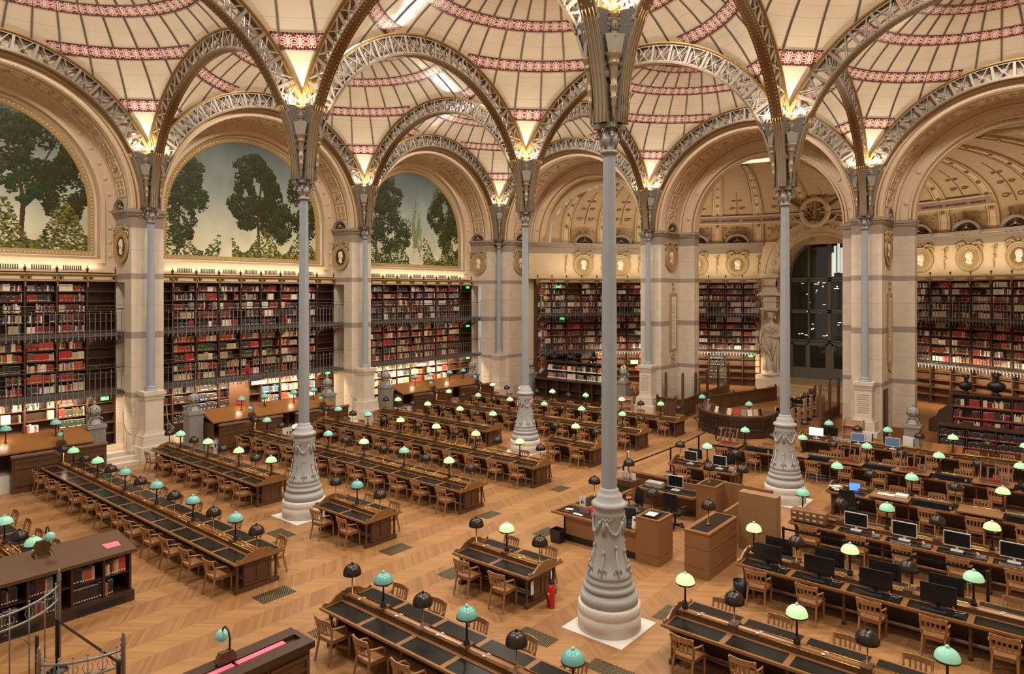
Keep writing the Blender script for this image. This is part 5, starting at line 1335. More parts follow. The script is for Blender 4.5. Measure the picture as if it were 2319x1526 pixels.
# low bookcases with busts at the foot of the curved wall
STRIP = M('dull_red_label_strip', srgb('#a03a30'), .6)
def back_case(xc, y, z0, w, h, n, lower, label, mir, mix, mixl, seed):
    r = thing('low_bookcase', label, 'bookcase', (xc, y, z0))
    b = MB(); b.box(-w/2, w/2, .3, .34, 0, h); b.box(-w/2-.03, w/2+.03, -.06, .36, h, h+.08); b.box(-w/2, w/2, -.02, .34, 0, .1)
    for k in range(n+1): x = -w/2+w*k/n; b.box(x-.025, x+.025, -.02, .32, .1, h)
    b.prism([(0, 0), (0, h), (.12, h-.1), (.2, h-.5), (.5, h-.75), (.6, h-1.0), (.9, h-1.2), (.9, 0)], lambda x, z, t: (mir*(w/2)+mir*x, t, z), 0, .08)
    b.build('body', walnut, r)
    zs = [h-.52, h-1.02, h-1.5]
    for z in zs: MB().box(-w/2, w/2, 0, .3, z-.02, z).build('shelf', walnut, r)
    T = lambda s_, d, z: (xc+s_, y+d, z0+z)
    for q, z in enumerate(zs):
        for k in range(n): fill(T, -w/2+w*k/n+.03, -w/2+w*(k+1)/n-.03, z, .42, mix, ('bust case '+label[:30], k, 9, q), 0, .96, dep=.2, tmin=.025, tmax=.05)
        if z > 0: lb = MB(); lb.box(-w/2+.03, w/2-.03, -.012, -.004, z-.0, z+.07); lb.build('shelf_label_strip', STRIP if mixl else white, r)
    lw, lh, ly, l0 = lower
    l = MB(); l.box(-lw/2, lw/2, ly+.34, ly+.38, -.45, lh); l.box(-lw/2-.04, lw/2+.04, ly-.05, ly+.6, lh, lh+.07); l.box(-lw/2, lw/2, ly, ly+.36, -.5, -.38)
    m = 6
    for k in range(m+1): x = -lw/2+lw*k/m; l.box(x-.03, x+.03, ly, ly+.36, -.45, lh)
    l.box(-lw/2, lw/2, ly+.02, ly+.34, l0-.02, l0); o = l.build('lower_case', walnut, r)
    if mixl:
        for k in range(m):
            if k in (3,): continue
            for z in (-.38, l0): fill(lambda s_, d, zz: (xc+s_, y+ly+d, z0+zz), -lw/2+lw*k/m+.03, -lw/2+lw*(k+1)/m-.03, z, .36, mixl, ('lower bust case', k, 9, int(z*10)), 0, 1, dep=.2, tmin=.04, tmax=.05)
        for z in (-.38, l0): MB().box(-lw/2+.03, lw/2-.03, ly-.012, ly-.004, z, z+.045).build('label_strip', STRIP, r)
    return r
back_case(5.6, 1.0, .75, 4.6, 1.75, 6, (5.2, .7, -.9, .15), 'dark low bookcase with busts on top, left of the nearest column at the back', -1, 'new', None, 1)
back_case(28.4, 1.0, .75, 5.4, 1.75, 5, (6.2, .45, -.9, 0.03), 'dark low bookcase with busts on top, at the right edge under the curved shelves', -1, 'lawr', 'law', 2)
def bust(x, y, z, h, rz, label):
    r = thing('bronze_bust', label, 'bust', (x, y, z), rz, 'black busts on the low bookcases')
    b = MB(); b.lathe([(.12, 0), (.12, .04), (.06, .08), (.05, .14), (.09, .17)], 14); b.build('socle', bust_black, r)
    t = MB(); t.ball((0, 0, .28), .24, 12, 8, 0, (.7, 1.1, .75)); t.lathe([(.11, .36), (.07, .42), (.06, .5)], 12); t.ball((.03, 0, .6), .11, 12, 8, 0, (1.0, .82, 1.2)); t.ball((.14, 0, .58), .025, 6, 4); t.ball((.1, 0, .5), .05, 6, 4)
    for k in range(12): a = 2*PI*k/12; t.ball((-.02+.08*math.cos(a), .09*math.sin(a), .68), .045, 6, 4)
    t.build('head_and_shoulders', bust_black, r); r.scale = (h/.75,)*3
for i, (x, h, t) in enumerate(((3.75, .62, 'leftmost on the back left low bookcase'), (5.0, .72, 'second from left on the back left low bookcase'), (6.75, .8, 'fourth from left on the back left low bookcase, before light oak doors'), (7.75, .75, 'beside the nearest column shaft on the back left low bookcase'))):
    bust(x, 1.16, 2.58, h, -PI/2+.3, 'black bronze bust, '+t)
bust(26.2, 1.16, 2.58, .85, -PI/2+.5, 'black bronze bust with a wrapped shape, left one on the right-edge low bookcase')
bust(27.3, 1.16, 2.58, 1.0, -PI/2, 'large black bronze bust, right one on the right-edge low bookcase')

# ---------------- the statue and the glass doors
st = thing('caryatid_statue', 'white marble caryatid of a draped woman left of the glass doors', 'statue', (14.1, 11.75, .5))
b = MB(); b.box(-.85, .85, -.6, .5, 0, .75); b.box(-.75, .75, -.52, .5, .75, .95); b.lathe([(.66, .95), (.68, 1.05), (.62, 1.2)], 24); b.build('pedestal', marble, st)
def blend(path):                                  # body: elliptical rings swept upwards
    d = MB(); n = 40; rows = []
    for (z, cx, cy, rx, ry, fold) in path:
        rows.append([(cx+rx*(1+fold*math.sin(9*t+z*2))*math.cos(t), cy+ry*(1+fold*math.sin(9*t+z*2))*math.sin(t), z) for t in [2*PI*k/n for k in range(n)]])
    for A, B in zip(rows, rows[1:]): d.strip(A, B, sm=True, close=True)
    return d
d = blend([(1.2, 0, 0, .52, .4, .07), (1.4, 0, 0, .5, .38, .08), (2.0, .02, 0, .5, .37, .07), (2.6, .04, -.02, .56, .4, .06), (3.0, .05, 0, .6, .42, .05), (3.35, .03, 0, .54, .38, .04), (3.7, 0, 0, .5, .36, .03), (4.05, 0, 0, .55, .36, .02), (4.25, 0, 0, .56, .33, .01), (4.38, 0, 0, .4, .27, 0), (4.46, 0, 0, .2, .18, 0), (4.52, .0, 0, .13, .13, 0), (4.68, 0, -.01, .125, .125, 0), (4.75, 0, -.05, .18, .2, 0), (4.9, 0, -.06, .215, .25, 0), (5.05, 0, -.05, .22, .26, 0), (5.18, 0, -.03, .18, .22, 0), (5.26, 0, 0, .05, .06, 0)])
d.tube([(-.5, 0, 4.2), (-.68, .02, 3.75), (-.72, -.08, 3.3), (-.66, -.12, 2.9)], .15, 10, r2=.09); d.ball((-.64, -.14, 2.8), .1, 8, 6, 0, (.8, .6, 1.4))
d.tube([(.5, 0, 4.2), (.66, -.06, 3.8), (.5, -.3, 3.55), (.12, -.42, 3.6)], .15, 10, r2=.09); d.ball((.05, -.43, 3.62), .1, 8, 6, 0, (1.2, .6, .7))
d.ball((0, -.31, 4.9), .04, 6, 4, 0, (.8, 1, 1.6)); d.ball((0, -.28, 4.8), .06, 6, 4, 0, (1, .6, .5))
for s in (-1, 1): d.ball((s*.08, -.27, 4.96), .035, 6, 4); d.ball((s*.22, -.35, 1.24), .13, 8, 5, 0, (.8, 1.7, .5))
d.build('figure', marble, st)
hr = MB()
for k in range(16):
    a = 2*PI*k/16; hr.ball((.22*math.cos(a), -.03+.25*math.sin(a), 5.08+.03*(k % 2)), .08, 6, 4)
for s in (-1, 1): hr.tube([(s*.2, .06, 5.0), (s*.24, .06, 4.75), (s*.2, .05, 4.5)], .07, 6)
hr.build('hair', marble, st)
dp = MB()
for k in range(9): dp.tube([(-.45+.1*k, -.36+.05*abs(k-4)/4, 3.5-.03*k), (-.4+.085*k, -.47, 2.9), (-.2+.06*k, -.44, 2.35+.08*(k % 3))], .05, 6, r2=.025)
for k in range(7): dp.tube([(-.42+.14*k, -.36, 4.25-.05*abs(k-3)), (-.2+.07*k, -.42, 4.0-.03*k), (.25-.02*k, -.4, 3.75-.05*k)], .035, 6)
for k in range(10): dp.tube([(-.42+.09*k, -.36, 2.3), (-.4+.09*k, -.39, 1.25)], .035, 6)
dp.tube([(-.55, -.2, 3.2), (-.3, -.45, 2.9), (.05, -.5, 2.4), (.2, -.48, 2.05)], .07, 6); dp.tube([(.45, -.3, 3.3), (.3, -.47, 2.7), (.2, -.5, 2.0)], .06, 6)
dp.build('drapery', marble, st)
h = MB()
for w, dd, z0, z1 in ((.5, .35, 5.26, 5.34), (.62, .42, 5.34, 5.46), (.42, .34, 5.46, 5.9), (.5, .4, 5.9, 5.98), (.44, .36, 5.98, 6.25), (.8, .5, 6.3, 6.42), (.66, .44, 6.42, 6.55), (.5, .38, 6.55, 6.75), (.42, .34, 6.75, 7.55)): h.box(-w, w, -dd, .6, z0, z1)
h.lathe([(.22, -.42), (.22, .42)], 16, T=lambda x, y, z: (z, y-.3, 7.1+x)); h.box(-.62, .62, -.5, .6, 7.5, 7.75); h.build('entablature', marble, st)
PX, PY = 17.05, 12.35
pt = MB(); n = 32
th = [PI*k/n for k in range(n+1)]
for sg in (-1, 1): pt.box(min(sg*2.6, sg*3.65)+PX, max(sg*2.6, sg*3.65)+PX, PY, PY+2.4, .5, 8.15)
O_ = [(PX+3.65*math.cos(t), PY, 8.15+3.65*math.sin(t)) for t in th]; I_ = [(PX+2.6*math.cos(t), PY, 8.15+2.6*math.sin(t)) for t in th]
pt.strip(I_, O_); B_ = [(x, PY+2.4, z) for x, y, z in I_]; pt.strip(B_, I_, sm=True); pt.strip(O_, [(x, PY+1.6, z) for x, y, z in O_], sm=True)
for r0 in (3.6, 2.72): pt.tube([(PX+r0*math.cos(t), PY-.01, 8.15+r0*math.sin(t)) for t in th], .05, 6)
for k in range(17):
    t = PI*(k+.5)/17; x, z = PX+3.15*math.cos(t), 8.15+3.15*math.sin(t)
    if k != 8: pt.lathe([(.17, 0), (.17, .06), (.12, .06), (.1, .02), (.02, .04)], 12, T=lambda a, b, c, x=x, z=z: (x+a, PY-c, z+b))
pt.box(PX-.6, PX+.6, PY-.12, PY+.1, 11.0, 11.35)
sp = [(PX+3.5*math.cos(t), 8.15+3.5*math.sin(t)) for t in th]
sq_ = [(PX+math.cos(t)*R_, 8.15+math.sin(t)*R_) for t in th for R_ in (max(3.5, 1/max(abs(math.cos(t))/4.3, math.sin(t)/2.32, 1e-6)),)]
sw = MB(); sw.strip([(x, PY+.12, z) for x, z in sp], [(x, PY+.12, z) for x, z in sq_])
for sg in (-1, 1): sw.q((PX+sg*3.5, PY+.12, .5), (PX+sg*4.3, PY+.12, .5), (PX+sg*4.3, PY+.12, 8.15), (PX+sg*3.5, PY+.12, 8.15))
struct(sw.build('wall_back', apse_paint))
struct(pt.build('trim_16', M('portal_stone', srgb('#cbb690'), .6, var=.06)))
cr = thing('wreath_relief', 'stone wreath with gilded palm branches above the doorway arch', 'wall ornament', (PX-.1, 11.5, 12.2))
w = MB(); w.tube([(.8*math.cos(t), 0, .85*math.sin(t)) for t in [2*PI*k/28 for k in range(29)]], .17, 8); w.build('wreath', paint, cr)
w = MB(); R = random.Random(8)
for k in range(60): w.ball((R.uniform(-.55, .55), -.02+R.uniform(-.08, .08), R.uniform(-.6, .5)), R.uniform(.06, .12), 5, 4)
for s in (-1, 1):
    for k in range(16): w.ball((s*(.8+.055*k), .02, .35+.035*k), .1+.05*(k % 3), 5, 4, 0, (1, .5, .6))
w.build('gilt_foliage', M('dull_gilt_foliage', srgb('#7d6434'), .4, .5, var=.3, scale=15), cr)
w = MB()
w.lathe([(.05, -.6), (.12, -.3), (.16, .2), (.1, .6), (.18, 1.0), (.1, 1.2)], 10); w.build('torch', gold_paint, cr)
w = MB()
for s in (-1, 1): w.tube([(s*.6, 0, -.75), (s*1.1, .02, -.55), (s*1.35, .0, -.25), (s*1.7, .02, -.4), (s*1.95, 0, -.1), (s*1.75, .0, .05)], .07, 6, r2=.04)
w.build('ribbon', paint, cr)
dr = thing('glass_door', 'tall arched grey iron and glass doors reflecting lamps', 'door', (PX, 14.5, 1.1)); dr.name = 'door_1'; dr['kind'] = 'structure'
f = MB(); HB = 2.6
for x in (-2.6, -1.35, -.06, .06, 1.3, 2.5): f.box(x-.06, x+.06, 0, .14, 0, 9.4 if abs(x) < 2 else 7.3)
for z in (0, 2.45, 2.6, 4.55, 4.68, 6.7, 6.86): f.box(-2.6, 2.6, 0, .12, z-.05, z+.05)
f.box(-2.6, 2.6, .02, .1, 0, .75)
for k in range(4):
    x0, x1 = (-2.54, -1.41, .12, 1.36)[k], (-1.41, -.12, 1.24, 2.44)[k]
    for a, c in ((x0, x0+.14), (x1-.14, x1)): f.box(a, c, .02, .1, .75, 2.4)
    f.box(x0, x1, .02, .1, 2.28, 2.4)
f.tube([(2.55*math.cos(t), .05, 7.05+2.5*math.sin(t)) for t in th], .09, 6); f.build('frame', metal_door, dr)
mg, nt, bb = nmat('dark_door_glass'); bb.inputs['Base Color'].default_value = (.03, .032, .022, 1); bb.inputs['Roughness'].default_value = .04; bb.inputs['Specular IOR Level'].default_value = .8
g = MB(); g.prism([(-2.55, .75), (2.5, .75), (2.5, 7.05)]+[(2.5*math.cos(t), 7.05+2.5*math.sin(t)) for t in th[1:-1]]+[(-2.55, 7.05)], lambda x, z, y: (x, y, z), .06, .07); g.build('pane', mg, dr)
# glints of the glass, painted as glowing balls and bars on the pane's face
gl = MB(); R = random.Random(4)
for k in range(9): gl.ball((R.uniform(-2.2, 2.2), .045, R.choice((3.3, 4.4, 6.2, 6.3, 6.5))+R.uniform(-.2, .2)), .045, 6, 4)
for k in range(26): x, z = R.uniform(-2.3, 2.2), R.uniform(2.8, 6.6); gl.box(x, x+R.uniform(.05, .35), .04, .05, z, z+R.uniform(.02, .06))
gl.build('painted_lamp_glint', EM('warm_glint_glow', (1, .8, .5), 1.6), dr)
cs = MB()  # pale glowing strips on the pane's face, painting brightness into the glass
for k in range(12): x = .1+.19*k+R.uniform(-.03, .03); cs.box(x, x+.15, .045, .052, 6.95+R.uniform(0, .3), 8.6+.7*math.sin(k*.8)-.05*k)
cs.build('painted_pale_glint', EM('pale_glint_glow', (.75, .82, .72), .42), dr)

# ---------------- glazed oak screens, low oak barriers and the issue desk at the entrance to the apse
def oak_barrier(p, q, h, label, glass=0, posts=3, base=0, dk=dark_oak):
    p, q = Vector((*p, base)), Vector((*q, base)); L = (q-p).length; rz = math.atan2(q.y-p.y, q.x-p.x); r = thing('oak_barrier', label, 'barrier', (p+q)/2, rz)
    b = MB(); b.box(-L/2, L/2, -.03, .03, 0, h); b.box(-L/2, L/2, -.06, .06, h, h+.06); b.box(-L/2, L/2, -.05, .05, 0, .18)
    n = max(2, int(L/.8))
    for k in range(n):
        x0, x1 = -L/2+L*k/n+.06, -L/2+L*(k+1)/n-.06
        for s in (-1, 1):
            for a in ((x0, x0+.05, .25, h-.06), (x1-.05, x1, .25, h-.06), (x0, x1, .25, .3), (x0, x1, h-.11, h-.06)): b.box(a[0], a[1], s*.03-.015, s*.03+.015, a[2], a[3])
    b.build('panelling', dk, r)
    for k in range(posts):
        x = -L/2+L*k/max(1, posts-1); c = MB(); c.box(x-.06, x+.06, -.06, .06, 0, h+glass+.12); c.ball((x, 0, h+glass+.16), .06, 8, 5); c.build('post', dk, r)
    if glass:
        g = MB(); g.box(-L/2, L/2, -.006, .006, h+.06, h+glass); g.build('glass_pane', GLASS, r)
def glass_mat():
    m, nt, b = nmat('clear_screen_glass'); b.inputs['Base Color'].default_value = (.95, .95, .93, 1); b.inputs['Transmission Weight'].default_value = 1; b.inputs['Roughness'].default_value = .02; b.inputs['IOR'].default_value = 1.1; return m
GLASS = glass_mat()
oak_barrier((11.95, -.32), (13.05, -.32), 1.15, 'short carved oak end panel at the foot of the first back-wall pier', 0, 2)
oak_barrier((12.15, .3), (13.1, .45), 1.0, 'glazed oak screen in front of the first back-wall pier', 1.35, 2)
oak_barrier((13.1, .45), (12.4, 8.6), 1.0, 'long glazed oak screen running back from the first back-wall pier', 1.2, 5, .0)
oak_barrier((14.4, 1.2), (15.9, 7.2), 1.05, 'low panelled oak barrier left of the way to the glass doors', 0, 4, .2)
oak_barrier((18.7, 1.2), (17.9, 8.2), 1.05, 'low panelled oak barrier right of the way to the glass doors, behind the trolleys', 0, 5, .2)
oak_barrier((20.2, .9), (20.2, 4.2), 1.0, 'glazed oak enclosure left of the pier by the glass doors', 1.3, 3)
dk = thing('issue_desk', 'curved dark oak issue desk with a balustered front covered with displayed books', 'desk', (16.7, -.6, 0))
arcp = [(-1.95, 1.0), (-2.0, .2), (-1.9, -.55), (-1.3, -1.35), (-.5, -1.85), (.35, -2.05), (1.1, -1.85), (1.65, -1.25), (1.75, -.4), (1.7, .6)]
def arcoff(d): c = Vector((-.1, -.3)); return [((Vector(p)-c)*(1+d/(Vector(p)-c).length)+c) for p in arcp]
def wallstrip(mb, d0, d1, z0, z1):
    A, B = arcoff(d0), arcoff(d1)
    for (a0, a1, b0, b1) in zip(A, A[1:], B, B[1:]): mb.prism([tuple(a0), tuple(a1), tuple(b1), tuple(b0)], lambda x, y, t: (x, y, t), z0, z1)
b = MB(); wallstrip(b, -.1, 0, 0, 1.0); wallstrip(b, -.1, .08, 0, .22); wallstrip(b, -.1, .05, .86, .98); b.build('body', walnut, dk)
b = MB(); wallstrip(b, -.6, .1, 1.0, 1.07); b.build('worktop', dark_oak, dk)
b = MB(); A = arcoff(.02)
for p, q in zip(A[1:], A[2:-1]):
    n = int((q-p).length/.075)
    for k in range(n): c = p+(q-p)*((k+.5)/n); b.lathe([(.012, .3), (.024, .36), (.014, .5), (.026, .66), (.012, .8)], 6, c.x, c.y)
b.build('baluster_row', walnut, dk)
b = MB(); A = arcoff(.25)
b.tube([(*p, .42) for p in A[1:-1]], .025, 6)
for p in A[1:-1:2]: b.tube([(*p, .0), (*p, .42)], .018, 6)
b.build('foot_rail', black, dk)
A = arcoff(-.22); R = random.Random(31); bc = ['wht', 'navy', 'bei', 'org', 'blu', 'gry', 'mar', 'wht', 'dk', 'cre', 'red', 'gry', 'wht', 'bei', 'dk', 'wht']
for i, t in enumerate([.9, 1.35, 1.8, 2.2, 2.6, 3.05, 3.5, 3.9, 4.4, 4.9, 5.4, 5.9, 6.3, 6.7, 7.1]):
    k = int(t); p = A[k]+(A[k+1]-A[k])*(t-k); d = (A[k+1]-A[k]).normalized(); rz = math.atan2(d.y, d.x)
    m = MB(); m.prism([(-.0, 0), (.03, 0), (.11, .29), (.08, .3)], lambda y, z, x: (x, y, z), -.12, .12)
    o = m.build('display_book', [book_col, white]); o.location = (16.7+p.x, -.6+p.y, 1.07); o.rotation_euler = (0, 0, rz); o.color = (*PALC[bc[i]], 1)
    tag(o, f'{PALN[bc[i]]} covered book propped up on the curved issue desk, {nth(i)} from the left', 'book', 'books displayed on the issue desk')
green_lamp(15.05, -1.35, 1.07, 'green glass lamp at the left end of the curved issue desk', 'issue desk lamps', .08)
green_lamp(17.75, -2.05, 1.07, 'green glass lamp at the right of the curved issue desk', 'issue desk lamps', .08)
for i in range(6):                                                  # book trolleys
    x, y = 18.6+.12*i, .55+.62*i
    r = thing('book_trolley', f'pinkish wooden book trolley, {nth(i)} in the row beside the way to the doors', 'trolley', (x, y, .0 if i < 2 else .38), -.12, 'book trolleys')
    b = MB()
    for s in (-1, 1): b.prism([(-.2, .12), (.2, .12), (.2, 1.12), (.1, 1.22), (-.12, 1.22), (-.2, 1.1)], lambda yy, z, xx: (xx, yy, z), s*.4-.012, s*.4+.012)
    b.box(-.4, .4, .0, .02, .12, 1.15); b.build('body', cart_wood, r)
    for z in (.2, .55, .88): MB().box(-.39, .39, -.19, .19, z-.012, z+.012).build('shelf', cart_wood, r)
    b = MB(); q = -.36
    while q < .3: t = BR.uniform(.03, .06); b.box(q, q+t, -.16, -.02, 1.0 if 0 else .89, .89+BR.uniform(.2, .28)); q += t
    b.build('book_row', leather, r)['kind'] = 'stuff'
    b = MB()
    for a in (-.36, .36):
        for c in (-.15, .15): b.lathe([(.05, -.015), (.05, .015)], 10, T=lambda x_, y_, z_, a=a, c=c: (a+z_, c+x_, .06+y_)); b.box(a-.01, a+.01, c-.01, c+.01, .05, .13)
    b.build('wheel', black, r)
r = thing('book_trolley', 'pinkish trolley standing before the pedestal of the pier by the glass doors', 'trolley', (22.2, -1.2, 0), -.05, 'book trolleys')
b = MB()
for s in (-1, 1): b.prism([(-.2, .12), (.2, .12), (.2, 1.2), (.1, 1.3), (-.12, 1.3), (-.2, 1.15)], lambda yy, z, xx: (xx, yy, z), s*.4-.012, s*.4+.012)
b.box(-.4, .4, .0, .02, .12, 1.25); b.build('body', cart_wood, r)
for z in (.2, .6, 1.0): MB().box(-.39, .39, -.19, .19, z-.012, z+.012).build('shelf', cart_wood, r)
b = MB()
for a in (-.32, .32):
    for c in (-.15, .15): b.lathe([(.05, -.015), (.05, .015)], 10, T=lambda x_, y_, z_, a=a, c=c: (a+z_, c+x_, .06+y_)); b.box(a-.01, a+.01, c-.01, c+.01, .05, .13)
b.build('wheel', black, r)
r = thing('book_trolley', 'pinkish trolley with an orange tag by the first back-wall pier', 'trolley', (10.4, -1.1, 0), .2, 'book trolleys')
b = MB()
for s in (-1, 1): b.prism([(-.2, .12), (.2, .12), (.2, 1.1), (.1, 1.2), (-.12, 1.2), (-.2, 1.05)], lambda yy, z, xx: (xx, yy, z), s*.35-.012, s*.35+.012)
b.box(-.35, .35, .0, .02, .12, 1.15); b.build('body', cart_wood, r)
for z in (.2, .6, 1.0): MB().box(-.34, .34, -.19, .19, z-.012, z+.012).build('shelf', cart_wood, r)
MB().box(-.2, .1, -.02, .0, 1.1, 1.14).build('tag', EM('orange_tag', srgb('#d8542a'), .2), r)
b = MB()
for a in (-.32, .32):
    for c in (-.15, .15): b.lathe([(.05, -.015), (.05, .015)], 10, T=lambda x_, y_, z_, a=a, c=c: (a+z_, c+x_, .06+y_)); b.box(a-.01, a+.01, c-.01, c+.01, .05, .13)
b.build('wheel', black, r)
# ---------------- computers
keys_m = M('dark_grey_keys', (.03, .03, .032), .45); mouse_m = black; cable_m = M('white_cable', srgb('#d9d4cc'), .5)
def monitor(x, y, z, rz, label, kind, scr=None, w=.54, h=.33):
    """screen faces -y before rotation"""
    r = thing('monitor', label, 'monitor', (x, y, z), rz, 'computer monitors'); case = bezel if kind == 'white' else black
    b = MB(); b.box(-w/2, w/2, -.015, .02, .1, .1+h); b.box(-w*.36, w*.36, .02, .045, .15, .05+h); b.build('housing', case if kind == 'white' else black, r)
    s = MB(); m = .018; s.box(-w/2+m, w/2-m, -.018, -.014, .1+m*1.6, .1+h-m); s.build('screen', scr or screen_off, r)
    s = MB(); s.box(-.03, .03, .02, .06, .012, .2); s.box(-.13, .13, -.08, .1, 0, .014); s.build('stand', case, r)
    return r
def keyboard(x, y, rz, label, light_=False):
    r = thing('keyboard', label, 'keyboard', (x, y, TZ+.004), rz, 'keyboards'); b = MB(); b.box(-.22, .22, -.07, .07, 0, .015); b.build('body', black if not light_ else PLG, r)
    k = MB()
    for i in range(5):
        for j in range(14): k.box(-.205+.029*j, -.181+.029*j, -.058+.024*i, -.038+.024*i, .015, .021)
    k.build('keys', keys_m, r)
    return r
PLG = M('pale_grey_plastic', srgb('#a9a39a'), .5)
def mouse(x, y, label): b = MB(); b.ball((x, y, TZ+.018), .03, 8, 5, 0, (.8, 1.3, .6)); tag(b.build('mouse', black), label, 'mouse', 'computer mice')
def cable(pts, label): b = MB(); b.tube(pts, .006, 5); tag(b.build('cable', cable_m), label, 'cable', 'white cables')
y5 = row(5)
for k in range(4):
    x = 23.95+PIT*(k+.5); n = nth(k)
    if k < 5 and vis(x, y5-.3, 1.0, 60):
        monitor(x, y5-.27, TZ+.004, .06, f'black monitor facing the viewer, {n} from the left on the table of black monitors', 'black', None, .62, .36)
        monitor(x+.06, y5+.33, TZ+.004, PI-.02, f'black monitor seen from behind, {n} from the left on the table of black monitors', 'black', None, .62, .36)
        keyboard(x-.05, y5-.5, .05, f'black keyboard below the {n} black monitor from the left'); mouse(x+.32, y5-.5, f'black mouse beside the {n} black monitor from the left')
        cable([(x+.2, y5-.2, TZ+.15), (x+.3, y5-.33, TZ+.02), (x+.42, y5-.3, TZ+.015), (x+.46, y5-.2, TZ+.012)], f'white cable curling beside the {n} black monitor from the left')
for k in range(5):
    x = 23.95+PIT*(k+.5)+1.0; n = nth(k); y = row(4)
    if vis(x, y, 1.0, 60):
        monitor(x, y-.24, TZ+.004, .0, f'white-framed monitor, {n} from the left on the table with the card catalogue', 'white', None, .56, .36)
        keyboard(x-.04, y-.5, .04, f'grey keyboard below the {n} white-framed monitor on the catalogue table', k == 1 or k == 3); mouse(x+.33, y-.5, f'black mouse right of the {n} white-framed monitor on the catalogue table')
        b = MB(); b.prism([(-.09, 0), (.09, 0), (.09, .02), (-.09, .06)], lambda yy, z, xx: (xx, yy, z), -.09, .09); b.box(-.085, -.04, -.09, .09, .05, .09)
        o = tag(b.build('telephone', PLG), f'pale desk telephone right of the {n} white-framed monitor', 'telephone'); o.location = (x+.5, y-.38, TZ+.004); o.rotation_euler = (0, 0, .3)
cc = thing('card_catalogue', 'small wooden card catalogue with ten drawers on the table of white-framed monitors', 'card catalogue', (24.35, row(4)-.3, TZ), .05)
b = MB(); b.box(-.45, .45, -.14, .2, 0, .3); b.build('cabinet', desk_oak, cc)
for i in range(5):
    for j in range(2):
        d = MB(); d.box(-.43+.172*i, -.27+.172*i, -.155, -.13, .02+.14*j, .145+.14*j); d = d.build('drawer', desk_oak, cc)
        h = MB(); h.box(-.39+.172*i, -.31+.172*i, -.162, -.154, .07+.14*j, .105+.14*j); h.build('label_holder', white, d)
y3 = row(3)
for k, x in enumerate((19.1, 20.2)):
    n = nth(k)
    monitor(x, y3-.2, TZ+.004, .0, f'white-framed monitor, {n} from the left on the short table behind the booth', 'white', None, .5, .36); keyboard(x+.1, y3-.5, .05, f'black keyboard of the {n} monitor on the short table behind the booth')
    monitor(x-.05+.2*k, y3+.3, TZ+.004, PI, f'dark monitor seen from behind, {n} from the left on the short table behind the booth', 'black', None, .52, .34)
    chair(x, y3-.8, .1, f'oak chair, {n} from left, near side of the short table with two monitors', 'oak reading chairs')
b = MB(); b.box(20.55, 20.75, y3-.25, y3-.1, TZ, TZ+.1); tag(b.build('telephone', PLG), 'white telephone at the right end of the short table with two monitors', 'telephone')
# laptop table
lp = thing('laptop', 'open laptop with a blue screen at the left end of its reading table', 'laptop', (24.62, y3-.25, TZ+.004), .25)
b = MB(); b.box(-.17, .17, -.12, .12, 0, .015); b.build('base', black, lp); b = MB(); b.prism([(.1, .012), (.17, .25), (.18, .25), (.115, .012)], lambda y, z, x: (x, y, z), -.17, .17); b.build('lid', black, lp)
b = MB(); b.prism([(.1, .03), (.163, .24), (.166, .24), (.103, .03)], lambda y, z, x: (x, y, z), -.155, .155); b.build('screen', EM('blue_desktop_screen', srgb('#4a7fd0'), .8), lp)
b = MB(); R = random.Random(9)
for k in range(10): b.cb(24.1+R.uniform(-.12, .12), y3-.3+R.uniform(-.14, .14), TZ+.02+.012*k, .22, .15, .012, R.uniform(-1, 1))
o = tag(b.build('paper_pile', white), 'untidy pile of papers at the left end of the laptop table', 'papers'); o['kind'] = 'stuff'
b = MB(); b.box(25.3, 25.75, y3-.5, y3-.28, TZ+.13, TZ+.145); b.box(25.78, 26.1, y3-.48, y3-.2, TZ+.13, TZ+.2); tag(b.build('paper_pile', white), 'flat stack of white papers on the raised board right of the laptop', 'papers')
def reading_board(x, y, w, label):
    r = thing('raised_reading_board', label, 'reading board', (x, y, 0), 0, 'raised oak reading boards'); b = MB(); b.box(-w/2, w/2, -.36, .32, TZ+.08, TZ+.12); b.build('board', desk_oak, r)
    for a in (-w/2+.1, w/2-.1): MB().box(a-.03, a+.03, -.3, .28, TZ, TZ+.08).build('foot', dark_oak, r)
for i, x in enumerate((25.65, 27.9, 30.15)): reading_board(x, y3-.42, 1.05, f'plain raised oak board, {nth(i)} from the left on the table with the open laptop')
for i, x in enumerate((26.75, 29.0)):
    r = thing('black_scanner_bar', f'long black box, {nth(i)} from left on the table with the open laptop', 'box', (x, y3-.3, TZ))
    b = MB(); b.box(-.5, .5, -.12, .12, 0, .13); b.build('body', black, r); b = MB(); b.box(.4, .46, -.125, -.12, .03, .1); b.build('label', PLG, r)
# wooden easels
def easel(x, y, z, w, h, label, red_=True):
    r = thing('book_easel', label, 'easel', (x, y, z), 0, 'wooden book easels'); b = MB(); e = lambda t: (.05+.28*t)
    def P(u, t): return (u*w/2, e(t)-.1, .04+t*h)
    for u in (-1, 1): b.bar(P(u, -.04), P(u, 1), .04)
    b.bar(P(-1, 1), P(1, 1), .04); b.bar(P(-1, .02), P(1, .02), .05); b.bar(P(-.62, .72), P(.62, .72), .035)
    for u in (-.45, .1, .55): b.bar(P(u, .02), P(u, .72 if u != .1 else 1), .035)
    b.box(-w/2, w/2, -.2, .3, 0, .03); b.build('frame', M_EASEL, r); b = MB(); b.bar((0, .28, .02), P(0, .8), .035); b.build('prop', M_EASEL, r)
    if red_: b = MB(); b.box(-.14, .16, -.02, .1, .03, .12); tag(b.build('book_cushion', red), 'red book cushion on the '+label[:70].replace('tall wooden book easel, ', 'easel '), 'cushion').location = (x, y+.0, z+.032)
    return r
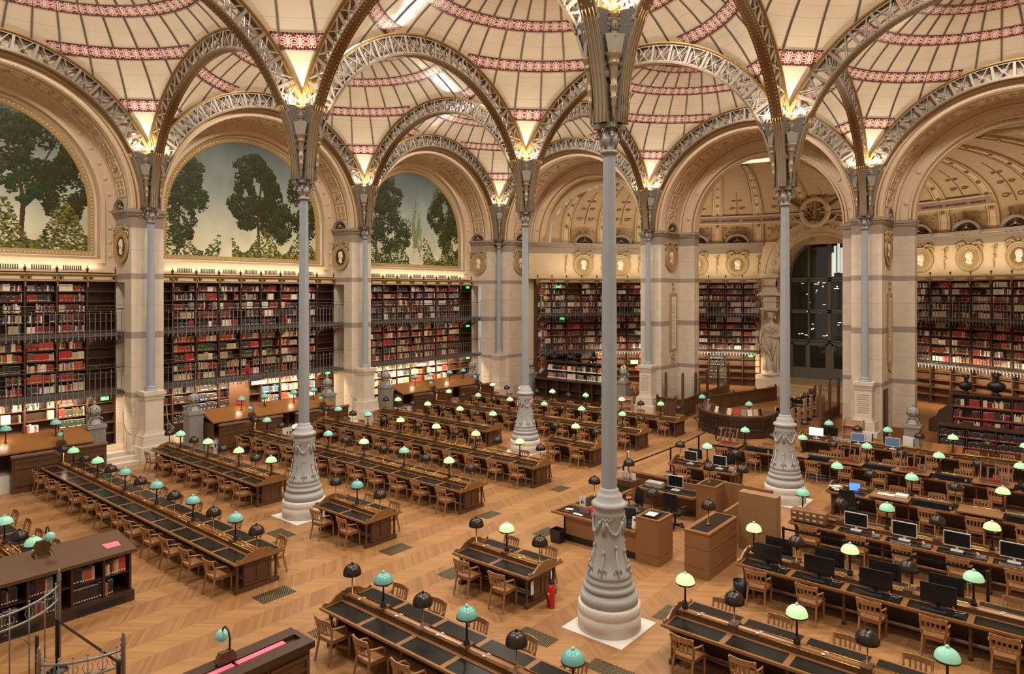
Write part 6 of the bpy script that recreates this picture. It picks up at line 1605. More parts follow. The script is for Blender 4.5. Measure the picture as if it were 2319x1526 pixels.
M_EASEL = M('easel_brown_oak', srgb('#6a4630'), .45, var=.2)
y2 = row(2)
for i, x in enumerate((19.05, 23.55, 25.6, 27.9, 30.1)):
    reading_board(x, y2-.4, 1.1, f'raised oak board under a book easel, {nth(i)} from the left on the easel table')
    easel(x+.02, y2-.42, TZ+.12, .74 if i else .66, .56, f'tall wooden book easel, {nth(i)} from the left on the easel table')
for i, x in enumerate((21.7,)): reading_board(x, y2-.4, 1.1, 'empty raised oak board half hidden by the right free column')
for i, x in enumerate((20.3, 22.65, 24.6, 26.75, 29.0)):
    r = thing('black_scanner_bar', f'long black box, {nth(i)} from the left on the easel table', 'box', (x, y2-.34, TZ)); b = MB(); b.box(-.48, .48, -.12, .12, 0, .14); b.build('body', black, r); MB().box(.38, .44, -.125, -.12, .03, .1).build('label', PLG, r)
# rear right table
y1 = row(1)
monitor(21.35, y1-.15, TZ, .1, 'monitor with a bright white desktop at the left end of the rear right table', 'white', EM('lit_desktop', srgb('#dfeef2'), 1.1), .58, .36)
monitor(21.8, y1+.3, TZ, PI, 'dark monitor seen from behind at the left end of the rear right table', 'black', None, .6, .36)
SB = EM('dim_blue_screen', srgb('#48617a'), .35)
monitor(23.0, y1-.2, TZ, .05, 'dim blue screen, left of two on the rear right table', 'white', SB, .5, .34); monitor(24.3, y1-.35, TZ, .05, 'dim blue screen, right of two on the rear right table', 'white', SB, .52, .36)
for i, x in enumerate((23.25, 24.75)):
    b = MB(); b.prism([(-.2, 0), (.2, 0), (.22, .42), (-.2, .46)], lambda a, z, t: (a, t, z), 0, .02); b.prism([(.2, 0), (.2, .4), (.2, .4), (.2, 0)], lambda a, z, t: (a, t, z), -.2, .02)
    o = tag(b.build('white_folder', white), f'upright white cardboard screen, {("left", "right")[i]} of two on the rear right table', 'folder'); o.location = (x, y1+.28, TZ)
b = MB()
for k in range(7): b.cb(22.1+.1*k, y1-.25+.07*(k % 3), TZ+.05, .09, .09, .1+.04*(k % 2), .3*k)
tag(b.build('desk_clutter', PLG), 'small grey boxes and stationery between the monitors of the rear right table', 'stationery')['kind'] = 'stuff'
for i, x in enumerate((26.1, 28.9)):
    r = thing('sloping_bookrest', f'oak sloping bookrest, {("left", "right")[i]} of two on the rear right table', 'bookrest', (x, y1+.05, TZ))
    b = MB(); b.prism([(-.2, .05), (.2, .3), (.2, .33), (-.2, .08)], lambda y, z, a: (a, y, z), -.5, .5); b.build('board', counter_oak, r); b = MB(); b.prism([(-.18, 0), (.18, 0), (.18, .28), (-.18, .05)], lambda y, z, a: (a, y, z), -.45, .45); b.build('wedge', dark_oak, r)

# ---------------- staff booth
bd = thing('staff_desk', 'oak staff desk with black top and tall pedestal at its right end', 'desk', (20.0, -18.55, 0))
b = MB(); b.box(18.75, 21.1, -18.9, -18.84, .18, .7); b.box(18.75, 18.8, -18.9, -18.2, 0, .7); b.box(18.75, 21.1, -18.88, -18.82, 0, .18); b.build('front_panel', desk_oak, bd, True)
b = MB(); b.box(18.35, 21.12, -18.98, -18.15, .7, .76); b.build('worktop', oak_top, bd, True); b = MB(); b.box(18.45, 21.05, -18.9, -18.2, .76, .764); b.build('leather_inlay', leather, bd, True)
b = MB(); b.box(21.1, 21.76, -18.98, -18.18, 0, 1.14); b.box(21.09, 21.77, -18.99, -18.17, .26, .27); b.build('pedestal', desk_oak, bd, True); b = MB(); b.box(21.09, 21.77, -18.99, -18.17, 1.14, 1.18); b.build('pedestal_edge', oak_top, bd, True); b = MB(); b.box(21.17, 21.69, -18.91, -18.25, 1.18, 1.184); b.build('pedestal_inlay', leather, bd, True)
b = MB(); b.box(18.8, 21.1, -18.9, -18.86, .0, .17); b.build('plinth', black, bd, True)
bc_ = thing('staff_counter', 'tall oak counter block with black top in the middle foreground of the booth', 'counter', (22.78, -17.9, 0))
b = MB(); b.box(22.46, 23.1, -18.95, -17.2, 0, 1.1); b.box(22.45, 23.11, -18.96, -17.19, .72, .74); b.box(22.45, 23.11, -18.96, -17.19, .26, .265); b.build('body', desk_oak, bc_, True); b = MB(); b.box(22.44, 23.12, -18.97, -17.19, 1.1, 1.14); b.build('edge', oak_top, bc_, True); b = MB(); b.box(22.56, 23.02, -18.86, -17.25, 1.14, 1.144); b.build('leather_inlay', leather, bc_, True)
b = MB(); b.box(22.36, 22.45, -18.75, -17.3, .72, .78); b.build('shelf_edge', oak_top, bc_, True)
pb = thing('tall_panel', 'tall plain light oak cabinet box behind the staff counter', 'cabinet', (23.62, -17.05, 0)); b = MB(); b.box(23.14, 24.12, -17.18, -16.85, .3, 1.8); b.box(23.3, 24.0, -17.1, -16.9, 0, .3); b.build('body', M('pale_veneer', srgb('#96714f'), .45, var=.15, scale=3, stretch=(1, 1, 8)), pb, True)
sd = thing('staff_desk', 'oak side desk running back along the left of the staff booth', 'desk', (18.75, -16.6, 0)); b = MB(); b.box(18.4, 19.1, -18.1, -15.0, .7, .76); b.build('worktop', oak_top, sd, True); b = MB(); b.box(18.5, 19.0, -18.0, -15.1, .76, .764); b.build('leather_inlay', leather, sd, True); b = MB(); b.box(18.45, 18.5, -18.0, -15.0, .1, .7); b.build('side_panel', desk_oak, sd, True)
sb = thing('staff_desk', 'oak rear desk of the staff booth under the white-framed monitor', 'desk', (20.2, -14.8, 0)); b = MB(); b.box(19.1, 21.0, -15.3, -14.5, .7, .76); b.build('worktop', oak_top, sb, True); b = MB(); b.box(19.15, 20.95, -15.2, -14.6, .76, .764); b.build('leather_inlay', leather, sb, True); b = MB(); b.box(18.4, 21.0, -14.5, -14.45, 0, .95); b.build('back_panel', desk_oak, sb, True); b = MB(); b.box(18.38, 20.0, -14.6, -14.4, .95, 1.0); b.build('ledge', M('reddish_oak_ledge', srgb('#6d4126'), .4), sb, True)
sp = thing('staff_pedestal', 'square oak pedestal with a lamp at the back right of the booth', 'pedestal', (21.3, -14.7, 0)); b = MB(); b.box(21.0, 21.62, -15.1, -14.2, 0, 1.12); b.build('body', desk_oak, sp, True); b = MB(); b.box(20.99, 21.63, -15.11, -14.19, 1.12, 1.16); b.build('edge', oak_top, sp, True); b = MB(); b.box(21.07, 21.55, -15.03, -14.27, 1.16, 1.164); b.build('leather_inlay', leather, sp, True)
bp = thing('booth_back_panel', 'reddish oak partition behind the booth pedestal, left of the tall cabinet', 'partition', (22.3, -14.5, 0)); MB().box(21.62, 23.1, -14.5, -14.4, 0, 1.2).build('panel', desk_oak, bp, True); MB().box(22.6, 22.68, -16.9, -14.4, 0, 1.1).build('side_panel', desk_oak, bp, True)
black_lamp(18.55, -17.0, .76, 'black domed lamp at the left side of the staff booth', 'booth lamps'); black_lamp(21.25, -18.35, 1.184, 'black domed lamp on the pedestal of the front staff desk', 'booth lamps')
black_lamp(22.8, -18.3, 1.16, 'black domed lamp on a wooden block on the staff counter', 'booth lamps'); black_lamp(21.25, -14.7, 1.164, 'black domed lamp on the square rear pedestal of the booth', 'booth lamps'); black_lamp(18.75, -15.25, 1.0, 'black domed lamp above the organiser at the back left of the booth', 'booth lamps'); black_lamp(22.2, -14.45, 1.2, 'black domed lamp on the partition behind the tall oak cabinet', 'booth lamps')
monitor(19.0, -16.6, .764, -PI/2+1.1, 'black monitor at the left of the staff booth, turned right', 'black', None, .52, .34); monitor(20.2, -14.85, .764, .1, 'white-framed monitor on the rear desk of the staff booth', 'white', None, .5, .36)
monitor(20.55, -18.5, .764, PI+.5, 'black monitor seen from behind on the front staff desk', 'black', None, .5, .3)
r = thing('sign_stand', 'white information card with an i at the left of the staff desk', 'sign', (18.85, -18.1, .76)); b = MB(); b.box(-.1, .1, -.006, .006, 0, .3); b.build('card', white, r); b = MB(); b.lathe([(.05, 0), (.05, .002)], 16, T=lambda x, y, z: (x, -.008-z, .13+y)); b.box(-.008, .008, -.012, -.008, .2, .24); b.build('symbol', black, r); b = MB(); b.box(-.012, .012, -.012, -.0105, .1, .14); b.ball((0, -.012, .16), .009, 6, 4); b.build('letter', white, r)
for i, (x, y, w, h, c, nm) in enumerate(((19.55, -18.6, .13, .3, red, 'pink-red leaflet box'), (19.8, -18.55, .12, .22, white, 'white upright leaflet stand'), (20.95, -18.75, .15, .3, white, 'tilted white notice with a black emblem'), (19.2, -18.5, .3, .1, M('maroon_card', srgb('#5d1820'), .5), 'dark red folded display box'))):
    r = thing('leaflet_stand', nm+' on the front staff desk', 'leaflet', (x, y, .764), .15); b = MB(); b.prism([(-.05, 0), (.03, 0), (.05, h), (.02, h)], lambda yy, z, a: (a, yy, z), -w/2, w/2); b.build('card', c if i else M('coral_card', srgb('#d8485a'), .5), r)
    if i == 2: b = MB(); b.box(-.03, .03, -.02, -.012, .2, .25); b.build('emblem', black, r)
for i, (x, y, w, d, rz, m, nm) in enumerate(((18.7, -18.55, .22, .12, .4, white, 'white leaflet lying at the left end'), (18.75, -18.75, .2, .07, -.1, red, 'red leaflet lying at the left corner'), (19.15, -18.78, .32, .1, -.1, white, 'long white leaflet lying along the edge'))):
    b = MB(); b.cb(0, 0, .004, w, d, .008, rz); o = tag(b.build('leaflet', m), nm+' of the front staff desk', 'leaflet'); o.location = (x, y, .765)
b = MB(); b.box(-.17, .17, -.24, .24, 0, .03); r = thing('document_tray', 'black tray with white paper on the pedestal of the front staff desk', 'tray', (21.4, -18.62, 1.185), .1); b.build('tray', black, r); MB().box(-.13, .13, -.2, .12, .03, .036).build('paper', white, r)
og = thing('desk_organiser', 'brown wooden letter organiser with white envelopes at the back left of the booth', 'organiser', (18.75, -15.3, .764)); b = MB(); b.box(-.3, .3, -.25, .25, 0, .2); b.build('box', dark_oak, og); b = MB()
for k in range(5): b.cb(-.2+.1*k, .05*(k % 2), .3, .02, .2, .24, .3*k)
b.build('envelopes', white, og)
b = MB(); b.box(19.2, 19.75, -15.0, -14.7, .764, .9); tag(b.build('printer', PLG), 'grey device on the rear desk of the booth', 'printer'); keyboard(20.2, -15.12, 0, 'black keyboard on the rear desk of the booth')
r = thing('equipment_case', 'black rounded machine behind the front staff desk', 'machine', (20.25, -17.75, 0)); b = MB(); b.box(-.4, .4, -.3, .3, 0, .85); b.ball((0, 0, .85), .36, 12, 6, 0, (1.1, .8, .35)); b.build('body', black, r)
def office_chair(x, y, rz, label):
    r = thing('office_chair', label, 'chair', (x, y, 0), rz, 'black office chairs')
    b = MB()
    for k in range(5):
        a = 2*PI*k/5; b.bar((0, 0, .1), (.3*math.cos(a), .3*math.sin(a), .07), .05, .03); b.ball((.3*math.cos(a), .3*math.sin(a), .035), .035, 8, 5)
    b.lathe([(.03, .08), (.03, .42)], 10); b.build('star_base', black, r)
    b = MB(); b.prism([(-.24, -.2), (-.2, .24), (.2, .24), (.24, -.2), (0, -.25)], lambda a, c, t: (a, c, t), .42, .5); b.build('seat', black, r)
    b = MB(); b.prism([(-.22, .58), (-.24, .8), (-.2, 1.08), (.2, 1.08), (.24, .8), (.22, .58)], lambda a, z, t: (a, t-.1*(z-.5), z), -.28, -.24); b.bar((0, -.15, .45), (0, -.3, .65), .06, .03); b.build('backrest', black, r)
    for s in (-1, 1): b = MB(); b.bar((s*.26, -.1, .45), (s*.28, -.08, .66), .03); b.box(s*.28-.04, s*.28+.04, -.18, .14, .66, .69); b.build('armrest', black, r)
office_chair(19.6, -16.6, 2.6, 'black office chair at the left of the staff booth, turned sideways'); office_chair(20.75, -16.0, PI+3.1, 'black office chair in the middle of the staff booth, back to the viewer'); office_chair(24.62, row(3)-1.05, .1, 'black office chair at the table with the open laptop')
# bins, extinguisher, cable coil
def bin_(x, y, label, mat, sq):
    r = thing('waste_bin', label, 'bin', (x, y, 0)); b = MB(); b.lathe([(.13, 0), (.155, .36), (.14, .36), (.12, .02)], 4 if sq else 20, sq=sq); b.build('body', mat, r); r.scale = (1.15, 1, 1); return r
bin_(18.72, -19.15, 'black square waste bin at the left front corner of the staff desk', black, True); bin_(24.0, -19.25, 'black round waste bin under the left end of the table of black monitors', black, False)
fe = thing('fire_extinguisher', 'red fire extinguisher standing at the end of a small four-seat table', 'fire extinguisher', (20.95, -22.5, 0)); b = MB(); b.lathe([(.085, 0), (.09, .02), (.09, .42), (.07, .48), (.03, .51)], 18); b.build('cylinder', red, fe)
b = MB(); b.lathe([(.03, .5), (.03, .55)], 10); b.box(-.02, .1, -.015, .015, .55, .58); b.box(-.02, .09, -.012, .012, .6, .62); b.build('valve', black, fe)
b = MB(); b.tube([(0, 0, .54), (-.08, -.02, .72), (-.13, -.03, .7), (-.14, -.06, .4), (-.07, -.1, .3), (.04, -.1, .05)], .012, 6); b.build('hose', black, fe); b = MB(); b.lathe([(.0915, .2), (.0915, .34)], 18); b.build('label', M('extinguisher_label', srgb('#d8cfc8'), .5), fe) if False else None
b = MB(); b.box(-.02, .02, -.093, -.088, .3, .35); b.build('label', white, fe); b = MB(); b.box(.04, .07, -.03, .0, .56, .62); b.build('blue_tag', M('blue_tag', srgb('#2d62b5'), .4), fe)
b = MB(); b.box(20.66, 20.665, -22.86, -22.76, .3, .6); tag(b.build('notice', white), 'small notice on the end panel above the fire extinguisher', 'notice')
# ---------------- floor grilles
def grille_mesh(l, w):
    b = MB(); b.box(-l/2, l/2, -w/2, w/2, 0, .004); return b
gm_, nt_, bb_ = nmat('bronze_floor_grille'); pp = nd(nt_, 'ShaderNodeSeparateXYZ', i_Vector=nd(nt_, 'ShaderNodeTexCoord').outputs['Object'])
def tri(o, p): return mth(nt_, 'ABSOLUTE', mth(nt_, 'SUBTRACT', mth(nt_, 'FRACT', mth(nt_, 'MULTIPLY', o, p)), .5))
sA = mth(nt_, 'ADD', mth(nt_, 'MULTIPLY', tri(pp.outputs[0], 11), 1), tri(pp.outputs[1], 22)); hole = mth(nt_, 'LESS_THAN', mth(nt_, 'ABSOLUTE', mth(nt_, 'SUBTRACT', sA, .5)), .2)
nt_.links.new(mixc(nt_, hole, srgb('#8a7a50'), (.012, .01, .008)), bb_.inputs['Base Color']); bb_.inputs['Metallic'].default_value = .4; bb_.inputs['Roughness'].default_value = .45
GS = [(15.62, -26.1, .52, .85, 'at the right end of the front left long table'), (15.65, -22.45, .5, .8, 'right of the small table by the left free column'), (17.95, -22.5, .5, .8, 'left of the small table with the extinguisher'), (18.0, -26.3, .5, .7, 'at the left end of the foreground table'), (21.5, -23.75, .85, .42, 'left of the nearest column plinth'), (23.3, -23.85, .85, .4, 'in front of the nearest column plinth'), (12.15, -23.8, .8, .52, 'left of the small table by the left free column'), (18.0, -18.75, .45, .75, 'left of the staff desk'), (15.7, -18.65, .45, .7, 'at the right end of the table behind the left free column'), (23.15, -21.1, .5, .75, 'behind the left end of the bottom right corner table'), (15.75, -14.9, .45, .7, 'at the right end of the fourth-row left table'), (15.75, -11.2, .45, .7, 'right of the small table by the rear free column'), (18.0, -11.2, .4, .7, 'left of the short table with two monitors'), (24.6, -12.6, 1.2, .5, 'on the floor behind the table of white-framed monitors')]
for x, y, l, w, t in GS: o = tag(grille_mesh(l, w).build('floor_grille', gm_), 'pierced bronze floor grille '+t, 'floor grille', 'bronze floor grilles'); o.location = (x, y, .001)
# ---------------- belt barriers
def stanchion(x, y, label, z=0):
    r = thing('belt_stanchion', label, 'barrier post', (x, y, z), 0, 'black belt barrier posts'); b = MB(); b.lathe([(.17, 0), (.17, .015), (.05, .03), (.03, .05)], 20); b.build('base', black, r); b = MB(); b.lathe([(.035, .04), (.035, .9), (.042, .9), (.042, .97), (.03, .98)], 14); b.build('post', black, r)
def belt(p, q, label, z=.93): b = MB(); b.bar((*p, z), (*q, z), .012, .05, (0, 0, 1)); tag(b.build('barrier_belt', black), label, 'barrier belt', 'black barrier belts')
SP = [(17.75, -13.9), (17.75, -10.3), (17.6, -7.4), (17.3, -4.9)]
for i, p in enumerate(SP): stanchion(*p, f'black belt post, {nth(i)} from the near end of the line by the staff booth')
for i, (p, q) in enumerate(zip(SP, SP[1:])): belt(p, q, f'black belt, {nth(i)} length from the near end of the line by the staff booth')
SQ = [(24.15, -16.75), (25.6, -16.75), (27.05, -16.75), (28.5, -16.75)]
for i, p in enumerate(SQ): stanchion(*p, f'black belt post, {nth(i)} from the left behind the black monitors')
for i, (p, q) in enumerate(zip(SQ, SQ[1:])): belt(p, q, f'black belt, {nth(i)} from the left behind the black monitors')
r = thing('sign_stand', 'black sign stand holding a white notice behind the nearest column', 'sign', (18.0, -14.0, 0)); b = MB(); b.lathe([(.15, 0), (.15, .02), (.02, .03), (.02, 1.1)], 12); b.build('pole', black, r); b = MB(); b.cb(0, 0, 1.3, .02, .3, .42, .3); b.build('notice', white, r); b = MB()
for s in (-1, 1): b.cb(s*.15*-math.sin(.3), s*.15*math.cos(.3), 1.3, .03, .02, .44, .3)
b.build('frame', black, r)
stanchion(15.42, -30.42, 'black belt post in front of the low foreground bookcase'); stanchion(17.85, -30.27, 'black belt post behind the low iron gate'); belt((15.42, -30.42), (17.85, -30.27), 'black belt stretched across the bottom left corner')
# ---------------- iron gates at the entrance
def gate(c, r0, a0, a1, n, zf, label, posts):
    g = thing('iron_gate', label, 'gate', (*c, 0)); rail = MB(); bars = []; P = lambda a, z: (r0*math.cos(a), r0*math.sin(a), z)
    for dz in (0, -.26): rail.tube([P(a0+(a1-a0)*k/16, zf(k/16)+dz) for k in range(17)], .022, 6)
    rail.build('rail', steel, g)
    for k in range(n):
        t = (k+.5)/n; b = MB(); p = P(a0+(a1-a0)*t, 0); b.tube([(p[0], p[1], .08), (p[0], p[1], zf(t)+.06)], .012, 6); b.ball((p[0], p[1], zf(t)+.08), .022, 6, 4)
        d = Vector((-math.sin(a0+(a1-a0)*t), math.cos(a0+(a1-a0)*t), 0))
        for s in (-1, 1):
            q = Vector(p); b.tube([tuple(q+Vector((0, 0, zf(t)-.24))), tuple(q+d*s*.05+Vector((0, 0, zf(t)-.2))), tuple(q+d*s*.075+Vector((0, 0, zf(t)-.12))), tuple(q+d*s*.05+Vector((0, 0, zf(t)-.06)))], .008, 5)
        b.build('bar', steel, g)
    for t in posts:
        p = P(a0+(a1-a0)*t, 0); b = MB(); h = zf(t); b.lathe([(.036, 0), (.036, h+.06), (.05, h+.08), (.03, h+.12), (.045, h+.17), (.02, h+.22), (.03, h+.25), (.005, h+.3)], 12, p[0], p[1]); b.build('post', steel, g)
gate((14.25, -31.2), 1.15, 1.0, -1.2+0, 8, lambda t: 1.4-.2*t, 'tall curved grey iron gate with scrolls at the left foreground edge', (0,))
gate((16.3, -30.15), 1.25, .05, -.95, 6, lambda t: .98, 'low curved grey iron gate between two finialed posts in the bottom left corner', (0, 1))
r = thing('glass_wicket', 'clear plastic wicket panel between two dark posts at the bottom left', 'wicket', (16.05, -31.2, 0)); b = MB(); b.prism([(-.45, .35), (.3, .35), (.3, .95), (.1, 1.1), (-.45, 1.2)], lambda a, z, t: (a*.8, t+a*.6, z), -.006, .006); b.build('glass_pane', GLASS, r)
for s in (-.45, .34): b = MB(); b.lathe([(.03, 0), (.03, 1.15), (.02, 1.17)], 12, s*.8, s*.6); b.build('post', dark_metal, r)
# screen at the very front
ls = thing('panelled_bookrest', 'dark oak panelled stand with a grooved top holding pink papers, bottom centre-left', 'screen', (19.75, -29.6, 0))
b = MB(); b.box(-.25, .28, -1.5, 1.5, 0, 1.05); b.build('body', dark_oak, ls); b = MB(); b.box(-.36, -.1, -1.55, 1.55, 1.05, 1.16); b.box(.1, .36, -1.55, 1.55, 1.05, 1.16); b.box(-.1, .1, 1.45, 1.55, 1.05, 1.16); b.box(-.1, .1, -1.5, 1.45, 1.05, 1.09); b.build('grooved_top', walnut, ls)
b = MB()
for k in range(4):
    for a in ((-1.45+.74*k, -1.4+.74*k, .2, .95), (-.8+.74*k, -.75+.74*k, .2, .95), (-1.4+.74*k, -.8+.74*k, .2, .26), (-1.4+.74*k, -.8+.74*k, .7, .74), (-1.4+.74*k, -.8+.74*k, .89, .95)): b.box(.28, .31, *a)
b.build('moulding', dark_oak, ls)
for i, (a, c) in enumerate(((.35, 1.2), (-.3, .3), (-1.2, -.5))): b = MB(); b.box(19.68, 19.8, -29.6+a, -29.6+c, 1.095, 1.155); tag(b.build('paper_bundle', pink), f'pink paper bundle in the grooved top of the front stand, {("right", "middle", "left")[i]} one', 'papers')
swan_lamp(19.6, -29.35, 1.0, -1, 'pale blue opal lamp on a carved holder at the bottom edge, left of centre')
# ---------------- signs, notices
EXITM = EM('green_exit_light', srgb('#1fd04a'), 1.6)
def exit_sign(x, y, z, rz, label):
    r = thing('exit_sign', label, 'exit sign', (x, y, z), rz, 'green emergency exit signs'); b = MB(); b.box(-.15, .15, -.02, .02, -.07, .07); b.build('lit_panel', EXITM, r); b = MB(); b.box(-.02, .08, -.024, -.02, -.012, .012); b.prism([(-.02, -.035), (-.02, .035), (-.07, 0)], lambda a, z, t: (a, t, z), -.024, -.02); b.ball((.1, -.02, .03), .014, 6, 4); b.build('pictogram', white, r)
exit_sign(-1.6, -23.6, 2.55, PI/2, 'green exit sign under the lower gallery beside the nearest left-wall pier')
exit_sign(-1.7, -1.25, 7.35, PI/2, 'green exit sign high on the top tier below the farthest mural'); exit_sign(-1.7, -1.25, 4.75, PI/2, 'green exit sign under the upper gallery below the farthest mural'); exit_sign(-1.7, -1.25, 2.6, PI/2, 'green exit sign under the lower gallery below the farthest mural')
exit_sign(-1.7, -12.4, 2.6, PI/2, 'green exit sign under the lower gallery beside the second left-wall pier')
for ph, z, t in ((-62.5, 7.4, 'top tier at the left end of the curved wall'), (-61.5, 5.2, 'middle tier at the left end of the curved wall'), (-16.5, 2.6, 'beside the marble caryatid'),):
    x, y = apse(math.radians(ph), AR-.15); exit_sign(x, y, z, -math.radians(ph), 'green exit sign, '+t)
b = MB(); b.box(-1.62, -1.6, -16.95, -16.2, 2.42, 2.6); tag(b.build('sign_board', M('cream_sign', srgb('#d9c9b0'), .5)), 'cream sign board with a dark mark under the lower gallery of the middle bay', 'sign')
b = MB(); b.box(-1.62, -1.6, -5.9, -5.2, 2.42, 2.58); tag(b.build('sign_board', M('cream_sign', srgb('#d9c9b0'), .5)), 'cream sign board under the lower gallery of the farthest bay', 'sign')
b = MB(); b.box(-1.9, -1.86, -17.55, -17.35, 1.5, 1.72); tag(b.build('notice', red), 'red and white fire notice on the dark door in the middle bay bookcase', 'notice')
b = MB(); b.box(-1.93, -1.9, -17.95, -16.9, .5, 2.7); tag(b.build('bookcase_door', dark_oak), 'dark oak door set in the bookcase of the middle bay', 'door')
for (x, y, z, t) in ((-1.35, -15.2, 5.6, 'on the upper gallery of the middle bay'), (-1.35, -17.3, 3.15, 'on the lower gallery of the middle bay')):
    b = MB(); b.lathe([(.07, 0), (.07, .45), (.03, .52), (.02, .58)], 12, x, y, z-.2); tag(b.build('fire_extinguisher', red), 'small red fire extinguisher '+t, 'fire extinguisher')
b = MB(); b.box(-.32, -.28, -23.02, -22.95, 1.9, 2.2); tag(b.build('wall_switch_plate', stone_white), 'small pale plate on the side of the nearest left-wall pier', 'plate')
for k, t in ((1, 'first back-wall'), (2, 'glass-door')):
    b = MB()
    for i in range(9): b.box(S*k-.26+.02*(i % 3), S*k+.26-.03*(i % 2), -.368, -.362, 1.5+.1*i, 1.53+.1*i)
    tag(b.build('carved_inscription', M('carved_letter_shade', srgb('#a5967f'), .8)), f'faint carved inscription on the column pedestal of the {t} pier', 'inscription')
r = thing('floor_cabinet', 'dark tall door leaf beside the pier right of the glass doors', 'door', (23.1, .9, 0)); MB().box(-.03, .03, -.35, .35, 0, 2.5).build('panel', walnut, r)
# wrought iron wickets between pedestals and urns
for i, (x, y, a) in enumerate(((-.35, -23.35, 0), (-.35, -21.6, 0), (-.35, -12.0, 0), (-.35, -10.75, 0))):
    r = thing('stair_wicket', 'small grey iron wicket with a curved top, '+('left of the nearest left-wall pedestal', 'right of the nearest left-wall pedestal', 'left of the second left-wall pedestal', 'right of the second left-wall pedestal')[i], 'gate', (x, y, .5), 0, 'iron stair wickets')
    b = MB(); sg = 1 if i % 2 else -1; b.tube([(.0, 0, 1.6), (.05, 0, 1.1), (.3, 0, .85), (.75, 0, .75)], .02, 6); b.build('curved_rail', steel, r)
    for k in range(6): MB().tube([(.08+.12*k, 0, -.1), (.08+.12*k, 0, .95 if k < 2 else .78)], .009, 5).build('bar', steel, r)
# tables, chairs and lamps inside the apse (seen past the glass screens)
for i, (x, y, w) in enumerate(((9.6, 6.6, 3.2), (8.3, 3.6, 2.4), (27.0, 5.5, 3.4))):
    r = thing('reading_table', f'small oak table in the apse, {("behind the glazed screen", "left of the first back-wall pier", "behind the right-edge low bookcase")[i]}', 'table', (x, y, .5)); MB().box(-w/2, w/2, -.5, .5, .7, .75).build('tabletop', counter_oak, r)
    for a in (-w/2+.1, w/2-.1):
        for c in (-.42, .42): MB().box(a-.04, a+.04, c-.04, c+.04, 0, .7).build('leg', dark_oak, r)
    for k in range(3):
        o = dup(CHAIR[0], (x-w/3+w/3*k, y-.75, .5), .1*k, f'oak reading chair in the apse, {nth(k)} at the table {("behind the glazed screen", "left of the first back-wall pier", "behind the right-edge low bookcase")[i]}', 'oak reading chairs')
    green_lamp(x-w/4, y, 1.25, f'green lamp in the apse, left one on the table {("behind the glazed screen", "left of the first back-wall pier", "behind the right-edge low bookcase")[i]}', 'apse lamps', .2); green_lamp(x+w/4, y, 1.25, f'green lamp in the apse, right one on the table {("behind the glazed screen", "left of the first back-wall pier", "behind the right-edge low bookcase")[i]}', 'apse lamps', .2)
# people far off behind the right-edge bookcase are not clearly visible: none

# ---------------- books: individuals and the rest
ALL = NBR+BOOKS
sizes = []
for i, bk in enumerate(ALL):
    (c, rz, t, d, h, k, wh, ix) = bk; p = proj(c[0], c[1], c[2]+h/2)
    if p is None or not (-5 < p[0] < W_+5 and -5 < p[1] < H_+5): sizes.append(0); continue
    a = t*h*(FPX/p[2])**2; v = Vector((CAM.x-c[0], CAM.y-c[1], 0)).normalized(); nrm = Vector((math.sin(rz), -math.cos(rz), 0)); sizes.append(a*max(.15, abs(v.dot(nrm)))*(1 if isinstance(wh, str) or wh[2] != 1 or wh[0] != BN[2] else .6))
order = np.argsort(-np.array(sizes)); TOP = set(int(i) for i in order[:300])
def book_mesh():
    b = MB(); b.box(-.5, .5, -.5, .5, 0, 1); b.m[1] = 1
    b.q((-.28, -.502, .1), (.28, -.502, .1), (.28, -.502, .2), (-.28, -.502, .2), m=1); return b.mesh('book', [book_col, white])
BMESH = book_mesh(); SEEN = {}
def where_txt(wh):
    if isinstance(wh, str): return 'low foreground bookcase, '+wh
    w, k, t, q = wh
    if t == 9: return ('back' if 'back' in w or 'left' in w else 'right-edge')+f' low bookcase, {nth(abs(q))} board, {nth(k)} section'
    return f'{nth(q)} board, {("ground", "middle", "top")[t-1]} tier, {nth(k)} section, {w}'
cnt = {}
rest = []
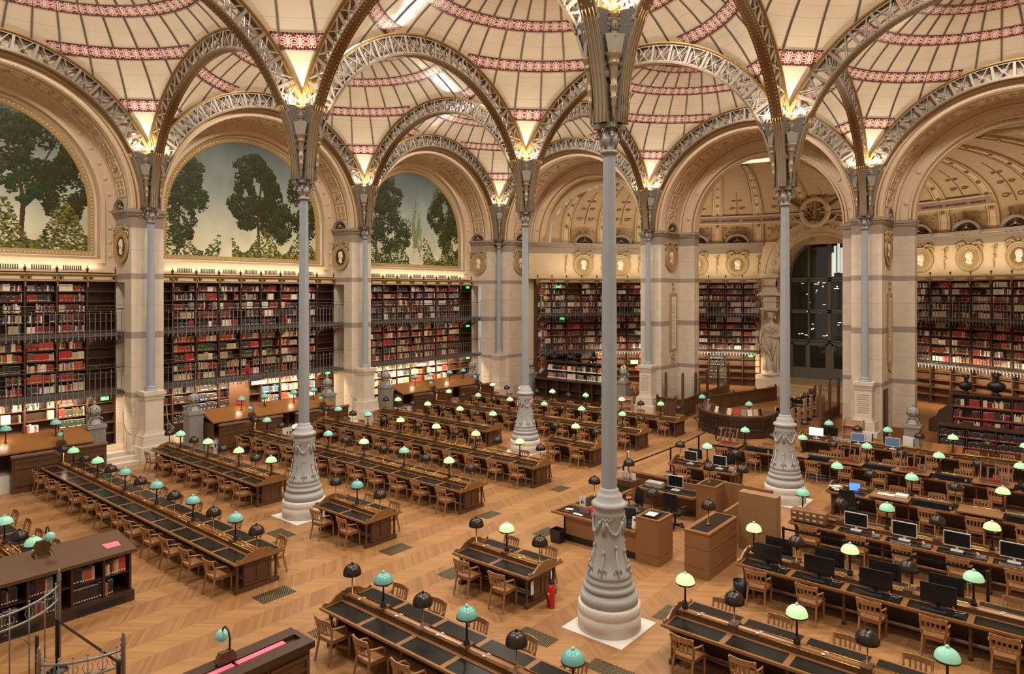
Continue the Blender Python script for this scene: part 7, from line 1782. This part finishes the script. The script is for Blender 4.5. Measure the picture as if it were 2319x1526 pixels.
for i, bk in enumerate(ALL):
    (c, rz, t, d, h, k, wh, ix) = bk
    if i not in TOP:
        if sizes[i] > 0: rest.append(bk)
        continue
    o = bpy.data.objects.new('book', BMESH); COL.objects.link(o); o.location = c; o.rotation_euler = (0, 0, rz); o.scale = (t, d, h); o.color = (*PALC[k], 1)
    wt = where_txt(wh); key = (wt, 0); n = cnt.get(wt, 0); cnt[wt] = n+1
    tag(o, f'{PALN[k]} book, {nth(n)} on {wt}', 'book', 'books on the low foreground bookcase' if isinstance(wh, str) else 'books on the wall bookcases')
V = []; Fc = []; Cc = []
for (c, rz, t, d, h, k, wh, ix) in rest:
    n = len(V); cs_, sn = math.cos(rz), math.sin(rz); col = PALC[k]; dk_ = tuple(x*BR.uniform(.75, 1.15) for x in col)
    def A(x, y, z): V.append((c[0]+x*cs_-y*sn, c[1]+x*sn+y*cs_, c[2]+z))
    for z in (0, h):
        for x, y in ((-t/2, -d/2), (t/2, -d/2), (t/2, d/2), (-t/2, d/2)): A(x, y, z)
    for f in ((4, 5, 6, 7), (0, 1, 5, 4), (1, 2, 6, 5), (3, 0, 4, 7)): Fc.append(tuple(n+j for j in f)); Cc.append(dk_ if f[0] != 4 else (.6, .52, .4))
    if BR.random() < .6:
        n = len(V)
        for x, z in ((-t*.3, .03), (t*.3, .03), (t*.3, .065), (-t*.3, .065)): A(x, -d/2-.003, z)
        Fc.append((n, n+1, n+2, n+3)); Cc.append((.72, .68, .6))
    if BR.random() < .35 and k not in ('wht', 'cre'):
        n = len(V)
        for x, z in ((-t*.42, h*.72), (t*.42, h*.72), (t*.42, h*.8), (-t*.42, h*.8)): A(x, -d/2-.002, z)
        Fc.append((n, n+1, n+2, n+3)); Cc.append(BR.choice(((.5, .38, .16), (.03, .02, .02), (.55, .5, .42))))
me = bpy.data.meshes.new('shelved_books'); me.from_pydata(V, [], Fc); ca = me.color_attributes.new('Col', 'FLOAT_COLOR', 'CORNER')
arr = np.ones((len(me.loops), 4), dtype=np.float32); k = 0
for f, c in zip(Fc, Cc): arr[k:k+len(f), :3] = c; k += len(f)
ca.data.foreach_set('color', arr.ravel()); me.materials.append(books_many)
o = bpy.data.objects.new('shelved_books', me); COL.objects.link(o); tag(o, 'all the remaining rows of books on the wall bookcases and low bookcases', 'books'); o['kind'] = 'stuff'
print('objects', len(bpy.data.objects), 'books', len(ALL), 'rest', len(rest))
